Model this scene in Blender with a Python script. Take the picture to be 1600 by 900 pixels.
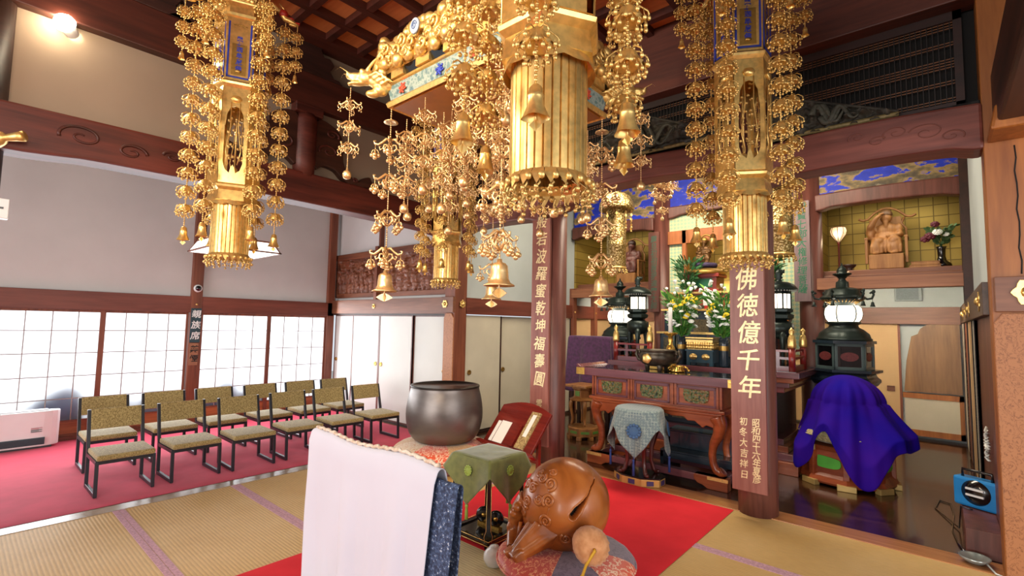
import bpy, math, random
from math import sin, cos, pi, radians, sqrt, atan2, exp
from mathutils import Vector, Matrix, noise
random.seed(7)
scene = bpy.context.scene
COL = scene.collection
for _o in list(bpy.data.objects):
    bpy.data.objects.remove(_o)

# ------------------------------------------------------------------ camera
cam_d = bpy.data.cameras.new('camera')
cam = bpy.data.objects.new('camera', cam_d)
COL.objects.link(cam)
yaw, pit, rol = radians(41.10), radians(4.225), radians(1.121)
_f = Vector((-sin(yaw) * cos(pit), cos(yaw) * cos(pit), sin(pit)))
_r = Vector((cos(yaw), sin(yaw), 0))
_u = _r.cross(_f)
_r2 = _r * cos(rol) + _u * sin(rol)
_u2 = -_r * sin(rol) + _u * cos(rol)
cam.matrix_world = Matrix(((_r2.x, _u2.x, -_f.x, 0), (_r2.y, _u2.y, -_f.y, 0), (_r2.z, _u2.z, -_f.z, 1.65), (0, 0, 0, 1)))
cam_d.sensor_width = 36
cam_d.lens = 763.76 / 1600 * 36
cam_d.clip_start = 0.05
scene.camera = cam

# ------------------------------------------------------------------ colour management, world, lights
vs = scene.view_settings
scene.display_settings.display_device = 'sRGB'
vs.view_transform = 'Standard'
vs.look = 'None'
vs.gamma = 1
vs.use_curve_mapping = False
vs.exposure = 0.0
world = bpy.data.worlds.new('world')
scene.world = world
world.use_nodes = True
_bg = world.node_tree.nodes['Background']
_bg.inputs[0].default_value = (0.86, 0.93, 1.0, 1)
_bg.inputs[1].default_value = 0.9
scene.cycles.max_bounces = 8
scene.cycles.diffuse_bounces = 4
scene.cycles.glossy_bounces = 4
scene.cycles.transmission_bounces = 4
scene.cycles.sample_clamp_indirect = 6
scene.cycles.caustics_reflective = False
scene.cycles.caustics_refractive = False


def light(name, kind, loc, target, power, color, **k):
    d = bpy.data.lights.new(name, kind)
    d.energy = power
    d.color = color
    for a, b in k.items():
        setattr(d, a, b)
    o = bpy.data.objects.new(name, d)
    COL.objects.link(o)
    o.location = loc
    o.rotation_euler = (Vector(target) - Vector(loc)).to_track_quat('-Z', 'Y').to_euler()
    return o


# daylight through the paper screens of the long side, through the open entrance and the open far aisle, plus an added fill inside the screens
light('daylight_screens', 'AREA', (-10.4, 2.0, 1.5), (-8, 2.0, 1.3), 215, (0.93, 0.97, 1.0), shape='RECTANGLE', size=8.0, size_y=2.6)
light('screen_fill', 'AREA', (-8.6, 2.0, 1.25), (-4, 2.0, 1.0), 140, (0.93, 0.97, 1.0), shape='RECTANGLE', size=5.5, size_y=1.5)  # added fill just inside the screens, strengthening their daylight
light('daylight_entrance', 'AREA', (-2.2, -11.0, 2.3), (-2.6, 5, 1.9), 1050, (1.0, 0.97, 0.93), shape='RECTANGLE', size=9.0, size_y=4.0)
light('daylight_far_aisle', 'AREA', (4.3, 0.6, 1.8), (-3, 3.0, 1.6), 220, (1.0, 0.97, 0.94), shape='RECTANGLE', size=5.0, size_y=2.6)
# added warm lights without fixtures for hall, sanctuary and rear passage
light('unseen_hall_spot', 'SPOT', (-0.6, -0.8, 4.3), (-2.4, 2.4, 2.9), 420, (1.0, 0.80, 0.52), spot_size=radians(52), spot_blend=0.6, shadow_soft_size=0.08)  # unseen spots behind the camera, added to warm the gilt
light('unseen_hall_spot', 'SPOT', (-3.3, -1.0, 4.3), (-2.9, 2.6, 2.9), 300, (1.0, 0.80, 0.52), spot_size=radians(52), spot_blend=0.6, shadow_soft_size=0.08)
light('sanctuary_fill', 'AREA', (-2.45, 6.0, 4.2), (-2.45, 6.8, 1.2), 190, (1.0, 0.86, 0.66), shape='RECTANGLE', size=3.5, size_y=0.8)  # added area light brightening the altar, no fixture there
light('hall_fill', 'POINT', (-2.4, -1.6, 3.3), (0, 0, 0), 120, (1.0, 0.84, 0.64), shadow_soft_size=0.35)  # added point light brightening ceiling and gilt, no lamp hangs there
light('hall_fill', 'POINT', (-2.5, 0.2, 2.9), (0, 0, 0), 75, (1.0, 0.85, 0.66), shadow_soft_size=0.3)  # second added point light for the ceiling and gilt
light('back_passage_fill', 'AREA', (-2.3, 8.25, 2.25), (-2.3, 9.7, 1.0), 130, (1.0, 0.87, 0.66), shape='RECTANGLE', size=5.0, size_y=0.04)  # added strip light hidden behind the shelf beam, brightens the passage


# ------------------------------------------------------------------ mesh builder
def rot(rx=0, ry=0, rz=0):
    return Matrix.Rotation(rz, 4, 'Z') @ Matrix.Rotation(ry, 4, 'Y') @ Matrix.Rotation(rx, 4, 'X')


def T(x, y=None, z=None):
    return Matrix.Translation(Vector(x) if y is None else Vector((x, y, z)))


class MB:
    def __init__(self):
        self.v, self.f, self.m, self.s = [], [], [], []

    def add(self, vv, ff, m=0, s=False, M=None):
        b = len(self.v)
        if M is not None:
            vv = [M @ Vector(p) for p in vv]
        self.v.extend([tuple(p) for p in vv])
        for q in ff:
            self.f.append([i + b for i in q])
            self.m.append(m)
            self.s.append(s)
        return self

    def box(self, x0, x1, y0, y1, z0, z1, m=0, M=None):
        vv = [(x, y, z) for z in (z0, z1) for y in (y0, y1) for x in (x0, x1)]
        return self.add(vv, [(0, 2, 3, 1), (4, 5, 7, 6), (0, 1, 5, 4), (2, 6, 7, 3), (0, 4, 6, 2), (1, 3, 7, 5)], m, False, M)

    def bc(self, c, s, rz=0, m=0, M=None):
        a = T(*c) @ rot(0, 0, rz)
        return self.box(-s[0] / 2, s[0] / 2, -s[1] / 2, s[1] / 2, -s[2] / 2, s[2] / 2, m, a if M is None else M @ a)

    def lathe(self, prof, n=24, c=(0, 0, 0), m=0, s=True, M=None, mod=None, ph=0.0, cap=True):
        vv, ff = [], []
        k = len(prof)
        for i in range(n):
            a = 2 * pi * i / n + ph
            for j, (r, z) in enumerate(prof):
                rr = r * (mod(a, j) if mod else 1)
                vv.append((c[0] + rr * cos(a), c[1] + rr * sin(a), c[2] + z))
        for i in range(n):
            i2 = (i + 1) % n
            for j in range(k - 1):
                ff.append((i * k + j, i2 * k + j, i2 * k + j + 1, i * k + j + 1))
        if cap:
            if prof[0][0] > 1e-5:
                ff.append([i * k for i in range(n)][::-1])
            if prof[-1][0] > 1e-5:
                ff.append([i * k + k - 1 for i in range(n)])
        return self.add(vv, ff, m, s, M)

    def tube(self, pts, r, n=8, m=0, M=None, closed=False, s=True, flat=1.0):
        P = [Vector(p) for p in pts]
        L = len(P)
        rr = r if isinstance(r, (list, tuple)) else [r] * L
        vv, ff = [], []
        up = None
        for i in range(L):
            a = P[(i - 1) % L] if (closed or i > 0) else P[0]
            b = P[(i + 1) % L] if (closed or i < L - 1) else P[-1]
            t = (b - a)
            t = t.normalized() if t.length > 1e-9 else Vector((0, 0, 1))
            if up is None:
                up = Vector((0, 0, 1)) if abs(t.z) < 0.9 else Vector((1, 0, 0))
            x = t.cross(up)
            if x.length < 1e-6:
                x = t.cross(Vector((0, 1, 0.3)))
            x.normalize()
            y = x.cross(t)
            up = y
            for j in range(n):
                q = 2 * pi * j / n
                vv.append(P[i] + x * (rr[i] * cos(q)) + y * (rr[i] * flat * sin(q)))
        for i in range(L if closed else L - 1):
            i2 = (i + 1) % L
            for j in range(n):
                j2 = (j + 1) % n
                ff.append((i * n + j, i * n + j2, i2 * n + j2, i2 * n + j))
        if not closed:
            ff.append(list(range(n))[::-1])
            ff.append([(L - 1) * n + j for j in range(n)])
        return self.add(vv, ff, m, s, M)

    def prism(self, poly, d0, d1, plane='xz', m=0, M=None, s=False):
        n = len(poly)

        def pt(p, d):
            if plane == 'xz':
                return (p[0], d, p[1])
            if plane == 'yz':
                return (d, p[0], p[1])
            return (p[0], p[1], d)
        vv = [pt(p, d0) for p in poly] + [pt(p, d1) for p in poly]
        ff = [list(range(n)), list(range(n, 2 * n))[::-1]]
        for i in range(n):
            j = (i + 1) % n
            ff.append((i, i + n, j + n, j))
        return self.add(vv, ff, m, s, M)

    def ball(self, c, r, n=12, k=8, m=0, M=None):
        rx, ry, rz = (r, r, r) if not isinstance(r, (list, tuple)) else r
        vv = [(c[0], c[1], c[2] - rz)]
        for j in range(1, k):
            t = -pi / 2 + pi * j / k
            for i in range(n):
                a = 2 * pi * i / n
                vv.append((c[0] + rx * cos(t) * cos(a), c[1] + ry * cos(t) * sin(a), c[2] + rz * sin(t)))
        vv.append((c[0], c[1], c[2] + rz))
        ff = []
        for i in range(n):
            i2 = (i + 1) % n
            ff.append((0, 1 + i2, 1 + i))
            for j in range(k - 2):
                a = 1 + j * n
                ff.append((a + i, a + i2, a + n + i2, a + n + i))
            a = 1 + (k - 2) * n
            ff.append((a + i, a + i2, len(vv) - 1))
        return self.add(vv, ff, m, True, M)

    def grid(self, fn, nu, nv, cu=False, m=0, s=True, M=None, fm=None):
        vv = [fn(i / (nu if cu else nu - 1), j / (nv - 1)) for i in range(nu) for j in range(nv)]
        ff = []
        b = len(self.f)
        for i in range(nu if cu else nu - 1):
            i2 = (i + 1) % nu
            for j in range(nv - 1):
                ff.append((i * nv + j, i2 * nv + j, i2 * nv + j + 1, i * nv + j + 1))
        self.add(vv, ff, m, s, M)
        if fm:
            for q in range(b, len(self.f)):
                cc = Vector((0, 0, 0))
                for i in self.f[q]:
                    cc += Vector(self.v[i])
                self.m[q] = fm(cc / len(self.f[q]))
        return self

    def mesh(self, name, mats):
        me = bpy.data.meshes.new(name)
        me.from_pydata(self.v, [], self.f)
        for mm in (mats if isinstance(mats, (list, tuple)) else [mats]):
            me.materials.append(mm)
        me.polygons.foreach_set('material_index', self.m)
        me.polygons.foreach_set('use_smooth', self.s)
        me.update()
        return me

    def build(self, name, mats, parent=None, bevel=0, loc=None, remesh=0, solid=0, sub=0, fix=False):
        me = self.mesh(name, mats)
        if fix:
            import bmesh
            bm = bmesh.new()
            bm.from_mesh(me)
            bmesh.ops.recalc_face_normals(bm, faces=bm.faces)
            bm.to_mesh(me)
            bm.free()
        return put(name, me, parent, bevel, loc, remesh, solid, sub)


def put(name, me, parent=None, bevel=0, loc=None, remesh=0, solid=0, sub=0):
    o = bpy.data.objects.new(name, me)
    COL.objects.link(o)
    if parent is not None:
        o.parent = parent
    if loc is not None:
        o.location = loc
    if remesh:
        md = o.modifiers.new('remesh', 'REMESH')
        md.mode = 'VOXEL'
        md.voxel_size = remesh
        md.use_smooth_shade = True
        sm = o.modifiers.new('smooth', 'SMOOTH')
        sm.iterations = 3
        sm.factor = 0.5
    if bevel:
        md = o.modifiers.new('bevel', 'BEVEL')
        md.width = bevel
        md.segments = 2
        md.limit_method = 'ANGLE'
        md.angle_limit = radians(40)
    if solid:
        md = o.modifiers.new('solid', 'SOLIDIFY')
        md.thickness = solid
        md.offset = 0
    if sub:
        md = o.modifiers.new('sub', 'SUBSURF')
        md.levels = md.render_levels = sub
    return o


def tag(o, label, cat, group=None, kind=None):
    o['label'] = label
    o['category'] = cat
    if group:
        o['group'] = group
    if kind:
        o['kind'] = kind
    return o


def thing(name, label, cat, loc=(0, 0, 0), rz=0, group=None, kind=None):
    o = bpy.data.objects.new(name, None)
    COL.objects.link(o)
    o.location = loc
    o.rotation_euler = (0, 0, rz)
    o.empty_display_size = 0.1
    return tag(o, label, cat, group, kind)


def struct(o, label=None, cat=None):
    o['kind'] = 'structure'
    if label:
        o['label'] = label
    if cat:
        o['category'] = cat
    return o


def copy_tree(o, parent=None):
    c = o.copy()
    COL.objects.link(c)
    if parent is not None:
        c.parent = parent
    for ch in list(KIDS.get(o.name, [])) or list(o.children):
        copy_tree(ch, c)
    return c


KIDS = {}


def dup(root, loc, rz=None, label=None, scale=None):
    r = copy_tree(root)
    r.location = loc
    if rz is not None:
        r.rotation_euler = (0, 0, rz)
    if label:
        r['label'] = label
    if scale:
        r.scale = (scale,) * 3
    return r


def column_text(name, body, size, pitch, mat, parent, M, extrude=0.001, bold=0.0, shear=0.0, seed=1):
    """A column of brushed characters at a fixed pitch, each leaning a little; M puts its first character."""
    r = random.Random(seed)
    o = MB()
    for i, ch in enumerate(body):
        t = text_mesh('glyph', ch, size, mat, None, None, False, extrude, bold, shear)
        me = t.data
        Mi = M @ T(r.uniform(-0.04, 0.04) * size, -pitch * i, 0) @ rot(0, 0, radians(r.uniform(-5, 5))) @ Matrix.Diagonal((r.uniform(0.86, 1.0), r.uniform(0.95, 1.12), 1, 1))
        o.add([v.co.copy() for v in me.vertices], [list(p.vertices) for p in me.polygons], 0, False, Mi)
        bpy.data.objects.remove(t)
        bpy.data.meshes.remove(me)
    return o.build(name, mat, parent)


def text_mesh(name, body, size, mat, parent=None, M=None, vertical=True, extrude=0.002, bold=0.0, shear=0.0, spacing=1.0):
    """Writing as a mesh; local x to the reader's side, y up, centred on its middle."""
    cu = bpy.data.curves.new(name, 'FONT')
    cu.body = '\n'.join(body) if vertical else body
    cu.size = size
    cu.align_x = 'CENTER'
    cu.align_y = 'CENTER'
    cu.extrude = extrude
    cu.offset = bold
    cu.shear = shear
    cu.space_line = spacing
    cu.resolution_u = 3
    tmp = bpy.data.objects.new(name, cu)
    COL.objects.link(tmp)
    dg = bpy.context.evaluated_depsgraph_get()
    me = bpy.data.meshes.new_from_object(tmp.evaluated_get(dg))
    bpy.data.objects.remove(tmp)
    bpy.data.curves.remove(cu)
    if M is not None:
        me.transform(M)
    me.materials.clear()
    me.materials.append(mat)
    me.name = name
    return put(name, me, parent)


# ------------------------------------------------------------------ materials
def C(h):
    h = h.lstrip('#')
    out = []
    for i in (0, 2, 4):
        c = int(h[i:i + 2], 16) / 255
        out.append(c / 12.92 if c <= 0.04045 else ((c + 0.055) / 1.055) ** 2.4)
    return (*out, 1)


def newmat(name):
    m = bpy.data.materials.new(name)
    m.use_nodes = True
    nt = m.node_tree
    return m, nt, nt.nodes['Principled BSDF']


def N(nt, t, **k):
    n = nt.nodes.new(t)
    for a, b in k.items():
        if a in n.inputs:
            n.inputs[a].default_value = b
        else:
            setattr(n, a, b)
    return n


def coord(nt, scale=(1, 1, 1), rotz=0.0, which='Object'):
    tc = N(nt, 'ShaderNodeTexCoord')
    mp = N(nt, 'ShaderNodeMapping')
    mp.inputs['Scale'].default_value = scale
    mp.inputs['Rotation'].default_value = (0, 0, rotz)
    nt.links.new(tc.outputs[which], mp.inputs[0])
    return mp.outputs[0]


def ramp(nt, fac, stops):
    r = N(nt, 'ShaderNodeValToRGB')
    e = r.color_ramp.elements
    while len(e) < len(stops):
        e.new(0.5)
    for i, (p, c) in enumerate(stops):
        e[i].position = p
        e[i].color = C(c) if isinstance(c, str) else c
    nt.links.new(fac, r.inputs[0])
    return r.outputs[0]


def bumpn(nt, bs, h, strength=0.3, dist=0.01):
    b = N(nt, 'ShaderNodeBump')
    b.inputs['Strength'].default_value = strength
    b.inputs['Distance'].default_value = dist
    nt.links.new(h, b.inputs['Height'])
    nt.links.new(b.outputs[0], bs.inputs['Normal'])


def plain(name, c, rough=0.5, metal=0.0, var=0.12, scale=8.0, bump=0.0, coat=0.0, sheen=0.0, spec=0.5):
    m, nt, b = newmat(name)
    cc = C(c)
    n = N(nt, 'ShaderNodeTexNoise', Scale=scale, Detail=4.0)
    nt.links.new(coord(nt), n.inputs['Vector'])
    lo = tuple(x * (1 - var) for x in cc[:3]) + (1,)
    hi = tuple(min(1, x * (1 + var)) for x in cc[:3]) + (1,)
    nt.links.new(ramp(nt, n.outputs[0], [(0.3, lo), (0.7, hi)]), b.inputs['Base Color'])
    b.inputs['Roughness'].default_value = rough
    b.inputs['Metallic'].default_value = metal
    b.inputs['Coat Weight'].default_value = coat
    b.inputs['Sheen Weight'].default_value = sheen
    b.inputs['Specular IOR Level'].default_value = spec
    if bump:
        bumpn(nt, b, n.outputs[0], bump)
    return m


def wood(name, dark, light, axis='z', rough=0.45, scale=6.0, stretch=0.08, bump=0.15, swirl=0.6, coat=0.0):
    m, nt, b = newmat(name)
    sc = {'x': (stretch, 1, 1), 'y': (1, stretch, 1), 'z': (1, 1, stretch)}[axis]
    v = coord(nt, sc)
    n = N(nt, 'ShaderNodeTexNoise', Scale=scale, Detail=6.0, Roughness=0.6, Distortion=swirl)
    n2 = N(nt, 'ShaderNodeTexNoise', Scale=scale * 7, Detail=3.0)
    nt.links.new(v, n.inputs['Vector'])
    nt.links.new(v, n2.inputs['Vector'])
    mx = N(nt, 'ShaderNodeMath', operation='MULTIPLY_ADD')
    nt.links.new(n2.outputs[0], mx.inputs[0])
    mx.inputs[1].default_value = 0.35
    nt.links.new(n.outputs[0], mx.inputs[2])
    nt.links.new(ramp(nt, mx.outputs[0], [(0.45, dark), (0.85, light)]), b.inputs['Base Color'])
    b.inputs['Roughness'].default_value = rough
    b.inputs['Coat Weight'].default_value = coat
    b.inputs['Coat Roughness'].default_value = 0.12
    if bump:
        bumpn(nt, b, mx.outputs[0], bump, 0.006)
    return m


def burl(name, dark, light, scale=14.0):
    m, nt, b = newmat(name)
    n1 = N(nt, 'ShaderNodeTexNoise', Scale=scale * 0.8, Detail=3.0, Distortion=2.5)
    nt.links.new(coord(nt, (1, 1, 0.7)), n1.inputs['Vector'])
    sc = N(nt, 'ShaderNodeMath', operation='MULTIPLY')
    sc.inputs[1].default_value = 9.0
    nt.links.new(n1.outputs[0], sc.inputs[0])
    fr = N(nt, 'ShaderNodeMath', operation='PINGPONG')
    fr.inputs[1].default_value = 1.0
    nt.links.new(sc.outputs[0], fr.inputs[0])
    nt.links.new(ramp(nt, fr.outputs[0], [(0.0, dark), (0.35, light), (1.0, light)]), b.inputs['Base Color'])
    b.inputs['Roughness'].default_value = 0.5
    return m


def emit(name, c, strength, base='#ffffff'):
    m, nt, b = newmat(name)
    b.inputs['Base Color'].default_value = C(base)
    b.inputs['Emission Color'].default_value = C(c)
    b.inputs['Emission Strength'].default_value = strength
    return m


def gold(name, c='#ffc24a', rough=0.28, bump=0.0, scale=40.0):
    m, nt, b = newmat(name)
    cc = C(c)
    n = N(nt, 'ShaderNodeTexNoise', Scale=scale, Detail=3.0)
    nt.links.new(coord(nt), n.inputs['Vector'])
    lo = tuple(x * 0.8 for x in cc[:3]) + (1,)
    nt.links.new(ramp(nt, n.outputs[0], [(0.35, lo), (0.6, cc)]), b.inputs['Base Color'])
    b.inputs['Metallic'].default_value = 0.82
    b.inputs['Roughness'].default_value = rough
    if bump:
        bumpn(nt, b, n.outputs[0], bump, 0.004)
    return m


GOLD = gold('gilt_metal', '#f7cf80', 0.3)
GOLDR = gold('gilt_rough', '#efc87c', 0.4, 0.25)
GOLDP = gold('gilt_pendant', '#fbd49a', 0.34)
GOLDD = gold('gilt_old', '#b08c4a', 0.4, 0.3)
BRASS = gold('brass', '#d8a850', 0.25)
W_BEAM = wood('beam_wood', '#3a1710', '#6b3024', 'y', 0.5, 5)
W_BEAMX = wood('beam_wood_cross', '#552821', '#8a4c40', 'x', 0.5, 5)
W_DARK = wood('dark_wood', '#1d0d08', '#3a1d14', 'y', 0.5, 5)
W_PIL = wood('pillar_wood', '#482620', '#76463c', 'z', 0.4, 6)
W_POST = wood('post_wood', '#5b2c1d', '#8a4e35', 'z', 0.5, 6)
W_RAIL = wood('rail_wood', '#59281d', '#7e4131', 'y', 0.45, 6)
W_RAILX = wood('rail_wood_cross', '#59301f', '#85553c', 'x', 0.45, 6)
W_LIGHT = wood('light_wood', '#7c4318', '#ae6a2f', 'z', 0.45, 6)
W_SILL = wood('sill_wood', '#7d4c2c', '#b37a4a', 'x', 0.25, 6)
W_BOARDP = wood('calligraphy_board_wood', '#6f3a31', '#9c6458', 'z', 0.38, 5)
BURL = burl('burl_wood', '#7a4622', '#a86c40', 24.0)
W_RED = wood('red_lacquer_wood', '#6b2c17', '#a4552f', 'x', 0.28, 6, coat=0.3)
W_CARVE = wood('carved_wood', '#4c2416', '#8b5033', 'x', 0.5, 8)
W_FIG = wood('statue_wood', '#80522a', '#b07d46', 'z', 0.5, 7)
PLASTER = plain('plaster_white', '#cdc8c6', 0.9, var=0.04, scale=2)
PLASTERB = plain('plaster_grey', '#b4bcba', 0.9, var=0.05, scale=2)
PLASTERW = plain('plaster_cream', '#a38c76', 0.9, var=0.06, scale=1.5)
BLACK = plain('black_lacquer', '#0d0b0c', 0.18, var=0.05, coat=0.6)
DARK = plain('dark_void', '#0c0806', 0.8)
BLUEP = plain('blue_enamel', '#1c3fae', 0.4)
WHITE = plain('white_plastic', '#e3e3e3', 0.4, var=0.02)
WHITEC = plain('white_cotton', '#c0bfcc', 0.9, var=0.03, scale=3, sheen=0.2)
REDP = plain('red_lacquer', '#7c1f1c', 0.3, var=0.1, coat=0.3)
REDBR = plain('red_bright', '#c22219', 0.4)
BRONZE = plain('dark_bronze', '#26312e', 0.38, metal=0.6, var=0.2, coat=0.1)
GREEN = plain('leaf_green', '#3f7a2d', 0.5, var=0.35, scale=20)
GREEND = plain('dark_leaf_green', '#2c6130', 0.5, var=0.35, scale=20)
BLACKM = plain('black_metal', '#1f2029', 0.35, var=0.1)
# ================================================================== SETTING
def tatami_mat(name, c1, c2):
    m, nt, b = newmat(name)
    v = coord(nt)
    w = N(nt, 'ShaderNodeTexWave', Scale=13.0, Distortion=0.0)
    w.bands_direction = 'Y'
    nt.links.new(v, w.inputs['Vector'])
    n = N(nt, 'ShaderNodeTexNoise', Scale=1.6, Detail=5.0)
    nt.links.new(v, n.inputs['Vector'])
    n2 = N(nt, 'ShaderNodeTexNoise', Scale=90.0, Detail=2.0)
    nt.links.new(coord(nt, (0.15, 1, 1)), n2.inputs['Vector'])
    base = ramp(nt, n.outputs[0], [(0.3, c1), (0.7, c2)])
    mx = N(nt, 'ShaderNodeMix', data_type='RGBA', blend_type='MULTIPLY')
    mx.inputs[0].default_value = 0.30
    nt.links.new(base, mx.inputs[6])
    nt.links.new(ramp(nt, w.outputs[0], [(0.0, '#a39a88'), (0.6, '#ffffff')]), mx.inputs[7])
    m2 = N(nt, 'ShaderNodeMix', data_type='RGBA', blend_type='MULTIPLY')
    m2.inputs[0].default_value = 0.3
    nt.links.new(mx.outputs[2], m2.inputs[6])
    nt.links.new(n2.outputs[0], m2.inputs[7])
    nt.links.new(m2.outputs[2], b.inputs['Base Color'])
    b.inputs['Roughness'].default_value = 0.6
    bumpn(nt, b, w.outputs[0], 0.25, 0.004)
    return m


TATAMI = tatami_mat('tatami_straw', '#d3a962', '#dfba7c')
HERI = plain('tatami_border_cloth', '#bd93a0', 0.85, var=0.25, scale=60)


def brown_floor():
    m, nt, b = newmat('polished_floor')
    v = coord(nt, (0.25, 1, 1))
    n = N(nt, 'ShaderNodeTexNoise', Scale=7.0, Detail=5.0, Distortion=0.8)
    nt.links.new(v, n.inputs['Vector'])
    nt.links.new(ramp(nt, n.outputs[0], [(0.35, '#2a170d'), (0.75, '#4e301d')]), b.inputs['Base Color'])
    b.inputs['Roughness'].default_value = 0.2
    b.inputs['Coat Weight'].default_value = 0.4
    b.inputs['Coat Roughness'].default_value = 0.08
    bumpn(nt, b, n.outputs[0], 0.06, 0.004)
    return m


FLOORD = brown_floor()
floor = struct(MB().box(-5.33, 0.9, -4.5, 4.82, -0.06, 0).build('floor', TATAMI), 'pale straw tatami floor of the hall', 'floor')
for k, y in enumerate([-2.62, -1.7, -0.78, 0.14, 1.06, 1.98, 2.9, 3.84]):
    MB().box(-5.33, 0.9, y - 0.042, y - 0.002, -0.01, 0.003).box(-5.33, 0.9, y + 0.002, y + 0.042, -0.01, 0.003).build('tatami_border', HERI, floor)
struct(MB().box(-8.95, -5.49, -4.5, 4.86, -0.06, -0.004).build('floor_aisle', W_SILL), 'wooden floor of the side aisle under the carpet', 'floor')
struct(MB().box(-5.49, -5.33, -4.5, 4.8, -0.05, 0.004).build('trim_1', wood('threshold_wood', '#7a6552', '#a8937c', 'y', 0.22, 6)), 'worn wooden threshold between carpet and tatami', 'threshold')
struct(MB().box(-5.49, 0.9, 4.82, 5.06, -0.05, 0.006).build('trim_2', W_SILL, bevel=0.003), 'light wooden sill along the edge of the sanctuary', 'sill')
struct(MB().box(-5.4, 0.9, 5.06, 10.4, -0.06, 0.0).build('floor_sanctuary', FLOORD), 'dark polished wooden floor of the sanctuary', 'floor')
struct(MB().box(0.9, 4.5, -4.5, 5.0, -0.06, 0.0).build('floor_far_aisle', W_SILL), 'wooden floor of the far aisle', 'floor')

# ---- outer wall with paper screens (x = -8.8)
struct(MB().box(-8.95, -8.80, -4.5, 4.9, 1.95, 4.45).build('wall_left', PLASTER), 'white plaster above the paper screens', 'wall')
struct(MB().box(-8.87, -8.73, -4.5, 4.82, 1.735, 1.985).build('beam_lintel', W_RAIL, bevel=0.004), 'red-brown rail above the paper screens', 'beam')
struct(MB().box(-8.88, -8.72, 2.448, 2.598, 0, 4.4).build('pillar_screen', W_POST, bevel=0.006), 'brown post between the paper screens', 'post')
struct(MB().box(-8.88, -8.73, 4.70, 4.84, 0, 4.4).build('pillar_corner', W_POST, bevel=0.006), 'brown corner post beside the white sliding doors', 'post')
struct(MB().box(-8.88, -8.74, -4.5, 4.8, -0.02, 0.05).build('trim_3', W_RAIL), 'wooden track under the paper screens', 'track')


def paper():
    m, nt, b = newmat('screen_paper')
    nt.nodes.remove(b)
    t = N(nt, 'ShaderNodeBsdfTranslucent')
    t.inputs[0].default_value = (0.93, 0.95, 0.97, 1)
    d = N(nt, 'ShaderNodeBsdfDiffuse')
    d.inputs[0].default_value = (0.9, 0.9, 0.92, 1)
    mx = N(nt, 'ShaderNodeMixShader')
    mx.inputs[0].default_value = 0.12
    nt.links.new(t.outputs[0], mx.inputs[1])
    nt.links.new(d.outputs[0], mx.inputs[2])
    nt.links.new(mx.outputs[0], nt.nodes['Material Output'].inputs[0])
    return m


PAPER = paper()
W_KOSHI = wood('screen_board_wood', '#7c3f22', '#b0693c', 'y', 0.5, 6)
W_SLAT = plain('screen_lattice_wood', '#9a8a86', 0.6, var=0.1)
for k, (y0, y1) in enumerate([(-1.67, -0.645), (-0.645, 0.38), (0.38, 1.41), (1.41, 2.44), (2.61, 3.66), (3.66, 4.71)]):
    fr = MB()
    for a, b_ in ((y0, y0 + 0.03), (y1 - 0.03, y1)):
        fr.box(-8.815, -8.775, a, b_, 0.05, 1.735)
    fr.box(-8.812, -8.778, y0, y1, 1.70, 1.735).box(-8.812, -8.778, y0, y1, 0.05, 0.085).box(-8.812, -8.778, y0, y1, 0.235, 0.26)
    w = struct(fr.build('window_%d' % (k + 1), W_POST), 'sliding paper screen with a fine lattice', 'paper screen')
    la = MB()
    for i in range(1, 4):
        yy = y0 + (y1 - y0) * i / 4
        la.box(-8.797, -8.783, yy - 0.0055, yy + 0.0055, 0.26, 1.70)
    for z in (0.545, 0.843, 1.15, 1.45):
        la.box(-8.798, -8.782, y0 + 0.03, y1 - 0.03, z - 0.006, z + 0.006)
    la.build('lattice', W_SLAT, w)
    MB().add([(-8.80, y0, 0.25), (-8.80, y1, 0.25), (-8.80, y1, 1.72), (-8.80, y0, 1.72)], [(0, 1, 2, 3)]).build('paper', PAPER, w)
    MB().box(-8.80, -8.785, y0 + 0.03, y1 - 0.03, 0.085, 0.235).build('base_board', W_KOSHI, w)
# things outside that shade the foot of the screens
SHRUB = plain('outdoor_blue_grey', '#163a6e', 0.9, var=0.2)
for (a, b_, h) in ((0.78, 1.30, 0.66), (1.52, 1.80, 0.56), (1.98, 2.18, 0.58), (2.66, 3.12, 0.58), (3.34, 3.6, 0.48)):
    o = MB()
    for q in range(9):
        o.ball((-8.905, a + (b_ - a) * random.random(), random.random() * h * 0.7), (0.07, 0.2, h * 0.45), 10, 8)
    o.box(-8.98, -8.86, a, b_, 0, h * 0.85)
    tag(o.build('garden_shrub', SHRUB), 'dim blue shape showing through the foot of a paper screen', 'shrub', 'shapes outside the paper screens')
struct(MB().box(-16, -8.95, -8, 9, -0.3, -0.1).build('ground', plain('outdoor_gravel', '#b9b7b0', 0.9)), 'pale ground outside the screens', 'ground')

# ---- end wall of the aisle (y = 4.86): white sliding doors, carved transom
struct(MB().box(-8.95, -5.4, 4.94, 5.0, 2.0, 4.45).build('wall_aisle_end', PLASTER), 'white plaster above the carved transom', 'wall')
struct(MB().box(-8.86, -5.46, 4.79, 4.95, 1.785, 2.03).build('beam_rail', W_RAILX, bevel=0.004), 'brown rail above the white sliding doors', 'beam')
struct(MB().box(-8.86, -5.46, 4.82, 4.93, 1.755, 1.79).build('trim_4', W_DARK), 'dark door track', 'track')
struct(MB().box(-8.86, -5.46, 4.82, 4.95, 0.0, 0.03).build('trim_5', W_DARK), 'dark threshold under the white doors', 'threshold')
FUSUMA = plain('door_paper_white', '#d6d6d2', 0.8, var=0.02, scale=3)
FUSUMAB = plain('door_paper_beige', '#c5bda8', 0.8, var=0.05, scale=3)
FUSUMAY = plain('door_paper_tan', '#c8a677', 0.7, var=0.03, scale=3)
edges = [-8.72, -8.06, -7.21, -6.30, -5.47]
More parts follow.
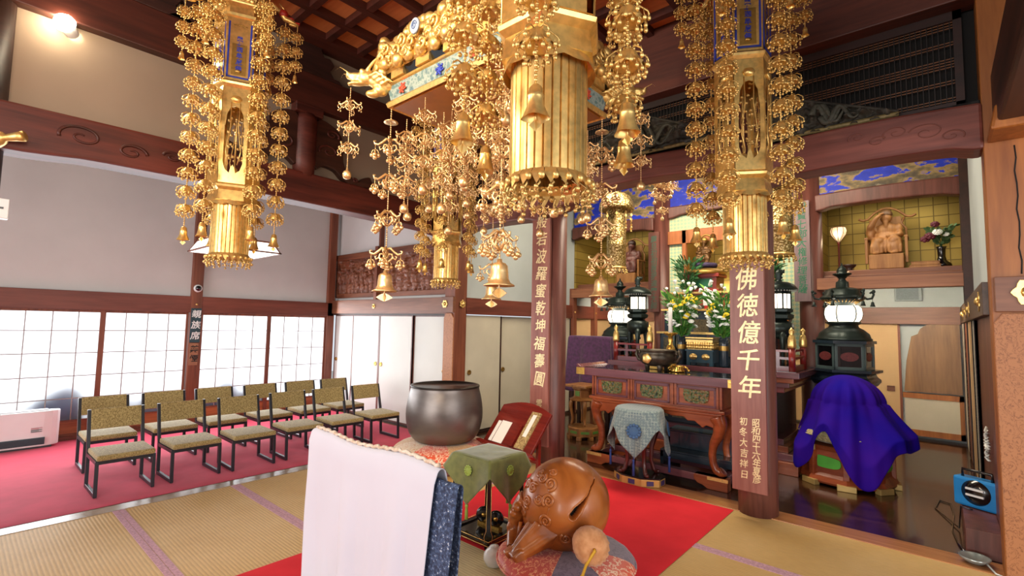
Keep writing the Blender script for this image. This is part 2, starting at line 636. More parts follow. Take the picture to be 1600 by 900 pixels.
for k in range(4):
    a, b_ = edges[k], edges[k + 1]
    yy = 4.855 if k in (1, 2) else 4.885
    d = struct(MB().box(a, b_, yy - 0.012, yy + 0.012, 0.03, 1.757).build('door_%d' % (k + 1), FUSUMA), 'white papered sliding door', 'sliding door')
    e = MB()
    for q in (a, b_ - 0.022):
        e.box(q, q + 0.022, yy - 0.018, yy + 0.018, 0.03, 1.757)
    e.box(a, b_, yy - 0.016, yy + 0.016, 0.03, 0.05).box(a, b_, yy - 0.016, yy + 0.016, 1.74, 1.757)
    e.build('door_frame', W_PIL, d)
    hx = {0: a + 0.08, 1: b_ - 0.08, 2: a + 0.08, 3: b_ - 0.09}[k]
    MB().lathe([(0.0, 0.004), (0.02, 0.004), (0.034, 0.014), (0.036, 0.0)], 16, M=T(hx, yy - 0.012, 0.93) @ rot(pi / 2)).build('door_handle', BRASS, d)


def carved_relief(w, h, seed, figures=14, nx=150, nz=60, depth=0.07):
    """Deep carving of standing figures among scrolls; returns a grid in x 0..w, z 0..h, relief towards -y."""
    r = random.Random(seed)
    L = []
    for i in range(figures):
        x = w * (i + 0.5 + r.uniform(-0.25, 0.25)) / figures
        hh = h * r.uniform(0.55, 0.8)
        L.append((x, hh * 0.30, w / figures * 0.36, hh * 0.36, 0.7))
        L.append((x + r.uniform(-0.02, 0.02), hh * 0.62, w / figures * 0.30, hh * 0.24, 0.9))
        L.append((x + r.uniform(-0.02, 0.02), hh * 0.93, h * 0.065, h * 0.075, 1.1))
        for s in (-1, 1):
            L.append((x + s * w / figures * 0.3, hh * r.uniform(0.5, 0.8), w / figures * 0.13, h * 0.14, 0.8))
    for i in range(figures * 4):
        L.append((r.random() * w, r.random() * h, h * r.uniform(0.03, 0.08), h * r.uniform(0.03, 0.08), r.uniform(0.4, 0.8)))

    def fn(u, v):
        x, z = u * w, v * h
        d = 0.0
        for (cx, cz, rx, rz, k) in L:
            q = ((x - cx) / rx) ** 2 + ((z - cz) / rz) ** 2
            if q < 1:
                d = max(d, k * sqrt(1 - q))
        d += 0.22 * noise.noise(Vector((x * 30, z * 30, seed)))
        return (x, -depth * d, z)
    return MB().grid(fn, nx, nz)


RELIEF = [carved_relief(1.36, 0.60, s, 9, 130, 56) for s in (3, 5)]
for k, (a, b_) in enumerate(((-8.80, -7.37), (-7.30, -5.49))):
    t = struct(MB().box(a, b_, 4.89, 4.93, 2.08, 2.16).box(a, b_, 4.87, 4.93, 2.80, 2.91).box(a, a + 0.06, 4.88, 4.93, 2.1, 2.85).box(b_ - 0.06, b_, 4.88, 4.93, 2.1, 2.85)
               .build('carved_transom', W_CARVE, bevel=0.004), 'carved wooden transom of figures, %s' % ('corner half' if k == 0 else 'half nearer the square pillar'), 'transom')
    o = RELIEF[k].build('carving', W_CARVE, t)
    o.location = (a + 0.05, 4.93, 2.16)
    o.scale = ((b_ - a - 0.1) / 1.36, 1, 0.66 / 0.60)
struct(MB().box(-7.375, -7.295, 4.80, 4.94, 2.02, 2.96).box(-7.36, -7.31, 4.86, 4.94, 2.9, 4.4).build('pillar_transom', W_POST, bevel=0.004), 'short post between the carved transoms', 'post')
struct(MB().box(-8.95, -5.4, -4.5, 5.0, 4.42, 4.5).build('ceiling_aisle', W_DARK), 'board ceiling of the side aisle', 'ceiling')

# ---- square pillars with burl facing boards
for nm, x0, x1 in (('pillar_square', -5.48, -5.26), ('pillar_square', 0.285, 0.70)):
    p = struct(MB().box(x0, x1, 4.78, 5.02, 0, 4.8).build(nm, W_POST if x0 < 0 else W_LIGHT, bevel=0.006), 'square pillar with a burl facing board', 'pillar')
    poly = [(x0 + 0.004, 0.02), (x1 - 0.004, 0.02), (x1 - 0.004, 1.72), (x1 - 0.05, 1.79), (x0 + 0.05, 1.79), (x0 + 0.004, 1.72)]
    MB().prism(poly, 4.765, 4.785).build('facing_board', BURL, p, bevel=0.004)
    if x0 > 0:
        MB().tube([(0.44 + 0.006 * sin(2.2 * i), 4.779, 2.06 + 0.09 * i) for i in range(11)], 0.0045, 5).build('crack', DARK, p)
struct(MB().box(0.30, 1.4, 4.72, 4.8, 1.80, 2.04).build('beam_rail', W_RAILX, bevel=0.004), 'brown rail across the square pillar', 'beam')
struct(MB().box(-5.51, -5.25, 4.735, 4.79, 1.80, 2.03).build('beam_rail', W_RAILX, bevel=0.004), 'brown rail end on the square pillar', 'beam')

# ---- round pillars, front and inner
for nm, x, y, r, top in (('pillar_round', -3.61, 4.92, 0.165, 4.8), ('pillar_round', -1.285, 4.92, 0.165, 4.8), ('pillar_round', -3.5, 7.92, 0.15, 4.4), ('pillar_round', -1.33, 7.92, 0.15, 4.4)):
    struct(MB().lathe([(r * 1.0, 0), (r, 0.3), (r, top)], 36, (x, y, 0)).build(nm, W_PIL), 'round red-brown pillar carrying a calligraphy board', 'pillar')
struct(MB().lathe([(0.13, 0), (0.13, 4.8)], 24, (-5.42, 0.06, 0)).build('pillar_round', W_DARK), 'dark pillar between hall and aisle', 'pillar')


def arch_beam(name, x0, x1, y0, y1, zb, zt, rise, mat, plane='xz', trise=0.0, lab=None):
    """Rainbow beam: straight shoulders, raised middle; swirl lines carved near the ends."""
    n = 28
    top, bot = [], []
    for i in range(n + 1):
        t = i / n
        e = min(t, 1 - t)
        s = max(0, min(1, (e - 0.03) / 0.10))
        s = s * s * (3 - 2 * s)
        g = sin(pi * t)
        bot.append((x0 + (x1 - x0) * t, zb + rise * s * 0.55 + rise * 0.45 * g))
        top.append((x0 + (x1 - x0) * t, zt + trise * g))
    o = MB().prism(bot + top[::-1], y0, y1, plane).build(name, mat, bevel=0.02)
    return struct(o, lab or 'arched wooden beam', 'beam')


def swirls(parent, pts, mat, plane='xz', d=0.0, r=0.006):
    """Carved scroll lines on a beam face."""
    o = MB()
    for (x, z, s, a0, turn) in pts:
        P = []
        for i in range(34):
            t = i / 33
            rr = s * (0.12 + 0.88 * t)
            a = a0 + turn * 2 * pi * 1.4 * t
            q = (x + rr * cos(a) * 1.25, z + rr * sin(a) * 0.8)
            P.append((q[0], d, q[1]) if plane == 'xz' else (d, q[0], q[1]))
        o.tube(P, [r * (0.6 + 0.6 * i / 33) for i in range(34)], 5)
    return o.build('scroll_pattern', mat, parent)


SCROLLM = plain('scroll_line_wood', '#7a4438', 0.5, var=0.1)
bm_ = arch_beam('beam_rainbow', -3.5, -1.4, 4.76, 5.04, 3.06, 3.42, 0.17, W_BEAMX, trise=0.06, lab='arched beam over the middle of the sanctuary')
MB().tube([(-3.4 + 1.95 * i / 24, 4.755, 3.17 + 0.16 * sin(pi * i / 24)) for i in range(25)], 0.007, 5).build('scroll_pattern', SCROLLM, bm_)
bm_ = arch_beam('beam_rainbow', -1.2, 0.29, 4.76, 5.04, 2.97, 3.31, 0.05, W_BEAMX, trise=0.03, lab='arched beam with carved scrolls over the statue alcove')
swirls(bm_, [(-0.02, 3.16, 0.09, 0.3, 1), (0.12, 3.10, 0.06, 2.0, -1), (-0.2, 3.2, 0.07, 1.2, 1), (-0.32, 3.16, 0.05, 3.0, -1), (-1.0, 3.13, 0.08, 2.6, -1), (-0.45, 3.22, 0.05, 1.2, 1)], SCROLLM, d=4.757, r=0.004)
bm_ = arch_beam('beam_rainbow', -5.27, -3.75, 4.78, 5.04, 2.95, 3.28, 0.06, W_BEAMX, trise=0.03, lab='arched beam above the beige sliding doors')
# panel and lattice above the beams
struct(MB().box(-5.4, 0.7, 4.78, 5.0, 4.13, 4.86).build('beam_head', wood('head_beam_wood', '#381a12', '#6e3626', 'x', 0.5, 4), bevel=0.01), 'broad dark beam under the coffered ceiling', 'beam')
struct(MB().box(-3.45, -1.44, 4.90, 4.98, 3.40, 3.50).box(-1.13, 0.3, 4.86, 4.98, 3.30, 3.36).box(-5.3, -3.75, 4.86, 4.98, 3.28, 3.36).build('trim_6', BLACK), 'black strip over the arched beams', 'trim')
LATT = plain('lattice_wood', '#7a4e30', 0.5, var=0.2)
LATT2 = plain('lattice_rod', '#1d100b', 0.5, var=0.2)
for (a, b_, z0) in ((-3.44, -1.45, 3.50), (-1.12, 0.21, 3.36), (-5.25, -3.78, 3.36)):
    fr = MB().box(a, b_, 4.93, 4.97, 4.06, 4.13).box(a, b_, 4.93, 4.97, z0, z0 + 0.05).box(a, a + 0.05, 4.93, 4.97, z0, 4.13).box(b_ - 0.05, b_, 4.93, 4.97, z0, 4.13)
    t = struct(fr.build('transom_lattice', wood('lattice_frame_wood', '#170a06', '#361810', 'x', 0.5, 5)), 'dark lattice transom over an arched beam', 'lattice')
    hb = MB()
    for g, nb in ((0.06, 3), (0.27, 2), (0.49, 4), (0.71, 2), (0.92, 3)):
        for q in range(nb):
            z = z0 + 0.03 + (4.06 - z0) * g + (q - (nb - 1) / 2) * 0.022
            hb.box(a, b_, 4.955, 4.963, z - 0.004, z + 0.004)
    hb.build('lattice', LATT, t)
    vb = MB()
    n = int((b_ - a) / 0.034)
    for i in range(1, n):
        x = a + (b_ - a) * i / n
        vb.box(x - 0.0028, x + 0.0028, 4.945, 4.953, z0, 4.1)
    vb.build('lattice_rods', LATT2, t)
struct(MB().box(-5.4, 0.7, 5.02, 5.06, 3.3, 4.85).build('void_sheet', DARK), 'near-black sheet standing for the unlit space behind the lattice transoms', 'wall')  # dark colour stands in for the shade behind the lattice

# ---- side colonnade towards the aisle (x = -5.4)
bm_ = arch_beam('beam_rainbow', 0.12, 4.80, -5.55, -5.27, 2.90, 3.27, 0.06, wood('aisle_beam_wood', '#3d150d', '#733022', 'y', 0.5, 5), 'yz', trise=0.03, lab='long red-brown arched beam between hall and aisle')
swirls(bm_, [(0.62, 3.12, 0.12, 1.0, 1), (0.95, 3.08, 0.09, 2.5, -1), (1.25, 3.12, 0.06, 0.5, 1), (4.3, 3.12, 0.1, 2.0, -1), (4.0, 3.1, 0.07, 0.5, 1)], wood('scroll_relief_wood', '#33120b', '#5c261a', 'y', 0.5, 5), 'yz', -5.268, 0.012)
struct(MB().box(-5.46, -5.40, 0.1, 4.8, 3.2, 4.08).build('wall_aisle_panel', PLASTERW), 'cream plaster panel above the long beam', 'wall')
struct(MB().box(-5.52, -5.30, 0.0, 4.8, 4.07, 4.46).build('beam_upper', wood('upper_beam_wood', '#2a120c', '#5c2a1d', 'y', 0.5, 4), bevel=0.01), 'dark upper beam above the plaster panel', 'beam')
struct(MB().box(-5.45, -5.40, 0.0, 4.8, 4.44, 4.88).build('wall_aisle_top', PLASTERW), 'cream plaster strip under the ceiling', 'wall')


def outline(pts, n=5):
    """Smooth closed outline through points (Catmull-Rom)."""
    P = []
    L = len(pts)
    for i in range(L):
        p0, p1, p2, p3 = (Vector(pts[(i + k) % L]) for k in (-1, 0, 1, 2))
        for j in range(n):
            t = j / n
            P.append(0.5 * ((2 * p1) + (p2 - p0) * t + (2 * p0 - 5 * p1 + 4 * p2 - p3) * t * t + (3 * p1 - p0 - 3 * p2 + p3) * t ** 3))
    return [(p.x, p.y) for p in P]


# cut-out brackets (dark) leaving cloud-shaped plaster between them
W_BRK = wood('bracket_wood', '#1f0f0a', '#42221a', 'y', 0.55, 6)
for yc, s in ((0.25, 1), (0.95, 1), (1.55, 1), (2.5, 1), (4.2, 1)):
    half = [(0, 4.46), (0.42, 4.46), (0.36, 4.5), (0.30, 4.50), (0.25, 4.57), (0.30, 4.66), (0.24, 4.72), (0.17, 4.71), (0.13, 4.78), (0.18, 4.86), (0, 4.86)]
    poly = [(yc + a, z) for a, z in half] + [(yc - a, z) for a, z in half[::-1][1:-1]]
    struct(MB().prism(poly, -5.40, -5.30, 'yz').build('beam_bracket', W_BRK, bevel=0.006), 'carved dark bracket under the ceiling', 'bracket')
# strut with carved wings on the long beam
st = struct(MB().lathe([(0.11, 3.26), (0.125, 3.45), (0.125, 3.9), (0.11, 3.98)], 24, (-5.37, 2.52, 0)).build('pillar_strut', W_BEAM), 'short round strut on the long beam', 'strut')
MB().box(-5.47, -5.27, 2.36, 2.68, 3.97, 4.08).build('bearing_block', W_BEAM, st, bevel=0.01)
wing = [(0.10, 3.93), (0.28, 3.95), (0.42, 3.85), (0.43, 3.77), (0.50, 3.76), (0.52, 3.70), (0.46, 3.67), (0.46, 3.55), (0.52, 3.44), (0.66, 3.36), (0.74, 3.42), (0.83, 3.45), (0.86, 3.40),
        (0.98, 3.36), (1.08, 3.29), (1.12, 3.24), (1.02, 3.24), (0.94, 3.30), (0.78, 3.31), (0.62, 3.28), (0.46, 3.34), (0.36, 3.42), (0.22, 3.44), (0.10, 3.40)]
for s in (1, -1):
    poly = outline([(2.52 + s * a, z) for a, z in wing], 3)
    wg = MB().prism(poly, -5.44, -5.32, 'yz').build('carved_wing', wood('wing_wood', '#25110b', '#4d281b', 'y', 0.5, 7), st, bevel=0.012)
    wg['label'] = 'carved scroll wing'
    swirls(wg, [(2.52 + s * 0.27, 3.62, 0.10, 1.0, s), (2.52 + s * 0.3, 3.83, 0.07, 2.0, -s), (2.52 + s * 0.62, 3.36, 0.03, 0.0, s)], W_BEAM, 'yz', -5.317, 0.012)

# ---- coffered ceiling
CEILB = wood('ceiling_board', '#b86038', '#de8a52', 'x', 0.6, 3, swirl=0.3)
CEILR = wood('ceiling_batten_wood', '#2d120b', '#52241a', 'y', 0.5, 5)
ceil = struct(MB().box(-5.4, 1.0, -4.5, 4.82, 4.86, 4.92).build('ceiling', CEILB), 'coffered ceiling of red-brown boards', 'ceiling')
cb = MB()
for i in range(0, 15):
    x = -5.10 + 0.408 * i
    cb.box(x - 0.035, x + 0.035, -4.5, 4.8, 4.78, 4.86)
for i in range(-17, 7):
    y = 2.195 + 0.392 * i
    cb.box(-5.12, 0.62, y - 0.035, y + 0.035, 4.785, 4.86)
cb.box(-5.40, -5.08, -4.5, 4.8, 4.80, 4.87)
cb.build('ceiling_batten', CEILR, ceil)
struct(MB().box(-5.5, 0.9, 5.0, 10.6, 4.4, 4.46).build('ceiling_sanctuary', W_DARK), 'dark ceiling of the sanctuary', 'ceiling')
struct(MB().box(0.6, 4.5, -4.5, 5.0, 3.9, 3.96).build('ceiling_far_aisle', W_DARK), 'board ceiling of the far aisle', 'ceiling')
struct(MB().box(0.34, 0.66, -4.5, 4.78, 3.05, 3.5).build('beam_colonnade', wood('far_beam_wood', '#24120c', '#4e2b1d', 'y', 0.5, 4), bevel=0.02), 'dark beam over the far colonnade', 'beam')
struct(MB().box(0.44, 0.5, -4.5, 4.78, 3.5, 4.86).build('wall_colonnade', PLASTERB), 'plaster above the far colonnade beam', 'wall')
struct(MB().prism([(0.30, 3.0), (0.62, 3.0), (0.62, 3.2), (0.42, 3.24), (0.33, 3.16)], 4.45, 4.78).build('beam_nose', W_LIGHT, bevel=0.02), 'carved beam end on the square pillar', 'beam')
struct(MB().box(0.62, 4.5, 4.86, 4.98, 0, 3.9).build('wall_far_aisle', PLASTERB), 'plaster end wall of the far aisle', 'wall')
# ---- sanctuary walls
struct(MB().box(-5.45, -5.33, 5.0, 10.2, 1.95, 4.4).build('wall_sanctuary_west', PLASTERB), 'grey plaster above the beige sliding doors', 'wall')
struct(MB().box(-5.38, -5.26, 5.0, 10.1, 1.785, 2.03).build('beam_rail_west', W_RAIL, bevel=0.004), 'brown rail over the beige sliding doors', 'beam')
for k, (a, b_) in enumerate(((5.02, 5.84), (5.80, 6.72), (6.72, 7.80))):
    xx = -5.315 if k != 1 else -5.345
    d = struct(MB().box(xx - 0.012, xx + 0.012, a, b_, 0.03, 1.77).build('door_%d' % (5 + k), FUSUMAB), 'beige papered sliding door', 'sliding door')
    MB().box(xx - 0.018, xx + 0.018, a, a + 0.03, 0.03, 1.77).box(xx - 0.018, xx + 0.018, b_ - 0.03, b_, 0.03, 1.77).box(xx - 0.018, xx + 0.018, a, b_, 0.03, 0.05).build('door_frame', W_DARK, d)
    MB().lathe([(0.0, 0.004), (0.022, 0.004), (0.036, 0.014), (0.038, 0.0)], 16, M=T(xx + 0.012, a + 0.12, 0.92) @ rot(0, pi / 2)).build('door_handle', GOLDD, d)
struct(MB().box(-5.4, -5.26, 5.0, 10.1, 0, 0.03).build('trim_7', W_DARK), 'dark threshold under the beige doors', 'threshold')
struct(MB().box(-5.45, -5.33, 7.8, 10.2, 0, 1.95).build('wall_passage_west', FUSUMAY), 'tan wall of the rear passage', 'wall')
for y in (7.86, 8.62):
    struct(MB().box(-5.36, -5.24, y - 0.06, y + 0.06, 0, 2.35).build('pillar_passage', W_POST, bevel=0.004), 'brown post of the rear passage', 'post')
struct(MB().box(0.32, 0.45, 5.0, 10.2, 1.95, 4.4).build('wall_right', PLASTERB), 'grey-blue plaster above the sliding door tracks', 'wall')
struct(MB().box(0.30, 0.42, 5.0, 10.1, 0.0, 1.79).build('wall_right_boards', W_PIL), 'brown boards beside the square pillar', 'wall')
struct(MB().box(0.25, 0.4, 5.02, 10.1, 1.785, 2.03).build('beam_rail_east', wood('grey_rail_wood', '#3a2a20', '#5d4736', 'y', 0.45, 6), bevel=0.004), 'grey-brown rail with gilt fittings', 'beam')
for k, (y, m_, x_) in enumerate(((6.9, FUSUMAB, 0.29), (7.3, FUSUMAY, 0.285), (8.3, W_POST, 0.28), (9.0, FUSUMAB, 0.275))):
    d = struct(MB().box(x_ - 0.012, x_ + 0.012, y, y + 0.9, 0.02, 1.78).build('door_%d' % (9 + k), m_), 'sliding door edge on the passage wall', 'sliding door')
    MB().box(x_ - 0.018, x_ + 0.018, y, y + 0.03, 0.02, 1.78).box(x_ - 0.018, x_ + 0.018, y + 0.87, y + 0.9, 0.02, 1.78).build('door_frame', W_DARK, d)
for y in (7.75, 7.95):
    struct(MB().box(0.24, 0.36, y - 0.05, y + 0.05, 2.0, 4.0).build('pillar_alcove', W_DARK), 'dark upright at the alcove edge', 'post')
struct(MB().box(-5.5, 0.5, 10.1, 10.25, 0, 4.4).build('wall_back', PLASTERB), 'grey-white plaster of the rear wall', 'wall')
struct(MB().box(-5.4, 0.34, 9.98, 10.12, 1.77, 2.04).build('beam_rail_back', W_RAILX, bevel=0.004), 'brown rail on the rear wall', 'beam')
d = struct(MB().box(-1.75, -0.47, 10.03, 10.06, 0.05, 1.77).build('door_13', FUSUMAY), 'tan papered sliding door in the rear passage', 'sliding door')
MB().box(-1.75, -1.72, 10.02, 10.065, 0.05, 1.77).box(-0.5, -0.47, 10.02, 10.065, 0.05, 1.77).build('door_frame', W_POST, d)
MB().box(-0.66, -0.56, 10.018, 10.032, 0.70, 0.78).build('door_handle', W_RAILX, d)
struct(MB().box(-5.3, -1.78, 10.03, 10.09, 0.05, 1.77).build('wall_back_panel', FUSUMAY), 'tan panels of the rear wall', 'wall')
# tall boards leaning in the rear passage
b = MB().prism([(-0.44, 0.72), (0.24, 0.72), (0.24, 1.77), (-0.14, 1.77), (-0.22, 1.70), (-0.25, 1.62), (-0.33, 1.58), (-0.40, 1.2)], 9.97, 10.0).build('cut_wooden_board', wood('board_wood', '#6e4a26', '#946a3c', 'z', 0.4, 5))
tag(b, 'tall light wooden board with stepped top edge in the rear passage', 'board')
c = thing('low_paper_screen', 'low paper panel under the stepped wooden board', 'screen', (0, 0, 0))
MB().box(-0.44, 0.24, 9.985, 10.01, 0.14, 0.62).build('panel', FUSUMAB, c)
MB().box(-0.46, 0.25, 9.97, 10.02, 0.62, 0.70).box(-0.46, 0.25, 9.97, 10.02, 0.05, 0.14).box(0.2, 0.25, 9.97, 10.02, 0.05, 0.7).build('frame', W_LIGHT, c)
# speaker on the rear wall
s = thing('wall_speaker', 'grey square speaker on the rear wall above the tan door', 'speaker')
MB().box(-0.52, -0.18, 10.02, 10.1, 2.14, 2.42).build('body', plain('speaker_grey', '#9aa3a6', 0.6), s, bevel=0.005)
MB().box(-0.50, -0.22, 10.012, 10.022, 2.16, 2.40).build('grille', plain('speaker_cloth', '#7e878a', 0.9, scale=60), s)

# ---- calligraphy boards
INK = gold('gilt_ink', '#f0d9a8', 0.5)
INKG = plain('green_ink', '#3c5a4a', 0.6)
def board(label, x, y, w, z0, z1, writing, size, ink, mat, z_first=None, small=None, spacing=0.92, bold=0.012):
    b = tag(MB().box(x - w / 2, x + w / 2, y - 0.02, y + 0.02, z0, z1).build('calligraphy_board', mat, bevel=0.004), label, 'sign board')
    M = T(x, y - 0.021, (z0 + z1) / 2) @ rot(pi / 2)
    for (txt, dx, zc, sz, sp, sh) in writing:
        column_text('lettering', txt, sz, sp, ink, b, T(x + dx, y - 0.0205, zc) @ rot(pi / 2), 0.001, sz * bold, sh, len(txt))
    return b


board('red-brown board with flowing gilt characters on the round pillar beside the altar table', -3.655, 4.735, 0.27, 0.21, 2.95,
      [('般若波羅蜜乾坤福壽圓', 0.0, 2.90, 0.175, 0.2125, 0.15), ('雲外', 0.0, 0.70, 0.11, 0.13, 0.15)], 0.2, INK, W_BOARDP)
board('broad red-brown board with large gilt characters on the round pillar by the purple drum cover', -1.30, 4.735, 0.29, 0.22, 3.0,
      [('若佛徳億千年', 0.0, 2.33, 0.205, 0.2425, 0.15), ('昭和四十六年夏彦', 0.06, 0.82, 0.075, 0.069, 0.12), ('初冬大吉祥日', -0.045, 0.82, 0.075, 0.092, 0.12)], 0.2, INK, W_BOARDP)
LIL = wood('lilac_board_wood', '#6c5558', '#927c7e', 'z', 0.4, 5)
board('dark narrow board with faint green characters on the inner pillar by the brocade panel', -3.585, 7.745, 0.19, 1.9, 3.25, [('震旦初祖菩提達磨大師', 0, 3.12, 0.125, 0.125, 0.08)], 0.12, INKG, W_PIL)
board('pale lilac board with green characters on the inner pillar by the seated statue', -1.40, 7.745, 0.20, 2.04, 3.45, [('招寶七郎大権修理菩薩', 0, 3.36, 0.125, 0.128, 0.08)], 0.12, plain('green_paint', '#1f6a4c', 0.6), LIL)

# ---- alcoves (front y = 7.85) with gold-leaf backs
def leaf_wall():
    m, nt, b = newmat('gold_leaf_squares')
    v = coord(nt, (1, 1, 1))
    br = N(nt, 'ShaderNodeTexBrick', Scale=1.0)
    br.offset = 0.0
    br.inputs['Color1'].default_value = C('#b3994c')
    br.inputs['Color2'].default_value = C('#9a803a')
    br.inputs['Mortar'].default_value = C('#6e5a2a')
    br.inputs['Mortar Size'].default_value = 0.006
    br.inputs['Brick Width'].default_value = 0.155
    br.inputs['Row Height'].default_value = 0.155
    mp = N(nt, 'ShaderNodeMapping')
    mp.inputs['Rotation'].default_value = (pi / 2, 0, 0)
    nt.links.new(v, mp.inputs[0])
    nt.links.new(mp.outputs[0], br.inputs['Vector'])
    nt.links.new(br.outputs['Color'], b.inputs['Base Color'])
    b.inputs['Metallic'].default_value = 0.6
    b.inputs['Roughness'].default_value = 0.45
    n = N(nt, 'ShaderNodeTexNoise', Scale=12.0)
    bumpn(nt, b, n.outputs[0], 0.15)
    return m


LEAF = leaf_wall()


def painting(seed):
    m, nt, b = newmat('painted_blue_clouds')
    v = coord(nt, (1, 1, 2.2))
    n = N(nt, 'ShaderNodeTexNoise', Scale=2.6, Detail=6.0, Roughness=0.62)
    n.noise_dimensions = '4D'
    n.inputs['W'].default_value = seed
    nt.links.new(v, n.inputs['Vector'])
    nt.links.new(ramp(nt, n.outputs[0], [(0.40, '#0f2ab0'), (0.50, '#1434c8'), (0.52, '#a58a54'), (0.58, '#6d5f44'), (0.65, '#4a4236'), (0.72, '#b9ab8c')]), b.inputs['Base Color'])
    b.inputs['Roughness'].default_value = 0.6
    return m


for nm, x0, x1, dz, seed in (('alcove', -5.28, -3.62, -0.03, 1.3), ('alcove', -1.24, 0.28, 0.0, 4.1)):
    w = 'beside the beige doors' if x0 < -3 else 'holding the seated statue'
    struct(MB().box(x0, x1, 7.78, 7.92, 2.20 + dz, 2.355 + dz).build('beam_shelf', wood('shelf_wood', '#6d3d27', '#a06a4a', 'x', 0.45, 6), bevel=0.005), 'wooden shelf beam of the alcove ' + w, 'beam')
    struct(MB().box(x0, x1, 7.92, 8.85, 2.30 + dz, 2.40 + dz).box(x0, x1, 8.0, 8.85, 2.40 + dz, 2.47 + dz).build('floor_alcove', W_RAILX, bevel=0.01), 'raised floor of the alcove ' + w, 'floor')
    struct(MB().box(x0 - 0.1, x1 + 0.06, 8.85, 8.9, 2.36, 3.9).build('wall_alcove', LEAF), 'gold-leaf back of the alcove ' + w, 'wall')
    struct(MB().box(x0 - 0.06, x0 - 0.01, 7.95, 8.85, 2.36, 3.9).box(x1 + 0.01, x1 + 0.06, 7.95, 8.85, 2.36, 3.9).build('wall_alcove_side', LEAF), 'gold-leaf cheeks of the alcove ' + w, 'wall')
    arch_beam('beam_alcove', x0, x1, 7.78, 7.95, 3.29, 3.52, 0.05, W_PIL, trise=0.02, lab='dark arched beam of the alcove ' + w)
    t = MB().box(x0, x1, 7.86, 7.90, 3.5, 4.25).build('painted_transom', painting(seed))
    tag(t, 'blue painted transom with clouds %s' % ('near the beige doors' if x0 < -3 else 'above the seated statue'), 'painting')
    struct(MB().box(x0, x1, 7.84, 7.95, 4.12, 4.4).build('trim_8', W_DARK), 'dark strip over the painted transom', 'trim')
    light('alcove_light', 'AREA', ((x0 + x1) / 2, 8.15, 3.42), ((x0 + x1) / 2, 8.5, 2.5), 5, (1.0, 0.9, 0.72), shape='RECTANGLE', size=1.1, size_y=0.25)  # unseen light over the alcove floor, no lamp body

# ---- middle bay: brocade borders, lintel, recess
def brocade():
    m, nt, b = newmat('brocade_diamonds')
    v = coord(nt, (1, 1, 1))
    ck = N(nt, 'ShaderNodeTexChecker', Scale=24.0)
    mp = N(nt, 'ShaderNodeMapping')
    mp.inputs['Rotation'].default_value = (0, pi / 4, 0)
    nt.links.new(v, mp.inputs[0])
    nt.links.new(mp.outputs[0], ck.inputs['Vector'])
    vo = N(nt, 'ShaderNodeTexVoronoi', Scale=17.0, Randomness=0.0)
    nt.links.new(mp.outputs[0], vo.inputs['Vector'])
    ck.inputs['Color1'].default_value = C('#9fc0a4')
    ck.inputs['Color2'].default_value = C('#cfcf9d')
    mx = N(nt, 'ShaderNodeMix', data_type='RGBA')
    nt.links.new(ramp(nt, vo.outputs['Distance'], [(0.16, (1, 1, 1, 1)), (0.22, (0, 0, 0, 1))]), mx.inputs[0])
    nt.links.new(ck.outputs[0], mx.inputs[6])
    mx.inputs[7].default_value = C('#a8452c')
    nt.links.new(mx.outputs[2], b.inputs['Base Color'])
    b.inputs['Roughness'].default_value = 0.5
    return m


BROC = brocade()
struct(MB().box(-3.37, -3.13, 7.86, 7.9, 1.3, 3.5).box(-1.73, -1.46, 7.86, 7.9, 1.3, 3.5).box(-3.13, -1.73, 7.86, 7.9, 3.22, 3.5).build('wall_brocade', BROC), 'patterned brocade border around the altar recess', 'wall')
struct(MB().box(-3.37, -1.46, 7.80, 7.87, 3.02, 3.24).box(-3.13, -3.06, 7.80, 7.87, 1.3, 3.24).box(-1.80, -1.73, 7.80, 7.87, 1.3, 3.24).build('trim_9', wood('recess_frame_wood', '#8a4a22', '#bf7440', 'z', 0.4, 6), bevel=0.005), 'orange-brown frame of the altar recess', 'trim')
arch_beam('beam_recess', -3.37, -1.46, 7.80, 7.95, 3.46, 3.66, 0.06, W_PIL, lab='dark arched beam above the altar recess')
tag(MB().box(-3.37, -1.46, 7.88, 7.92, 3.6, 4.3).build('painted_transom', painting(8.3)), 'blue painted transom above the altar recess', 'painting')
struct(MB().box(-3.2, -1.66, 8.8, 8.85, 1.2, 3.5).build('wall_recess', LEAF), 'gold-leaf back of the altar recess', 'wall')
struct(MB().box(-3.2, -3.13, 7.9, 8.85, 1.2, 3.5).box(-1.73, -1.66, 7.9, 8.85, 1.2, 3.5).build('wall_recess_side', GOLDD), 'gilt cheeks of the altar recess', 'wall')
light('recess_light', 'AREA', (-2.43, 8.2, 3.35), (-2.43, 8.3, 2.2), 8, (1.0, 0.84, 0.6), shape='RECTANGLE', size=1.0, size_y=0.3)  # unseen light at the top of the recess, no lamp body

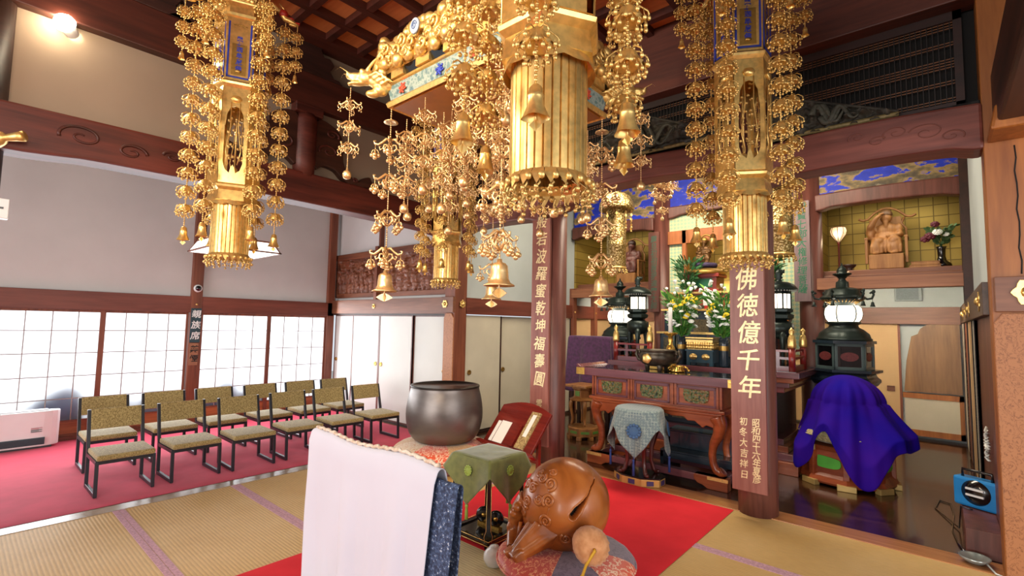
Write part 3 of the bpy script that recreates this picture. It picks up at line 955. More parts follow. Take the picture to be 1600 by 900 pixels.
# ---- carved triangular pieces over the arched beams
CARVD = plain('weathered_carving', '#403c34', 0.65, metal=0.0, var=0.45, scale=14, bump=0.5)
def gable_carving(label, x0, x1, z0, apex, seed, a_at):
    r = random.Random(seed)
    o = thing('carved_gable_panel', label, 'carving', (0, 0, 0))
    P = []
    n = 60

    def top(t):
        k = (1 - t / a_at) if t < a_at else (t - a_at) / (1 - a_at)
        return z0 + 0.02 + (apex - z0 - 0.02) * (1 - k)

    def fn(u, v):
        x = x0 + (x1 - x0) * u
        zt = top(u)
        z = z0 + (zt - z0) * v
        d = abs(noise.noise(Vector((x * 10, z * 10, seed)))) * 0.16 + abs(noise.noise(Vector((x * 26, z * 26, seed)))) * 0.06
        return (x, 4.86 - d, z)
    MB().grid(fn, 110, 26).build('carving', CARVD, o)
    MB().tube([(x0 + (x1 - x0) * i / 40, 4.83, top(i / 40) + 0.012) for i in range(41)], 0.014, 6).build('edge_moulding', CARVD, o)
    MB().tube([(x0 + (x1 - x0) * i / 12, 4.82, z0 + 0.01) for i in range(13)], 0.02, 6).build('rope_edge', plain('carving_gilt', '#8d7a4e', 0.5, var=0.3, scale=40), o)
    dr = MB()
    for q in range(5):
        P = []
        xx = x0 + (x1 - x0) * r.uniform(0.2, 0.6)
        for i in range(26):
            t = i / 25
            x = xx + (x1 - x0) * 0.22 * (t - 0.3)
            zt = z0 + (top(max(0, min(1, (x - x0) / (x1 - x0)))) - z0) * 0.75
            P.append((x, 4.78, z0 + 0.04 + (zt - z0) * (0.5 + 0.45 * sin(7 * t + q * 1.7))))
        dr.tube(P, [0.026 * (1 - 0.7 * i / 25) for i in range(26)], 7)
    dr.build('dragon_coil', plain('weathered_coil', '#45463c', 0.6, var=0.4, scale=30, bump=0.4), o)
    return o


gable_carving('weathered dragon carving on the arched beam over the altar', -3.40, -1.5, 3.52, 3.98, 2, 0.5)
gable_carving('weathered dragon carving on the scrolled beam above the statue alcove', -1.13, -0.18, 3.36, 3.76, 5, 0.06)

# ---- gilt nail covers on the rails
def nail_cover(loc, M, s, label, hexa=True):
    pts = []
    for i in range(24):
        a = 2 * pi * i / 24
        rr = s * (1 + 0.13 * cos(6 * a))
        pts.append((rr * cos(a) * 1.0, rr * sin(a)))
    o = thing('nail_cover', label, 'fitting', loc)
    MB().prism(pts, 0, 0.008, 'xy', M=M).build('plate', GOLD, o, bevel=0.002)
    MB().lathe([(s * 0.55, 0.008), (s * 0.45, 0.02), (s * 0.2, 0.03), (0, 0.033)], 12, M=M).build('boss', GOLD, o)
    return o


F_Y = rot(pi / 2)          # facing -y
F_XP = rot(0, pi / 2)      # facing +x
F_XN = rot(0, -pi / 2)     # facing -x
nail_cover((-8.73, 2.523, 1.86), F_XP, 0.035, 'small gilt flower plate above the seat sign')
nail_cover((-7.33, 4.788, 1.91), F_Y, 0.04, 'gilt flower plate under the carved transom post')
nail_cover((-5.42, 4.733, 1.925), F_Y, 0.055, 'gilt flower plate on the front of the square pillar by the doors')
nail_cover((-5.245, 4.92, 1.93), F_XP, 0.055, 'gilt flower plate on the side of the square pillar by the doors')
nail_cover((-5.255, 7.86, 1.9), F_XP, 0.04, 'gilt flower plate on the first rear passage post')
nail_cover((-5.255, 8.62, 1.9), F_XP, 0.04, 'gilt flower plate on the second rear passage post')
nail_cover((0.47, 4.715, 1.93), F_Y, 0.085, 'large gilt hexagon plate on the square pillar by the reel')
for y, nm in ((5.35, 'first'), (7.1, 'second'), (7.9, 'third'), (8.8, 'fourth')):
    nail_cover((0.25, y, 1.90), F_XN, 0.07, 'gilt boss on the grey-brown rail, %s from the square pillar' % nm)
# ================================================================== THINGS ON THE FLOOR
def fabric(name, c1, c2, scale=60, rough=0.95, bump=0.3, sheen=0.2):
    m, nt, b = newmat(name)
    n = N(nt, 'ShaderNodeTexNoise', Scale=scale, Detail=3.0)
    nt.links.new(coord(nt), n.inputs['Vector'])
    nt.links.new(ramp(nt, n.outputs[0], [(0.35, c1), (0.65, c2)]), b.inputs['Base Color'])
    b.inputs['Roughness'].default_value = rough
    b.inputs['Sheen Weight'].default_value = sheen
    if bump:
        bumpn(nt, b, n.outputs[0], bump, 0.003)
    return m


CARPET = fabric('red_carpet', '#d01222', '#d81828', 5, 0.95, 0.0, 0.0)
CARPETP = fabric('pink_red_carpet', '#c01840', '#cb2048', 5, 0.9, 0.0, 0.1)


def carpet(name, x0, x1, y0, y1, mat, wav):
    def fn(u, v):
        x, y = x0 + (x1 - x0) * u, y0 + (y1 - y0) * v
        e = min(u, 1 - u, v, 1 - v)
        return (x, y, 0.006 + (0.004 * noise.noise(Vector((x * 2.2, y * 5.0, 3))) * wav if e > 0.01 else -0.003) + 0.004 * wav)
    return MB().grid(fn, 70, 70).build(name, mat)


tag(carpet('red_carpet', -8.72, -5.495, -2.5, 4.76, CARPETP, 0.9), 'wide pinkish red carpet under the rows of chairs', 'carpet')
tag(carpet('red_carpet', -3.46, -1.46, -2.5, 4.80, CARPET, 0.3), 'bright red carpet runner before the altar', 'carpet')

MATM = tatami_mat('woven_mat_straw', '#d8c594', '#e2d3a8')
tag(MB().box(-2.90, -1.95, 0.95, 2.65, 0.0085, 0.0145).build('straw_mat', MATM), 'pale straw mat laid on the red runner in front of the lacquered table', 'mat')

# ---- chairs
CHF = fabric('chair_fabric', '#7d6a3c', '#b9a36c', 85, 0.9, 0.5)


def make_chair():
    t = thing('low_chair', 'x', 'chair', (0, 0, 0), 0, 'low chairs in two rows on the red carpet')
    w = 0.215
    for s in (-1, 1):
        sd = MB()
        y = s * w
        sd.prism([(0.22, 0), (0.22, 0.035), (-0.235, 0.035), (-0.235, 0)], y - 0.013, y + 0.013)
        sd.build('runner', BLACKM, t, bevel=0.003)
        MB().prism([(0.195, 0), (0.222, 0), (0.205, 0.315), (0.178, 0.315)], y - 0.014, y + 0.014).build('front_leg', BLACKM, t, bevel=0.003)
        MB().prism([(-0.235, 0), (-0.205, 0), (-0.225, 0.31), (-0.335, 0.712), (-0.36, 0.712), (-0.262, 0.31)], y - 0.014, y + 0.014).build('back_post', BLACKM, t, bevel=0.003)
        MB().box(-0.24, 0.2, y - 0.012, y + 0.012, 0.285, 0.318).build('side_rail', BLACKM, t)
    MB().box(0.18, 0.2, -w, w, 0.285, 0.318).build('seat_rail', BLACKM, t)
    MB().box(-0.24, -0.22, -w, w, 0.285, 0.318).build('seat_rail', BLACKM, t)
    MB().box(-0.225, 0.225, -0.222, 0.222, 0.318, 0.368).build('seat', CHF, t, bevel=0.014)
    MB().prism([(-0.303, 0.520), (-0.277, 0.527), (-0.326, 0.718), (-0.352, 0.711)], -w + 0.014, w - 0.014).build('backrest', CHF, t, bevel=0.006)
    return t


ORD = ['first', 'second', 'third', 'fourth', 'fifth', 'sixth']
proto = make_chair()
for r, x, nm in ((0, -6.0, 'front row beside the tatami'), (1, -6.98, 'rear row beside the paper screens')):
    for i in range(6):
        lab = 'tan low chair in the %s, %s from the fan heater' % (nm, ORD[i])
        y = 1.185 + 0.574 * i + (0.06 if r else 0) + random.uniform(-0.012, 0.012)
        rz = radians(random.uniform(-2.0, 2.0))
        if r == 0 and i == 0:
            proto['label'] = lab
            proto.location = (x, y, 0.014)
            first_xyz = None
        else:
            dup(proto, (x + random.uniform(-0.015, 0.015), y, 0.014), rz, lab)

# ---- fan heater
h = thing('fan_heater', 'white fan heater with a dark louvre on the pink carpet by the screens', 'heater', (-8.5, 0.52, 0.012))
MB().prism(outline([(0.07, -0.42), (-0.07, -0.42), (-0.07, 0.42), (0.07, 0.42), (0.085, 0)], 4), 0.02, 0.45, 'xy').build('body', WHITE, h, bevel=0.012)
MB().box(-0.06, 0.07, -0.43, 0.43, 0, 0.022).build('foot', plain('heater_foot', '#30353a', 0.5), h)
MB().box(0.066, 0.097, -0.34, 0.36, 0.045, 0.13).build('louvre', plain('heater_grille', '#2c4a50', 0.35), h)
lv = MB()
for i in range(5):
    lv.box(0.09, 0.101, -0.33, 0.35, 0.052 + 0.014 * i, 0.056 + 0.014 * i)
lv.build('louvre_slat', BLACKM, h)
MB().box(-0.05, 0.06, -0.38, 0.38, 0.45, 0.462).build('control_panel', plain('heater_panel', '#c9c9cc', 0.4), h)
for k in range(5):
    MB().box(0.08, 0.0965, 0.23, 0.33 - 0.03 * (k % 2), 0.20 + 0.012 * k, 0.204 + 0.012 * k).build('caution_print', plain('caution_red', '#c05a6a', 0.6) if k > 2 else BLACKM, h)

# ---- seat signs and camera on the post between the screens
s = thing('seat_sign', 'dark blue-green wooden sign with white characters on the screen post', 'sign', (-8.715, 2.52, 0))
MB().box(-0.005, 0.012, -0.07, 0.07, 1.27, 1.80).build('plate', plain('sign_teal', '#24414a', 0.5, var=0.25), s, bevel=0.003)
text_mesh('lettering', '親族席', 0.13, plain('sign_white', '#e8ecea', 0.6), s, T(0.013, 0, 1.535) @ rot(pi / 2, 0, pi / 2), True, 0.0006, 0.002, 0.1, 1.28)
s = thing('no_smoking_sign', 'small brown wooden sign with black characters under the blue-green sign', 'sign', (-8.715, 2.52, 0))
MB().box(-0.005, 0.01, -0.058, 0.058, 0.92, 1.26).build('plate', plain('sign_brown', '#9a6a4e', 0.6, var=0.2), s, bevel=0.003)
text_mesh('lettering', '禁煙', 0.115, plain('sign_black', '#15120f', 0.6), s, T(0.011, 0, 1.09) @ rot(pi / 2, 0, pi / 2), True, 0.0006, 0.003, 0.1, 1.25)
s = thing('dome_camera', 'small round white dome camera on the screen post', 'camera', (-8.715, 2.52, 2.11))
MB().lathe([(0.06, 0), (0.06, 0.02), (0.045, 0.035)], 20, M=F_XP).build('ring', WHITE, s)
MB().lathe([(0.045, 0.03), (0.035, 0.055), (0.0, 0.07)], 20, M=F_XP).build('lens', BLACK, s)

# ---- hanging square lamp of the aisle
s = thing('pendant_lamp', 'square white pendant lamp with dark slim frame hanging over the aisle', 'lamp', (-7.1, 2.46, 2.53))
a = 0.42
MB().box(-a, a, -a, a, 0.0, 0.012).build('lamp_panel', emit('lamp_white', '#fff8ec', 3.0), s)
fr = MB()
for q in (-a, a):
    fr.box(q - 0.012, q + 0.012, -a - 0.012, a + 0.012, -0.002, 0.016).box(-a - 0.012, a + 0.012, q - 0.012, q + 0.012, -0.002, 0.016)
    fr.box(q * 0.82 - 0.01, q * 0.82 + 0.01, -a * 0.82, a * 0.82, 0.14, 0.16).box(-a * 0.82, a * 0.82, q * 0.82 - 0.01, q * 0.82 + 0.01, 0.14, 0.16)
for q in (-1, 1):
    for w in (-1, 1):
        fr.tube([(q * a, w * a, 0), (q * a * 0.82, w * a * 0.82, 0.15)], 0.011, 5)
fr.build('frame', W_POST, s)
sh = MB()
b2 = a * 0.83
for i in range(4):
    M_ = rot(0, 0, i * pi / 2)
    sh.add([(-a, -a, 0.012), (a, -a, 0.012), (b2, -b2, 0.145), (-b2, -b2, 0.145)], [(0, 1, 2, 3)], M=M_)
sh.build('lamp_shade', emit('lamp_shade_white', '#fff8ec', 1.6), s)
MB().tube([(0, 0, 0.15), (0, 0, 1.85)], 0.006, 6).box(-b2, b2, -0.01, 0.01, 0.14, 0.155).build('cord', BLACKM, s)

# ---- spotlight on the plaster panel and a white box on the dark pillar
s = thing('spotlight', 'small round spotlight shining against the cream plaster panel', 'spotlight', (-5.33, 0.475, 4.02))
MB().lathe([(0.045, -0.08), (0.06, 0.0), (0.062, 0.03), (0.055, 0.03)], 20, M=rot(0, radians(75), radians(-35)), cap=False).build('housing', WHITE, s)
MB().lathe([(0.075, 0.028), (0.07, 0.06), (0.045, 0.09), (0, 0.10)], 20, M=rot(0, radians(75), radians(-35))).build('bulb', emit('spot_glow', '#fff0d0', 80), s)
MB().box(-0.08, 0.0, -0.02, 0.02, -0.03, 0.03).tube([(-0.06, 0, 0), (-0.02, 0, 0.02)], 0.012).build('bracket', BLACKM, s)
light('spotlight_beam', 'SPOT', (-5.22, 0.42, 4.0), (-3.2, 2.2, 2.7), 160, (1.0, 0.84, 0.58), spot_size=radians(110), spot_blend=0.7, shadow_soft_size=0.05)
light('spotlight_wash', 'POINT', (-5.27, 0.46, 3.99), (0, 0, 0), 4, (1.0, 0.84, 0.58), shadow_soft_size=0.04)
s = thing('wall_box', 'small white box with a slot mounted on the dark pillar at the aisle', 'box', (-5.27, 0.10, 2.36))
MB().box(-0.04, 0.05, -0.10, 0.14, 0, 0.15).build('body', WHITE, s, bevel=0.006)
MB().box(0.0505, 0.054, -0.02, 0.11, 0.07, 0.085).build('slot', BLACKM, s)

# ---- big bronze bowl bell on its brocade cushion
def bowl_bronze():
    m, nt, b = newmat('bowl_bronze')
    n = N(nt, 'ShaderNodeTexNoise', Scale=1.8, Detail=4.0)
    nt.links.new(coord(nt, (1, 1, 2.2)), n.inputs['Vector'])
    nt.links.new(ramp(nt, n.outputs[0], [(0.3, '#5c5451'), (0.55, '#766e6a'), (0.75, '#6f5a50')]), b.inputs['Base Color'])
    b.inputs['Metallic'].default_value = 0.7
    b.inputs['Roughness'].default_value = 0.38
    n2 = N(nt, 'ShaderNodeTexNoise', Scale=30.0, Detail=3.0)
    bumpn(nt, b, n2.outputs[0], 0.12, 0.004)
    return m


def brocade_red(name, fields, rot_=0.0):
    """Patchwork cushion cover: wedge-shaped fields, each woven over with scrolls."""
    m, nt, b = newmat(name)
    v = coord(nt, (1, 1, 1), rot_)
    g = N(nt, 'ShaderNodeTexGradient', gradient_type='RADIAL')
    nt.links.new(v, g.inputs[0])
    k = len(fields)
    base = ramp(nt, g.outputs[0], [(i / k, c[0]) for i, c in enumerate(fields)])
    base.node.color_ramp.interpolation = 'CONSTANT'
    pat = ramp(nt, g.outputs[0], [(i / k, c[1]) for i, c in enumerate(fields)])
    pat.node.color_ramp.interpolation = 'CONSTANT'
    w = N(nt, 'ShaderNodeTexNoise', Scale=19.0, Detail=4.0, Distortion=2.2)
    nt.links.new(coord(nt), w.inputs['Vector'])
    mx = N(nt, 'ShaderNodeMix', data_type='RGBA')
    nt.links.new(ramp(nt, w.outputs[0], [(0.51, (0, 0, 0, 1)), (0.55, (1, 1, 1, 1)), (0.60, (1, 1, 1, 1)), (0.63, (0, 0, 0, 1))]), mx.inputs[0])
    nt.links.new(base, mx.inputs[6])
    nt.links.new(pat, mx.inputs[7])
    nt.links.new(mx.outputs[2], b.inputs['Base Color'])
    b.inputs['Roughness'].default_value = 0.5
    b.inputs['Sheen Weight'].default_value = 0.3
    bumpn(nt, b, w.outputs[0], 0.2, 0.003)
    return m


F_RED, F_CRM, F_GLD, F_PUR, F_DRK, F_ORG = ('#c23a22', '#e8a070'), ('#d9bfa0', '#c98a5a'), ('#c08a4e', '#d9b070'), ('#756478', '#59485f'), ('#54404e', '#7d3a30'), ('#d8502c', '#f0d0b0')
BROCR = brocade_red('cushion_brocade', [F_RED, F_GLD, F_CRM, F_ORG, F_GLD, F_RED, F_CRM, F_ORG], 1.0)


def cushion(name, label, loc, r, h, lift, mat, rz=0):
    t = thing(name, label, 'cushion', loc, rz)
    prof = []
    for i in range(19):
        a = -pi / 2 + pi * i / 18
        ca, sa = cos(a), sin(a)
        prof.append((max(0.0, r * (abs(ca) ** 0.55)), lift + h / 2 + h / 2 * (abs(sa) ** 0.8) * (1 if sa > 0 else -1)))
    prof[0] = (0, prof[0][1])
    prof[-1] = (0, prof[-1][1])
    MB().lathe(prof, 64, mod=lambda a, j: 1 + 0.008 * sin(17 * a + j)).build('cover', mat, t)
    MB().tube([((r + 0.002) * cos(2 * pi * i / 60), (r + 0.002) * sin(2 * pi * i / 60), lift + h / 2) for i in range(60)], 0.008, 6, closed=True).build('piping', mat, t)
    return t


c = cushion('round_cushion', 'red and gold brocade cushion under the large bronze bowl bell', (-4.45, 3.93, 0.0), 0.585, 0.225, 0.05, BROCR, 0.4)
k_ = thing('bell_stand', 'low dark round stand under the brocade cushion of the bowl bell', 'stand', (-4.45, 3.93, 0))
MB().lathe([(0.5, 0.0), (0.52, 0.02), (0.48, 0.05)], 40).build('base', W_PIL, k_)
k = thing('bowl_bell', 'large bronze bowl bell resting on a brocade cushion', 'bell', (-4.45, 3.93, 0.262))
prof = [(0, 0.004), (0.28, 0.0), (0.36, 0.035), (0.415, 0.11), (0.445, 0.22), (0.455, 0.32), (0.445, 0.45), (0.42, 0.56), (0.40, 0.625), (0.405, 0.645), (0.40, 0.655), (0.375, 0.65), (0.385, 0.60), (0.415, 0.45), (0.42, 0.3), (0.40, 0.15), (0.33, 0.06), (0, 0.04)]
MB().lathe(prof, 64).build('bowl', bowl_bronze(), k, sub=1)
MB().lathe([(0.404, 0.636), (0.409, 0.645), (0.404, 0.657), (0.372, 0.654), (0.37, 0.646)], 64).build('rim', BRASS if 0 else plain('bowl_rim', '#2a221e', 0.35, metal=0.7), k)

# ---- reading stand with papers and a folded book
REDL = wood('red_stand_lacquer', '#521410', '#7e261b', 'x', 0.25, 4, coat=0.4)
t = thing('reading_stand', 'red lacquered reading stand with arched sloping desk before the bowl bell', 'stand', (-3.60, 4.25, 0), radians(-9))
desk = T(0, 0.0, 0.5) @ rot(radians(52)) @ Matrix.Scale(1.16, 4)
poly = [(-0.34, -0.24), (0.36, -0.24)] + [(0.36 - 0.7 * i / 12, 0.20 + 0.07 * sin(pi * i / 12)) for i in range(13)]
MB().prism(poly, -0.012, 0.012, 'xy', M=desk).build('desk_board', REDL, t, bevel=0.004)
MB().prism(outline([(-0.36, -0.25), (0.38, -0.25), (0.38, -0.215), (0.2, -0.225), (0.0, -0.21), (-0.2, -0.225), (-0.36, -0.215)], 3), -0.02, 0.045, 'xy', M=desk).build('ledge', REDL, t, bevel=0.004)
for sx in (-0.30, 0.32):
    MB().box(sx - 0.02, sx + 0.02, 0.02, 0.06, 0.0, 0.42).build('leg', REDL, t, bevel=0.003)
MB().box(-0.30, 0.32, 0.025, 0.055, 0.16, 0.2).build('stretcher', REDL, t)
for sx in (-0.30, 0.32):
    MB().box(sx - 0.025, sx + 0.025, -0.14, 0.20, 0.0, 0.04).build('foot', REDL, t, bevel=0.004)


def on_desk(name, label, cat, x0, x1, y0, y1, th, mat, extra=None):
    o = thing(name, label, cat, (-3.60, 4.25, 0), radians(-9))
    MB().box(x0, x1, y0, y1, 0.0125, 0.0125 + th, M=desk).build('sheet' if extra is None else 'cover', mat, o)
    if extra:
        extra(o)
    return o


PAPERW = plain('white_paper', '#e9e0d8', 0.8, var=0.03)
on_desk('paper_slip', 'narrow white paper slip on the red reading stand', 'paper', -0.27, -0.225, -0.20, 0.02, 0.003, PAPERW)
on_desk('paper_sheet', 'wider white paper sheet on the red reading stand', 'paper', -0.215, -0.07, -0.20, 0.03, 0.003, PAPERW)


def _slip(o):
    MB().box(0.165, 0.215, -0.08, 0.15, 0.029, 0.031, M=desk).build('title_slip', PAPERW, o)


on_desk('folded_book', 'brocade covered folding book with white title slip on the reading stand', 'book', 0.13, 0.25, -0.20, 0.18, 0.016, fabric('book_brocade', '#7a5a30', '#b59a62', 50), _slip)
on_desk('wooden_clapper', 'red-brown wooden stick lying along the reading stand beside the book', 'stick', 0.06, 0.10, -0.20, 0.02, 0.02, REDL)

# ---- draped covers
def petal_cover(name, mat, half, top, drop_c, drop_m, flare, parent, round_top=False, seed=1, fold=0.012):
    """Square cloth laid cornerwise: four pointed flaps hang at the middles of the sides."""
    nseg, nd = 96, 14
    V = []

    def edge(u):
        q = (u * 4) % 4
        sd = int(q)
        tt = (q - sd) * 2 - 1
        ang = sd * pi / 2
        if round_top:
            a = ang + tt * pi / 4 - pi / 2
            x, y = half * cos(a), half * sin(a)
        else:
            lx, ly = tt * half, -half
            x, y = lx * cos(ang) - ly * sin(ang), lx * sin(ang) + ly * cos(ang)
        return x, y, tt, sd

    def fn(u, v):
        x, y, tt, sd = edge(u)
        if v < 0.3:
            k = v / 0.3
            return (x * k, y * k, top + 0.004 * noise.noise(Vector((x * k * 9, y * k * 9, seed))))
        k = (v - 0.3) / 0.7
        d = drop_c + (drop_m - drop_c) * max(0.0, 1 - abs(tt)) ** 0.95
        L = sqrt(x * x + y * y)
        nx, ny = x / L, y / L
        wv = fold * sin(tt * 7 + sd * 2 + seed) * k
        out = flare * k * (0.5 + 0.8 * abs(tt)) + wv
        return (x + nx * out, y + ny * out, top - 0.006 - d * k)
    return MB().grid(fn, nseg, 26, cu=True).build(name, mat, parent, solid=0.003)


def crest(parent, M, r, mat):
    o = MB()
    for i in range(12):
        a = 2 * pi * i / 12
        o.lathe([(r * 0.2, 0), (r * 0.17, 0.002), (0, 0.0025)], 10, (r * 0.72 * cos(a), r * 0.72 * sin(a), 0))
    o.lathe([(r * 0.58, 0), (r * 0.55, 0.0015), (0, 0.002)], 20)
    return o.build('crest', mat, parent, None) if M is None else o


def tassel(o, p, L, mat, name='tassel'):
    MB().lathe([(0.0, 0.0), (0.012, -0.004), (0.013, -0.02), (0.009, -0.026), (0.012, -0.05), (0.013, -L), (0, -L)], 10, p).tube([(p[0], p[1], p[2] + 0.03), p], 0.003, 5).build(name, mat, o)


GREENC = fabric('olive_silk', '#595f22', '#6c702e', 18, 0.6, 0.15, 0.5)
GREENL = plain('light_green_silk', '#93a848', 0.6)
t = thing('black_lacquer_table', 'black lacquered table with gold edges under the green cloth', 'table', (-2.72, 2.88, 0), 0)
LB = 0.185
for sx in (-1, 1):
    for sy in (-1, 1):
        x, y = sx * LB, sy * LB
        lg = MB().prism([(-0.022, 0.06), (0.022, 0.06), (0.03, 0.10), (0.016, 0.14), (0.014, 0.63), (-0.014, 0.63), (-0.016, 0.14), (-0.03, 0.10)], -0.018, 0.018, M=T(x, y, 0) @ rot(0, 0, pi / 4)).build('leg', BLACK, t, bevel=0.003)
        gl = MB()
        for q in (-1, 1):
            gl.tube([(q * 0.023, -0.018, 0.06), (q * 0.031, -0.018, 0.10), (q * 0.017, -0.018, 0.14), (q * 0.015, -0.018, 0.6)], 0.0022, 4, M=T(x, y, 0) @ rot(0, 0, pi / 4))
        gl.build('gold_line', GOLD, lg)
bs = MB()
for q in (-1, 1):
    bs.box(-LB - 0.03, LB + 0.03, q * LB - 0.02, q * LB + 0.02, 0.04, 0.075).box(q * LB - 0.02, q * LB + 0.02, -LB - 0.03, LB + 0.03, 0.04, 0.075)
bs.build('base_frame', BLACK, t, bevel=0.004)
gt = MB()
for z in (0.042, 0.074):
    e = LB + 0.031
    gt.tube([(-e, -e, z), (e, -e, z), (e, e, z), (-e, e, z)], 0.003, 5, closed=True)
gt.build('gold_edge', GOLD, t)
for sx in (-1, 1):
    for sy in (-1, 1):
        MB().box(sx * LB - 0.02, sx * LB + 0.02, sy * LB - 0.02, sy * LB + 0.02, 0, 0.04).build('foot', BLACK, t, bevel=0.005)
MB().box(-0.2, 0.2, -0.2, 0.2, 0.61, 0.635).build('table_top', BLACK, t)
MB().box(-LB, LB, -LB, LB, 0.055, 0.062).build('shelf', BLACK, t)
for q in (-0.06, 0.07):
    g = thing('gong_disc', 'small black disc gong standing on the shelf of the lacquered table' if q < 0 else 'second small dark gong on the shelf under the green cloth', 'gong', (-2.72 + q, 2.90, 0.062))
    MB().lathe([(0.05, -0.012), (0.062, -0.006), (0.062, 0.006), (0.05, 0.012)], 24, M=T(0, 0, 0.075) @ rot(pi / 2, 0, 0.6)).build('disc', BLACK, g)
    MB().box(-0.05, 0.05, -0.02, 0.02, 0, 0.02).lathe([(0.016, -0.018), (0.02, 0), (0.016, 0.018)], 12, M=T(0, 0, 0.075) @ rot(pi / 2, 0, 0.6)).build('stand', BRASS, g)
gc = thing('green_cloth', 'olive green silk cloth with crests draped over the black lacquered table', 'cloth', (-2.72, 2.88, 0.64), 0)
petal_cover('drape', GREENC, 0.205, 0.0, 0.10, 0.345, 0.045, gc, seed=2, fold=0.01)
for i in range(4):
    o = crest(None, 1, 0.045, GREENL)
    ob = o.build('crest', GREENL, gc)
    ob.matrix_local = rot(0, 0, i * pi / 2) @ T(0.0 if i % 2 == 0 else 0.0, -0.228, -0.10) @ rot(pi / 2 - 0.12)
    tassel(gc, tuple(rot(0, 0, i * pi / 2) @ Vector((0, -0.232, -0.345))), 0.11, GREENL)

# white jar on the tatami
t = thing('white_jar', 'small white round pot on the tatami beside the brocade cushion', 'pot', (-2.33, 2.54, 0.012), 0)
MB().lathe([(0.03, 0), (0.055, 0.012), (0.072, 0.05), (0.07, 0.085), (0.05, 0.11), (0.03, 0.118), (0.032, 0.126), (0, 0.126)], 28).build('body', plain('white_glaze', '#dfe0de', 0.2, var=0.03), t)
MB().lathe([(0.028, 0.124), (0.03, 0.132), (0.0, 0.14)], 20).build('lid', plain('white_glaze_lid', '#d5d7d6', 0.2, var=0.03), t)

# ---- wooden fish drum, cushion and mallet
t = thing('drum_stand', 'low round wooden stand under the brocade cushion of the wooden fish', 'stand', (-1.87, 2.72, 0))
MB().lathe([(0.33, 0.0), (0.35, 0.03), (0.31, 0.06), (0.33, 0.09)], 40).build('base', W_PIL, t)
cushion('round_cushion', 'purple and red brocade cushion under the wooden fish drum', (-1.87, 2.72, 0.0), 0.44, 0.135, 0.085, brocade_red('cushion_brocade_purple', [F_DRK, F_RED, F_RED, F_PUR, F_ORG, F_PUR, F_DRK, F_ORG], 2.3), 1.9)


def fish_wood():
    m, nt, b = newmat('fish_wood')
    n = N(nt, 'ShaderNodeTexNoise', Scale=4.0, Detail=7.0, Distortion=0.7)
    nt.links.new(coord(nt), n.inputs['Vector'])
    nt.links.new(ramp(nt, n.outputs[0], [(0.3, '#6e3814'), (0.5, '#a65c26'), (0.72, '#b97036')]), b.inputs['Base Color'])
    b.inputs['Roughness'].default_value = 0.3
    b.inputs['Coat Weight'].default_value = 0.25
    b.inputs['Coat Roughness'].default_value = 0.15
    bumpn(nt, b, n.outputs[0], 0.08, 0.004)
    return m


FISHW = fish_wood()
fish = thing('wooden_fish_drum', 'large carved wooden fish drum with a long slit on a brocade cushion', 'drum', (-1.915, 2.79, 0.47))
FR = 0.287
slit = [Vector(p).normalized() for p in ((0.215, 0.01, 0.205), (0.236, -0.03, 0.19), (0.238, -0.061, 0.173), (0.246, -0.1, 0.14), (0.243, -0.143, 0.103), (0.223, -0.192, 0.056), (0.205, -0.222, 0.018))]


def slit_d(d):
    best, bt = 9.0, 0.0
    for i in range(len(slit) - 1):
        a, b_ = slit[i], slit[i + 1]
        ab = b_ - a
        k = max(0.0, min(1.0, (d - a).dot(ab) / ab.length_squared))
        q = (d - a - ab * k).length
        if q < best:
            best, bt = q, (i + k) / (len(slit) - 1)
    return best, bt


def slit_w(t):
    return 0.012 + 0.072 * max(0.0, min(1.0, (t - 0.45) / 0.4)) ** 2


bend = Vector((-0.62, -0.52, -0.6)).normalized()   # towards the handle


def fish_r(d):
    q, t = slit_d(d)
    w = slit_w(t)
    r = FR * (1 + 0.015 * noise.noise(d * 1.5))
    k = max(0.0, d.dot(bend))
    r *= 1 + 0.10 * k ** 4
    if q < w:
        r -= 0.075 * min(1, (1 - q / w) * 1.9)
    elif q < w + 0.03:
        r += 0.004 * (1 - (q - w) / 0.03)
    return r


def fish_fn(u, v):
    a, b_ = 2 * pi * u, pi * (v - 0.5)
    ax = Vector((cos(b_) * cos(a), cos(b_) * sin(a), sin(b_)))
    return ax * fish_r(ax)


def fish_m(c_):
    q, t = slit_d(c_.normalized())
    return 1 if q < slit_w(t) * 0.6 else 0


MB().grid(fish_fn, 420, 260, cu=True, fm=fish_m).build('body', [FISHW, plain('slit_shade', '#0a0604', 0.8)], fish)  # shade inside the slit is put in as near-black faces
# handle: facetted snouts curling back to the body
hd = MB()
W_ = [Vector(p) for p in ((0.01, -0.14, -0.06), (-0.02, -0.21, -0.12), (-0.05, -0.265, -0.165), (-0.075, -0.31, -0.20), (-0.095, -0.35, -0.232), (-0.115, -0.39, -0.262))]
hd.tube(W_, [0.15, 0.128, 0.10, 0.082, 0.064, 0.05], 6, s=False, flat=0.82)
d_ = (W_[-1] - W_[-2]).normalized()
Ms = T(*(W_[-1] - d_ * 0.01)) @ d_.to_track_quat('Z', 'Y').to_matrix().to_4x4()
hd.box(-0.055, 0.05, -0.045, 0.045, -0.03, 0.028, M=Ms)
hd.box(-0.065, -0.02, -0.05, 0.05, -0.012, 0.045, M=Ms).box(0.02, 0.06, -0.04, 0.04, -0.04, 0.02, M=Ms)
for (p, q) in (((-0.09, -0.265, -0.08), (-0.145, -0.385, -0.225)), ((0.045, -0.27, -0.12), (-0.08, -0.40, -0.235)), ((-0.02, -0.28, -0.06), (-0.11, -0.40, -0.215))):
    hd.tube([p, q], [0.024, 0.013], 6)
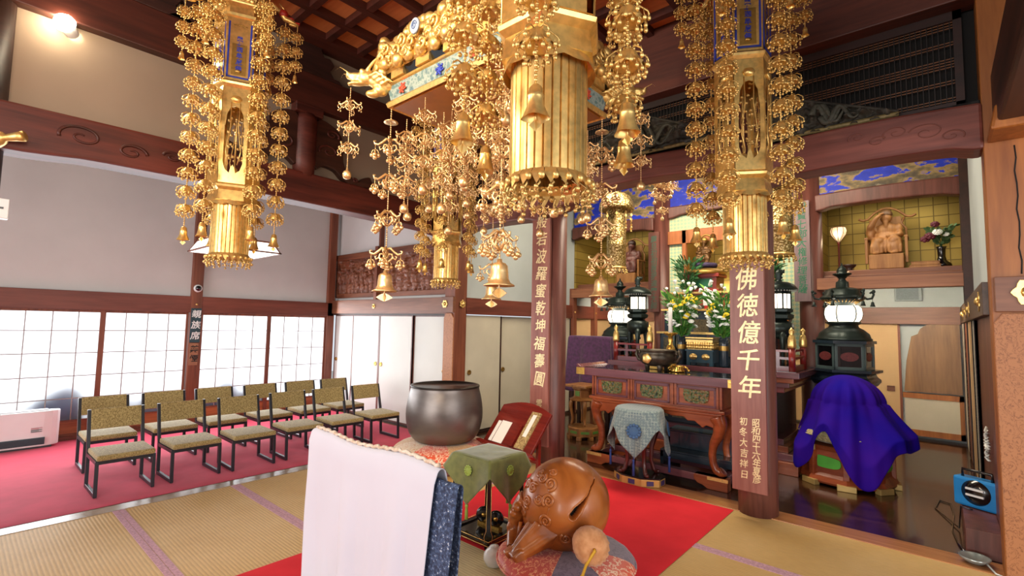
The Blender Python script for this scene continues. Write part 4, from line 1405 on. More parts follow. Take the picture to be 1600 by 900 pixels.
hd.tube([(-0.19, -0.17, 0.02), (-0.245, -0.19, -0.06), (-0.275, -0.2, -0.14), (-0.27, -0.215, -0.20), (-0.235, -0.27, -0.235), (-0.20, -0.32, -0.255)], [0.075, 0.062, 0.05, 0.05, 0.042, 0.035], 10)
for (p, s_) in (((-0.285, -0.235, -0.17), (0.028, 0.028, 0.035)), ((-0.30, -0.215, -0.22), (0.025, 0.03, 0.03)), ((-0.27, -0.26, -0.245), (0.024, 0.024, 0.026)), ((-0.25, -0.245, -0.07), (0.03, 0.03, 0.03)), ((-0.215, -0.255, -0.02), (0.03, 0.03, 0.03)), ((-0.29, -0.2, -0.09), (0.03, 0.03, 0.035))):
    hd.ball(p, s_, 14, 10)
hd.build('carved_handle', FISHW, fish, remesh=0.007)
MB().tube([(-0.175, -0.262, -0.10), (-0.165, -0.30, -0.20)], 0.013, 8).build('carved_bar', FISHW, fish)
sp = MB()
for (d, s, turn) in (((0.016, -0.179, 0.24), 0.017, 1), ((0.033, -0.235, 0.184), 0.03, -1), ((0.052, -0.281, 0.091), 0.029, 1), ((0.045, -0.293, -0.032), 0.028, 1), ((0.153, -0.223, -0.131), 0.025, -1), ((-0.04, -0.22, 0.205), 0.022, 1),
                     ((-0.10, -0.251, 0.135), 0.024, -1), ((-0.02, -0.285, 0.085), 0.022, -1), ((-0.123, -0.272, 0.044), 0.026, 1), ((0.238, -0.133, -0.125), 0.022, 1), ((-0.155, -0.236, -0.03), 0.02, -1), ((-0.15, -0.2, 0.13), 0.022, 1), ((-0.08, -0.19, 0.215), 0.02, -1)):
    n_ = Vector(d).normalized()
    x_ = n_.cross(Vector((0, 0, 1))).normalized()
    y_ = n_.cross(x_)
    P = []
    for i in range(40):
        t_ = i / 39
        rr = 1.35 * s * (0.1 + 0.95 * t_)
        a = turn * (2 * pi * 1.9 * t_) + d[0] * 30
        q = (n_ * FR + x_ * rr * cos(a) + y_ * rr * sin(a)).normalized()
        P.append(q * (fish_r(q) + 0.0015))
    sp.tube(P, [0.0065 + 0.0055 * i / 39 for i in range(40)], 6)
P = []
for i in range(30):
    t_ = i / 29
    q = Vector((0.06 - 0.02 * sin(3 * t_), -0.27 + 0.02 * t_, 0.05 - 0.26 * t_)).normalized()
    P.append(q * (FR + 0.002))
sp.tube(P, 0.003, 6)
sp.build('scroll_pattern', FISHW, fish)
mal = thing('drum_mallet', 'cloth-bound mallet with gathered pale orange head beside the wooden fish', 'mallet', (-1.575, 2.56, 0.36), 0)
CLOTHO = fabric('mallet_cloth', '#b57a4c', '#cc9365', 24, 0.9, 0.1)
ax = (Vector((-1.80, 2.78, 0.27)) - Vector((-1.535, 2.52, 0.335))).normalized()
Mm = ax.to_track_quat('Z', 'Y').to_matrix().to_4x4() @ Matrix.Scale(1.1, 4)
MB().lathe([(0, -0.055), (0.02, -0.06), (0.06, -0.056), (0.088, -0.03), (0.097, 0.01), (0.092, 0.06), (0.08, 0.12), (0.07, 0.2), (0.05, 0.26), (0, 0.27)], 48, M=Mm, mod=lambda a, j: 1 + (0.06 * sin(18 * a) if 0 < j < 4 else 0.012 * sin(18 * a))).build('head', CLOTHO, mal)
MB().tube([Mm @ Vector((0, 0, -0.058)), Mm @ Vector((0.0, 0.0, -0.075)), (0.01, -0.075, -0.075), (-0.005, -0.085, -0.13), (-0.03, -0.10, -0.17)], 0.0085, 8).build('cord', plain('yellow_cord', '#c9971f', 0.6), mal)

# ---- seat draped in white cotton over a blue patterned cloth
def cover_pt(u, v, x0, x1, top, depth, lo, seed, lift=0.0, amp=0.02):
    """u along the ridge, v 0 at the hem behind, 0.5 over the ridge, 1 at the hem in front."""
    x = x0 + (x1 - x0) * u
    zt = top + 0.012 * sin(u * 9 + seed) + 0.006 * noise.noise(Vector((u * 14, seed, 0)))
    if v < 0.42:
        k = 1 - v / 0.42
        y = depth * 0.5 + 0.02 * k
        z = zt - 0.03 - (zt - 0.03 - lo) * k
        sgn = 1
    elif v > 0.58:
        k = (v - 0.58) / 0.42
        y = -depth * 0.5 - 0.03 * k
        z = zt - 0.03 - (zt - 0.03 - lo) * k
        sgn = -1
    else:
        a = (v - 0.42) / 0.16 * pi
        k = 0
        y = depth * 0.5 * cos(a)
        z = zt - 0.03 + 0.03 * sin(a)
        sgn = 0
    w = amp * k * (sin(u * 17 + seed) + 0.6 * sin(u * 31 + 2 * seed) + 0.7 * noise.noise(Vector((u * 6, k * 1.5, seed))))
    return (x - 0.20 * k * (u - 0.62) + 0.01 * noise.noise(Vector((k * 3, seed, u))), y + sgn * ((lift if k else 0) + max(0.0, 0.25 * amp * k + 0.75 * w)), z + lift * (1 if not k else 0.3))


def blue_print():
    m, nt, b = newmat('blue_speckled_cotton')
    n = N(nt, 'ShaderNodeTexNoise', Scale=70.0, Detail=3.0, Roughness=0.7)
    nt.links.new(coord(nt), n.inputs['Vector'])
    nt.links.new(ramp(nt, n.outputs[0], [(0.42, '#232c44'), (0.55, '#3d4e6e'), (0.62, '#46597c'), (0.67, '#b9bfc8')]), b.inputs['Base Color'])
    b.inputs['Roughness'].default_value = 0.9
    return m


BLUEC = blue_print()
t = thing('folding_seat', 'wooden seat frame hidden under the white and blue covers', 'seat', (-2.26, 1.49, 0))
MB().tube([(-0.52, 0, 0.93), (0.54, 0, 0.93)], 0.013, 10).build('back_rail', W_POST, t)
for sx in (-0.5, 0.55):
    MB().tube([(sx, 0, 0), (sx, 0, 0.93)], 0.013, 10).build('leg', W_POST, t)
MB().box(-0.58, 0.64, 0.03, 0.2, 0.4, 0.44).build('seat', W_POST, t)
for sx in (-0.5, 0.56):
    MB().tube([(sx, 0.18, 0), (sx, 0.18, 0.42)], 0.02, 8).build('rear_leg', W_POST, t)
t = thing('blue_cover_cloth', 'blue speckled cloth hanging beneath the white cotton cover', 'cloth', (-2.26, 1.49, 0))
MB().grid(lambda u, v: cover_pt(u, v, -0.585, 0.69, 0.975 - 0.012 * u, 0.034, 0.06, 3.0, 0.0, 0.007), 90, 44).build('drape', BLUEC, t, solid=0.003)
t = thing('white_cover_cloth', 'white cotton cloth draped over the tall seat beside the green-covered table', 'cloth', (-2.26, 1.49, 0))
MB().grid(lambda u, v: cover_pt(u, v, -0.580, 0.565, 0.985 + 0.010 * u, 0.055, 0.10, 1.0, 0.010, 0.036), 110, 50).build('drape', WHITEC, t, solid=0.003)
MB().tube([(-0.565 + 1.115 * i / 60, -0.003 * (i % 2), 1.004 + 0.012 * i / 60 + 0.012 * sin(9 * i / 60 + 1) + 0.004 * sin(i * 1.9)) for i in range(0, 61)], [0.007 + 0.004 * abs(sin(i * 0.7)) for i in range(61)], 6).build('gathered_edge', fabric('hem_cord', '#b59a80', '#d8cbbd', 40), t)

# ---- red folding and blue-covered stool before the altar table
t = thing('incense_stool', 'slender-legged red-brown stool on a black and gold base before the altar table', 'stool', (-2.47, 4.96, 0.006))
oct_ = [(0.245 * cos(a) * (1.15 if 1 else 1), 0.19 * sin(a)) for a in [pi / 8 + i * pi / 4 for i in range(8)]]
MB().prism(oct_, 0.0, 0.075, 'xy').build('base', plain('stool_base_gold', '#c79a56', 0.4, metal=0.5), t, bevel=0.006)
MB().prism([(x * 1.03, y * 1.03) for x, y in oct_], 0.075, 0.09, 'xy').build('base_top', BLACK, t, bevel=0.004)
STLEG = plain('stool_leg_lacquer', '#4c1a14', 0.3, var=0.2, coat=0.3)
PURP_ = plain('stool_purple', '#3b2a58', 0.5)
for i in range(8):
    a = i * pi / 4
    MB().bc((0.226 * cos(a) * 1.16, 0.178 * sin(a) * 1.0, 0.037), (0.012, 0.07, 0.045), a).build('base_inlay', PURP_, t)
for i in range(4):
    a = pi / 4 + i * pi / 2
    cx, sy_ = cos(a), sin(a)
    P = [(0.20 * cx, 0.17 * sy_, 0.10), (0.165 * cx, 0.14 * sy_, 0.13), (0.135 * cx, 0.12 * sy_, 0.22), (0.14 * cx, 0.125 * sy_, 0.36), (0.19 * cx, 0.18 * sy_, 0.52), (0.21 * cx, 0.20 * sy_, 0.66), (0.19 * cx, 0.19 * sy_, 0.74)]
    MB().tube(P, [0.024, 0.022, 0.021, 0.024, 0.03, 0.034, 0.03], 10).ball((0.215 * cx, 0.183 * sy_, 0.108), 0.02).build('leg', STLEG, t)
MB().lathe([(0.0, 0.74), (0.238, 0.74), (0.243, 0.755), (0.238, 0.77), (0, 0.77)], 40).build('seat_top', REDP, t)


def wave_cloth():
    m, nt, b = newmat('grey_blue_brocade')
    v = coord(nt)
    vo = N(nt, 'ShaderNodeTexVoronoi', Scale=34.0, Randomness=0.15)
    nt.links.new(v, vo.inputs['Vector'])
    nt.links.new(ramp(nt, vo.outputs['Distance'], [(0.15, '#4c6068'), (0.3, '#7d8d8a'), (0.42, '#4c616c'), (0.6, '#84928c')]), b.inputs['Base Color'])
    b.inputs['Roughness'].default_value = 0.6
    b.inputs['Sheen Weight'].default_value = 0.3
    return m


bc_ = thing('blue_brocade_cloth', 'grey-blue patterned cloth with a blue crest draped over the stool', 'cloth', (-2.47, 4.96, 0.782), radians(16))
petal_cover('drape', wave_cloth(), 0.25, 0.0, 0.17, 0.48, 0.075, bc_, True, 5, 0.024)
BLUES = plain('blue_silk', '#31567f', 0.6, var=0.2)
for i in range(4):
    ob = crest(None, 1, 0.085, BLUES).build('crest', BLUES, bc_)
    ob.matrix_local = rot(0, 0, i * pi / 2) @ T(0, -0.302, -0.20) @ rot(pi / 2 - 0.16)
    tassel(bc_, tuple(rot(0, 0, i * pi / 2) @ Vector((0, -0.31, -0.48))), 0.16, plain('blue_tassel', '#223a78', 0.7))

# ---- reel, cable, lead on the floor by the far pillar
struct(MB().box(0.10, 0.30, 5.1, 6.3, 0, 0.197).build('trim_10', W_PIL, bevel=0.004), 'low wooden ledge along the boards by the square pillar', 'ledge')
t = thing('extension_reel', 'blue extension cable reel on the low ledge beside the square pillar', 'reel', (0.21, 5.72, 0.20), radians(62))
MB().box(-0.05, 0.07, -0.16, 0.16, 0.0, 0.24).build('frame', plain('reel_blue', '#1f7fc4', 0.4), t, bevel=0.02)
MB().lathe([(0.085, -0.02), (0.10, -0.015), (0.10, 0.0), (0.03, 0.01)], 28, M=T(-0.05, 0, 0.13) @ rot(0, -pi / 2)).build('drum', BLACK, t)
MB().box(-0.075, -0.06, -0.06, 0.06, 0.10, 0.115).box(-0.075, -0.06, -0.06, 0.06, 0.15, 0.165).build('socket', WHITE, t)
MB().tube([(-0.02, -0.1, 0.24), (-0.02, -0.1, 0.30), (-0.02, 0.1, 0.30), (-0.02, 0.1, 0.24)], 0.012, 8).build('handle', BLACK, t)
c = MB().tube([(0.16, 5.62, 0.205), (0.09, 5.66, 0.205), (0.075, 5.68, 0.02), (-0.08, 6.2, 0.007), (-0.05, 6.5, 0.007), (0.03, 6.45, 0.007), (0.05, 6.1, 0.007), (0.03, 5.6, 0.007), (0.06, 5.3, 0.007), (0.10, 5.08, 0.012)], 0.006, 6)
tag(c.build('power_cable', BLACK), 'thin black cord trailing across the dark floor from the blue reel', 'cable')
t = thing('glass_dish', 'shiny clear dish with a curled lead on the sill by the square pillar', 'dish', (0.14, 4.95, 0.008), 0)
MB().lathe([(0.0, 0.0), (0.05, 0.0), (0.085, 0.03), (0.09, 0.045), (0.08, 0.042), (0.045, 0.012), (0, 0.012)], 28).build('bowl', plain('dish_silver', '#aab4b2', 0.15, metal=0.6, var=0.1), t)
MB().tube([(0.06, -0.06, 0.03), (0.10, -0.14, 0.005), (0.18, -0.2, 0.005), (0.3, -0.22, 0.005)], 0.007, 6).build('lead', plain('grey_lead', '#b9bfc0', 0.3, metal=0.3), t)
t = thing('white_ornament', 'white curled paper ornament fixed to the boards behind the square pillar', 'ornament', (0.285, 5.6, 0.62))
pz = MB()
for i in range(12):
    a = i * 0.9
    pz.tube([(-0.01, 0.05 * sin(a), 0.02 * i), (-0.03, 0.06 * cos(a), 0.02 * i + 0.02), (-0.015, 0.03 * sin(a * 2), 0.02 * i + 0.045)], 0.012, 6, flat=0.4)
pz.build('streamer', plain('white_streamer', '#d8dad4', 0.8), t)
# ================================================================== ALTAR
LAVL = wood('mauve_lacquer_wood', '#553038', '#7d4a50', 'x', 0.22, 5, coat=0.4)
GREY_BL = plain('blue_black_lacquer', '#26323c', 0.25, var=0.15, coat=0.3)
GRN = plain('carved_green', '#3c5a2a', 0.5, var=0.5, scale=40)

# ---- offering table
t = thing('altar_table', 'long red-brown offering table with carved panels and gilt corners before the altar', 'table', (-2.47, 5.20, 0), radians(0.6))
W2 = 0.955
MB().box(-W2, W2, 0.0, 0.66, 1.045, 1.135).build('table_top', LAVL, t, bevel=0.006)
MB().box(-W2 + 0.05, W2 - 0.05, 0.04, 0.62, 1.135, 1.140).build('top_surface', BLACK, t)
for s in (-1, 1):
    MB().prism([(s * W2, 1.135), (s * (W2 - 0.09), 1.135), (s * (W2 - 0.05), 1.15), (s * (W2 - 0.01), 1.175), (s * (W2 + 0.012), 1.17)], 0.0, 0.66).build('end_lip', LAVL, t, bevel=0.004)
    o = MB().box(s * (W2 - 0.11), s * (W2 + 0.004), -0.006, 0.0, 1.05, 1.132).box(s * W2, s * (W2 + 0.006), -0.004, 0.14, 1.05, 1.132)
    o.build('corner_plate', gold('gilt_plate', '#e6bd62', 0.4, 0.8, 60), t)
MB().box(-0.74, 0.74, 0.07, 0.60, 0.80, 1.045).build('frieze', W_RED, t)
for i in range(4):
    x = (-0.74, -0.262, 0.262, 0.74)[i]
    for q in (-0.018, 0.018):
        MB().box(x + q - 0.012, x + q + 0.012, 0.055, 0.075, 0.81, 1.04).build('stile', W_RED, t, bevel=0.003)
for xc in (-0.5, 0.0, 0.5):
    pf = MB()
    for (a, b_, c_, d) in ((-0.21, 0.21, 0.995, 1.03), (-0.21, 0.21, 0.815, 0.84), (-0.21, -0.185, 0.815, 1.03), (0.185, 0.21, 0.815, 1.03)):
        pf.box(xc + a, xc + b_, 0.058, 0.072, c_, d)
    p = pf.build('panel_frame', LAVL, t, bevel=0.004)
    r = random.Random(int(xc * 10) + 20)

    def rel(u, v):
        x, z = (u - 0.5) * 0.27, (v - 0.5) * 0.125
        return (xc + x * (1 - 0.25 * max(0, 0.5 - v)), 0.066 - 0.02 * abs(noise.noise(Vector((abs(x) * 45, z * 45, xc)))) - 0.004, 0.928 + z - 0.02 * (1 - (2 * u - 1) ** 2) * max(0, 0.5 - v) * 1.5)
    m2, nt2, b2_ = newmat('carved_panel_paint')
    n_ = N(nt2, 'ShaderNodeTexNoise', Scale=38.0, Detail=2.0)
    nt2.links.new(coord(nt2), n_.inputs['Vector'])
    nt2.links.new(ramp(nt2, n_.outputs[0], [(0.38, '#20160c'), (0.45, '#3f5a2c'), (0.55, '#6a5a2c'), (0.6, '#7e3a22'), (0.66, '#4a6a34')]), b2_.inputs['Base Color'])
    MB().grid(rel, 40, 22).build('carved_panel', m2, p)
MB().box(-0.80, 0.80, 0.03, 0.63, 0.765, 0.80).box(-0.77, 0.77, 0.05, 0.61, 0.735, 0.765).build('skirt_moulding', W_RED, t, bevel=0.01)
apr = [(-0.74, 0.74), (0.74, 0.74), (0.72, 0.60), (0.60, 0.63), (0.56, 0.60), (0.48, 0.66), (0.40, 0.655), (0.36, 0.69), (0.22, 0.685), (0.12, 0.71), (0.0, 0.68), (-0.12, 0.71), (-0.22, 0.685), (-0.36, 0.69), (-0.40, 0.655), (-0.48, 0.66), (-0.56, 0.60), (-0.60, 0.63), (-0.72, 0.60)]
MB().prism(apr, 0.075, 0.10).build('apron', W_RED, t, bevel=0.008)
for s in (-1, 1):
    for y in (0.10, 0.56):
        P = [(s * 0.70, y, 0.74), (s * 0.735, y, 0.66), (s * 0.72, y, 0.56), (s * 0.665, y, 0.44), (s * 0.65, y, 0.34), (s * 0.66, y, 0.25), (s * 0.69, y, 0.185), (s * 0.74, y, 0.165), (s * 0.765, y, 0.19)]
        Q = [Vector(p) for p in P]
        fine = []
        for i in range(len(Q) - 1):
            for k in range(4):
                fine.append(Q[i].lerp(Q[i + 1], k / 4))
        fine.append(Q[-1])
        R_ = [0.085 - 0.045 * min(1, i / 14) + 0.012 * max(0, (i - 22) / 10) for i in range(len(fine))]
        MB().tube(fine, R_, 14).build('leg', W_RED, t, sub=1)
MB().box(-0.80, 0.80, 0.04, 0.14, 0.055, 0.13).box(-0.80, 0.80, 0.54, 0.64, 0.055, 0.13).box(-0.80, -0.70, 0.1, 0.6, 0.055, 0.13).box(0.70, 0.80, 0.1, 0.6, 0.055, 0.13).build('base_frame', LAVL, t, bevel=0.008)
for s in (-1, 1):
    for y in (0.03, 0.55):
        ft = MB().prism([(s * 0.82, 0.13), (s * 0.82, 0.0), (s * 0.62, 0.0), (s * 0.57, 0.03), (s * 0.52, 0.04), (s * 0.48, 0.075), (s * 0.48, 0.13)][::1], y, y + 0.11).build('foot', W_RED, t, bevel=0.006)
        MB().box(s * 0.62, s * 0.825, y - 0.004, y + 0.001, 0.095, 0.128).build('gilt_edge', GOLDR, ft)
tt = thing('altar_step', 'blue-black lacquered step bench standing under the offering table', 'step', (-2.05, 5.55, 0.0))
MB().box(-0.45, 0.45, 0.0, 0.05, 0.15, 0.22).box(-0.45, 0.45, 0.0, 0.3, 0.22, 0.24).box(-0.45, 0.45, 0.2, 0.24, 0.24, 0.42).box(-0.45, 0.45, 0.2, 0.5, 0.42, 0.44).build('tread', GREY_BL, tt, bevel=0.004)
for x in (-0.45, 0.41):
    MB().box(x, x + 0.04, 0.0, 0.5, 0.0, 0.22).box(x, x + 0.04, 0.2, 0.5, 0.22, 0.42).build('side_panel', GREY_BL, tt, bevel=0.004)

# ---- altar platform
t = thing('altar_platform', 'stepped mauve lacquered altar platform behind the offering table', 'altar', (-2.42, 7.1, 0))
X = 1.22
y0, y1 = -0.78, 0.66
for (dz0, dz1, ins, m_) in ((1.09, 1.16, 0.0, LAVL), (1.03, 1.09, 0.07, W_RED), (0.97, 1.03, 0.13, LAVL), (0.90, 0.97, 0.20, REDP), (0.36, 0.90, 0.32, GREY_BL), (0.29, 0.36, 0.22, LAVL), (0.22, 0.29, 0.16, W_RED), (0.14, 0.22, 0.1, LAVL), (0.0, 0.14, 0.04, W_RED)):
    MB().box(-X + ins, X - ins, y0 + ins, y1, dz0, dz1).build('tier', m_, t, bevel=0.006)
MB().box(-X + 0.04, X - 0.04, y0 + 0.04, y1, 1.16, 1.166).build('top_surface', BLACK, t)
for k in range(4):
    MB().box(-0.84 + 0.42 * k + 0.03, -0.84 + 0.42 * (k + 1) - 0.03, y0 + 0.312, y0 + 0.322, 0.42, 0.84).build('waist_panel', plain('waist_carving', '#54482c', 0.5, var=0.6, scale=30, bump=0.8), t)


def altar_railing(label, x0, x1, s):
    o = thing('altar_railing', label, 'railing', (0, 0, 1.166))
    yf, yb = 6.38, 7.0
    for (x, y) in ((x0, yf), (x1, yf), (x0 if s < 0 else x1, yb)):
        p = MB().lathe([(0.036, 0), (0.036, 0.27)], 18, (x, y, 0)).build('post', REDP, o)
        MB().lathe([(0.04, 0.27), (0.044, 0.275), (0.046, 0.30), (0.042, 0.36), (0.034, 0.40), (0.03, 0.41), (0.02, 0.425), (0.03, 0.45), (0.028, 0.475), (0.012, 0.495), (0.004, 0.51), (0, 0.51)], 18, (x, y, 0)).build('finial', GOLD, p)
    for z, h in ((0.235, 0.012), (0.15, 0.014), (0.03, 0.03)):
        MB().box(x0, x1, yf - 0.014, yf + 0.014, z - h, z + h).build('rail', REDP if z > 0.2 else LAVL, o)
        xs = x0 if s < 0 else x1
        MB().box(xs - 0.014, xs + 0.014, yf, yb, z - h, z + h).build('rail', REDP if z > 0.2 else W_RED, o)
    n = 3
    for i in range(1, n):
        x = x0 + (x1 - x0) * i / n
        MB().box(x - 0.02, x + 0.02, yf - 0.01, yf + 0.01, 0.06, 0.235).build('baluster', LAVL, o)
    return o


altar_railing('red railing with gilt finials at the altar corner by the purple draped stand', -3.54, -3.02, -1)
altar_railing('red railing with gilt finials at the altar corner by the pedestal lantern with oval panels', -1.72, -1.28, 1)

# tiers of shelves at the back of the altar
t = thing('altar_shelves', 'tiered grey lacquered shelves with gilt edges on the altar platform', 'shelf', (-2.42, 0, 1.166))
for (ya, yb, z1, hw) in ((6.95, 7.2, 0.42, 0.72), (7.2, 7.45, 0.76, 0.76), (7.45, 7.84, 1.03, 0.80)):
    MB().box(-hw, hw, ya, yb, 0, z1 - 0.03).build('riser', GREY_BL if z1 < 0.9 else W_RED, t)
    MB().box(-hw - 0.03, hw + 0.03, ya - 0.03, yb, z1 - 0.03, z1).build('shelf_board', GOLDR, t, bevel=0.003)
    for x in [-hw + 2 * hw * i / 4 for i in range(5)]:
        MB().box(x - 0.018, x + 0.018, ya - 0.012, ya, 0, z1 - 0.03).build('upright', W_PIL, t)
    for i in range(4):
        x = -hw + 2 * hw * (i + 0.5) / 4
        MB().box(x - 0.11, x + 0.11, ya - 0.008, ya, z1 * 0.25, z1 * 0.8).build('pierced_panel', plain('pierced_gilt', '#4c4430', 0.5, var=0.7, scale=35, bump=0.8), t)

# ---- figure on the altar
def figure(name, label, loc, s, mats, raised=True, chair=True, cat='statue', rz=0):
    o = thing(name, label, cat, loc, rz)
    f = MB()
    for (p, r) in (((0, 0.02, 0.62), (0.088, 0.085, 0.105)), ((0, -0.01, 0.60), (0.075, 0.08, 0.08)), ((0, -0.055, 0.53), (0.04, 0.03, 0.06)), ((0, -0.068, 0.47), (0.025, 0.02, 0.06)),
                   ((0, 0.04, 0.52), (0.06, 0.06, 0.07)), ((0, 0.04, 0.38), (0.175, 0.12, 0.15)), ((0, 0.03, 0.26), (0.19, 0.14, 0.14)), ((0, -0.075, 0.61), (0.016, 0.02, 0.022)),
                   ((-0.17, 0.03, 0.40), (0.06, 0.07, 0.10)), ((0.17, 0.03, 0.40), (0.06, 0.07, 0.10)), ((0.18, -0.05, 0.30), (0.06, 0.10, 0.06)), ((0.10, -0.13, 0.27), (0.07, 0.05, 0.045)), ((0.03, -0.15, 0.27), (0.035, 0.035, 0.03)),
                   ((-0.11, -0.10, 0.17), (0.11, 0.15, 0.10)), ((0.11, -0.10, 0.17), (0.11, 0.15, 0.10)), ((0, -0.05, 0.16), (0.2, 0.16, 0.08)),
                   ((-0.13, -0.20, 0.07), (0.095, 0.06, 0.13)), ((0.13, -0.20, 0.07), (0.095, 0.06, 0.13)), ((0, -0.19, 0.08), (0.08, 0.04, 0.10)), ((-0.12, -0.24, -0.03), (0.06, 0.06, 0.03)), ((0.12, -0.24, -0.03), (0.06, 0.06, 0.03))):
        f.ball(p, r, 20, 14)
    for i in range(9):
        x = -0.2 + 0.05 * i
        f.tube([(x * 0.9, -0.18, 0.2), (x, -0.245, 0.08), (x * 1.02, -0.235, -0.03)], 0.017, 8)
    if raised:
        f.tube([(-0.19, 0.02, 0.42), (-0.235, -0.03, 0.36), (-0.21, -0.08, 0.46), (-0.13, -0.10, 0.60), (-0.055, -0.105, 0.665)], [0.06, 0.06, 0.055, 0.035, 0.022], 12)
        f.ball((-0.05, -0.11, 0.668), (0.05, 0.03, 0.014), 14, 8)
        f.tube([(-0.2, -0.04, 0.40), (-0.21, -0.06, 0.30), (-0.19, -0.06, 0.22)], [0.06, 0.05, 0.03], 10)
    else:
        f.ball((-0.18, -0.05, 0.30), (0.06, 0.10, 0.06), 16, 10).ball((-0.10, -0.13, 0.27), (0.07, 0.05, 0.045), 16, 10)
    b = f.build('body', mats[0], o, remesh=0.011)
    h = MB().lathe([(0.088, 0.64), (0.095, 0.66), (0.09, 0.70), (0.075, 0.73), (0.03, 0.755), (0, 0.76)], 24, (0, 0.02, 0))
    h.ball((0, 0.03, 0.73), (0.05, 0.05, 0.04), 14, 8)
    h.build('cap', mats[1], o)
    if chair:
        ch = MB().box(-0.235, 0.235, -0.30, 0.22, -0.30, -0.055)
        ch.build('seat_block', mats[2], o, bevel=0.01)
        for s_ in (-1, 1):
            MB().tube([(s_ * 0.26, 0.12, -0.1), (s_ * 0.26, 0.14, 0.42), (s_ * 0.20, 0.15, 0.52), (s_ * 0.24, 0.16, 0.62)], [0.02, 0.02, 0.022, 0.02], 10).build('back_post', mats[2], o)
            MB().box(s_ * 0.27 - 0.025, s_ * 0.27 + 0.025, -0.22, 0.14, 0.22, 0.255).box(s_ * 0.27 - 0.02, s_ * 0.27 + 0.02, -0.22, -0.18, -0.2, 0.22).build('arm', mats[2], o, bevel=0.006)
        P = [(-0.40, 0.16, 0.66), (-0.34, 0.16, 0.625), (-0.27, 0.16, 0.64), (-0.17, 0.16, 0.74), (-0.07, 0.16, 0.80), (0, 0.16, 0.81), (0.07, 0.16, 0.80), (0.17, 0.16, 0.74), (0.27, 0.16, 0.64), (0.34, 0.16, 0.625), (0.40, 0.16, 0.66)]
        Q = []
        for i in range(len(P) - 1):
            for k in range(4):
                Q.append(Vector(P[i]).lerp(Vector(P[i + 1]), k / 4))
        MB().tube(Q + [Vector(P[-1])], 0.021, 10).build('crest_rail', mats[2], o)
        MB().box(-0.20, 0.20, 0.13, 0.15, -0.05, 0.64).build('back_panel', mats[2], o)
    o.scale = (s,) * 3
    return o


figure('seated_statue', 'seated wooden statue shading his brow in a horned chair', (-0.50, 8.42, 2.49 + 0.30 * 0.8), 0.80, (W_FIG, wood('cap_wood', '#4a3220', '#7a5632', 'z', 0.5, 8), W_FIG))
figure('seated_statue', 'hooded wooden statue in the alcove beside the beige doors', (-4.35, 8.42, 2.44 + 0.30 * 0.8), 0.80, (W_PIL, W_DARK, W_FIG), False)
tb = thing('statue_pedestal', 'red and green lacquered pedestal under the small dark statue in the altar recess', 'pedestal', (-2.70, 7.45, 2.196))
MB().box(-0.27, 0.27, -0.02, 0.36, 0.0, 0.04).box(-0.27, 0.27, -0.02, 0.36, 0.22, 0.27).build('frame', REDBR if 0 else plain('pedestal_red', '#8e2a1c', 0.4), tb, bevel=0.005)
MB().box(-0.23, 0.23, 0.0, 0.34, 0.04, 0.22).build('body', plain('pedestal_red_dark', '#6e2418', 0.4), tb)
MB().box(-0.17, 0.17, -0.006, 0.0, 0.065, 0.195).build('green_panel', plain('pedestal_green', '#1f6a44', 0.4), tb)
MB().lathe([(0.30, 0.27), (0.31, 0.30), (0.25, 0.34), (0.18, 0.36), (0, 0.36)], 24, (0, 0.17, 0), mod=lambda a, j: 1 + 0.05 * sin(12 * a)).build('lotus', GOLDD, tb)
s_ = figure('small_statue', 'small dark gilt statue seated on a cushion in the altar recess', (-2.70, 7.62, 2.66), 0.52, (plain('statue_gilt_dark', '#5a3d1c', 0.4, metal=0.5, var=0.4), GOLDD, W_DARK), False, False)
MB().lathe([(0.34, -0.16), (0.36, -0.10), (0.34, -0.04), (0.2, -0.02), (0, -0.02)], 24).build('cushion', plain('statue_cushion', '#3c3050', 0.7, var=0.4), s_)
P = [(0.20 * cos(a), 0.14, 0.62 + 0.23 * sin(a)) for a in [radians(q) for q in range(-40, 221, 12)]]
MB().tube(P, 0.028, 8).build('halo', GOLDD, s_)

# ---- bronze lanterns
def roof_ribs(o, n, r0, r1, z0, z1, mat):
    q = MB()
    for i in range(n):
        a = 2 * pi * i / n
        q.tube([(r0 * cos(a), r0 * sin(a), z0), (r1 * cos(a), r1 * sin(a), z1)], 0.006, 4)
    return q.build('eave_rib', mat, o)


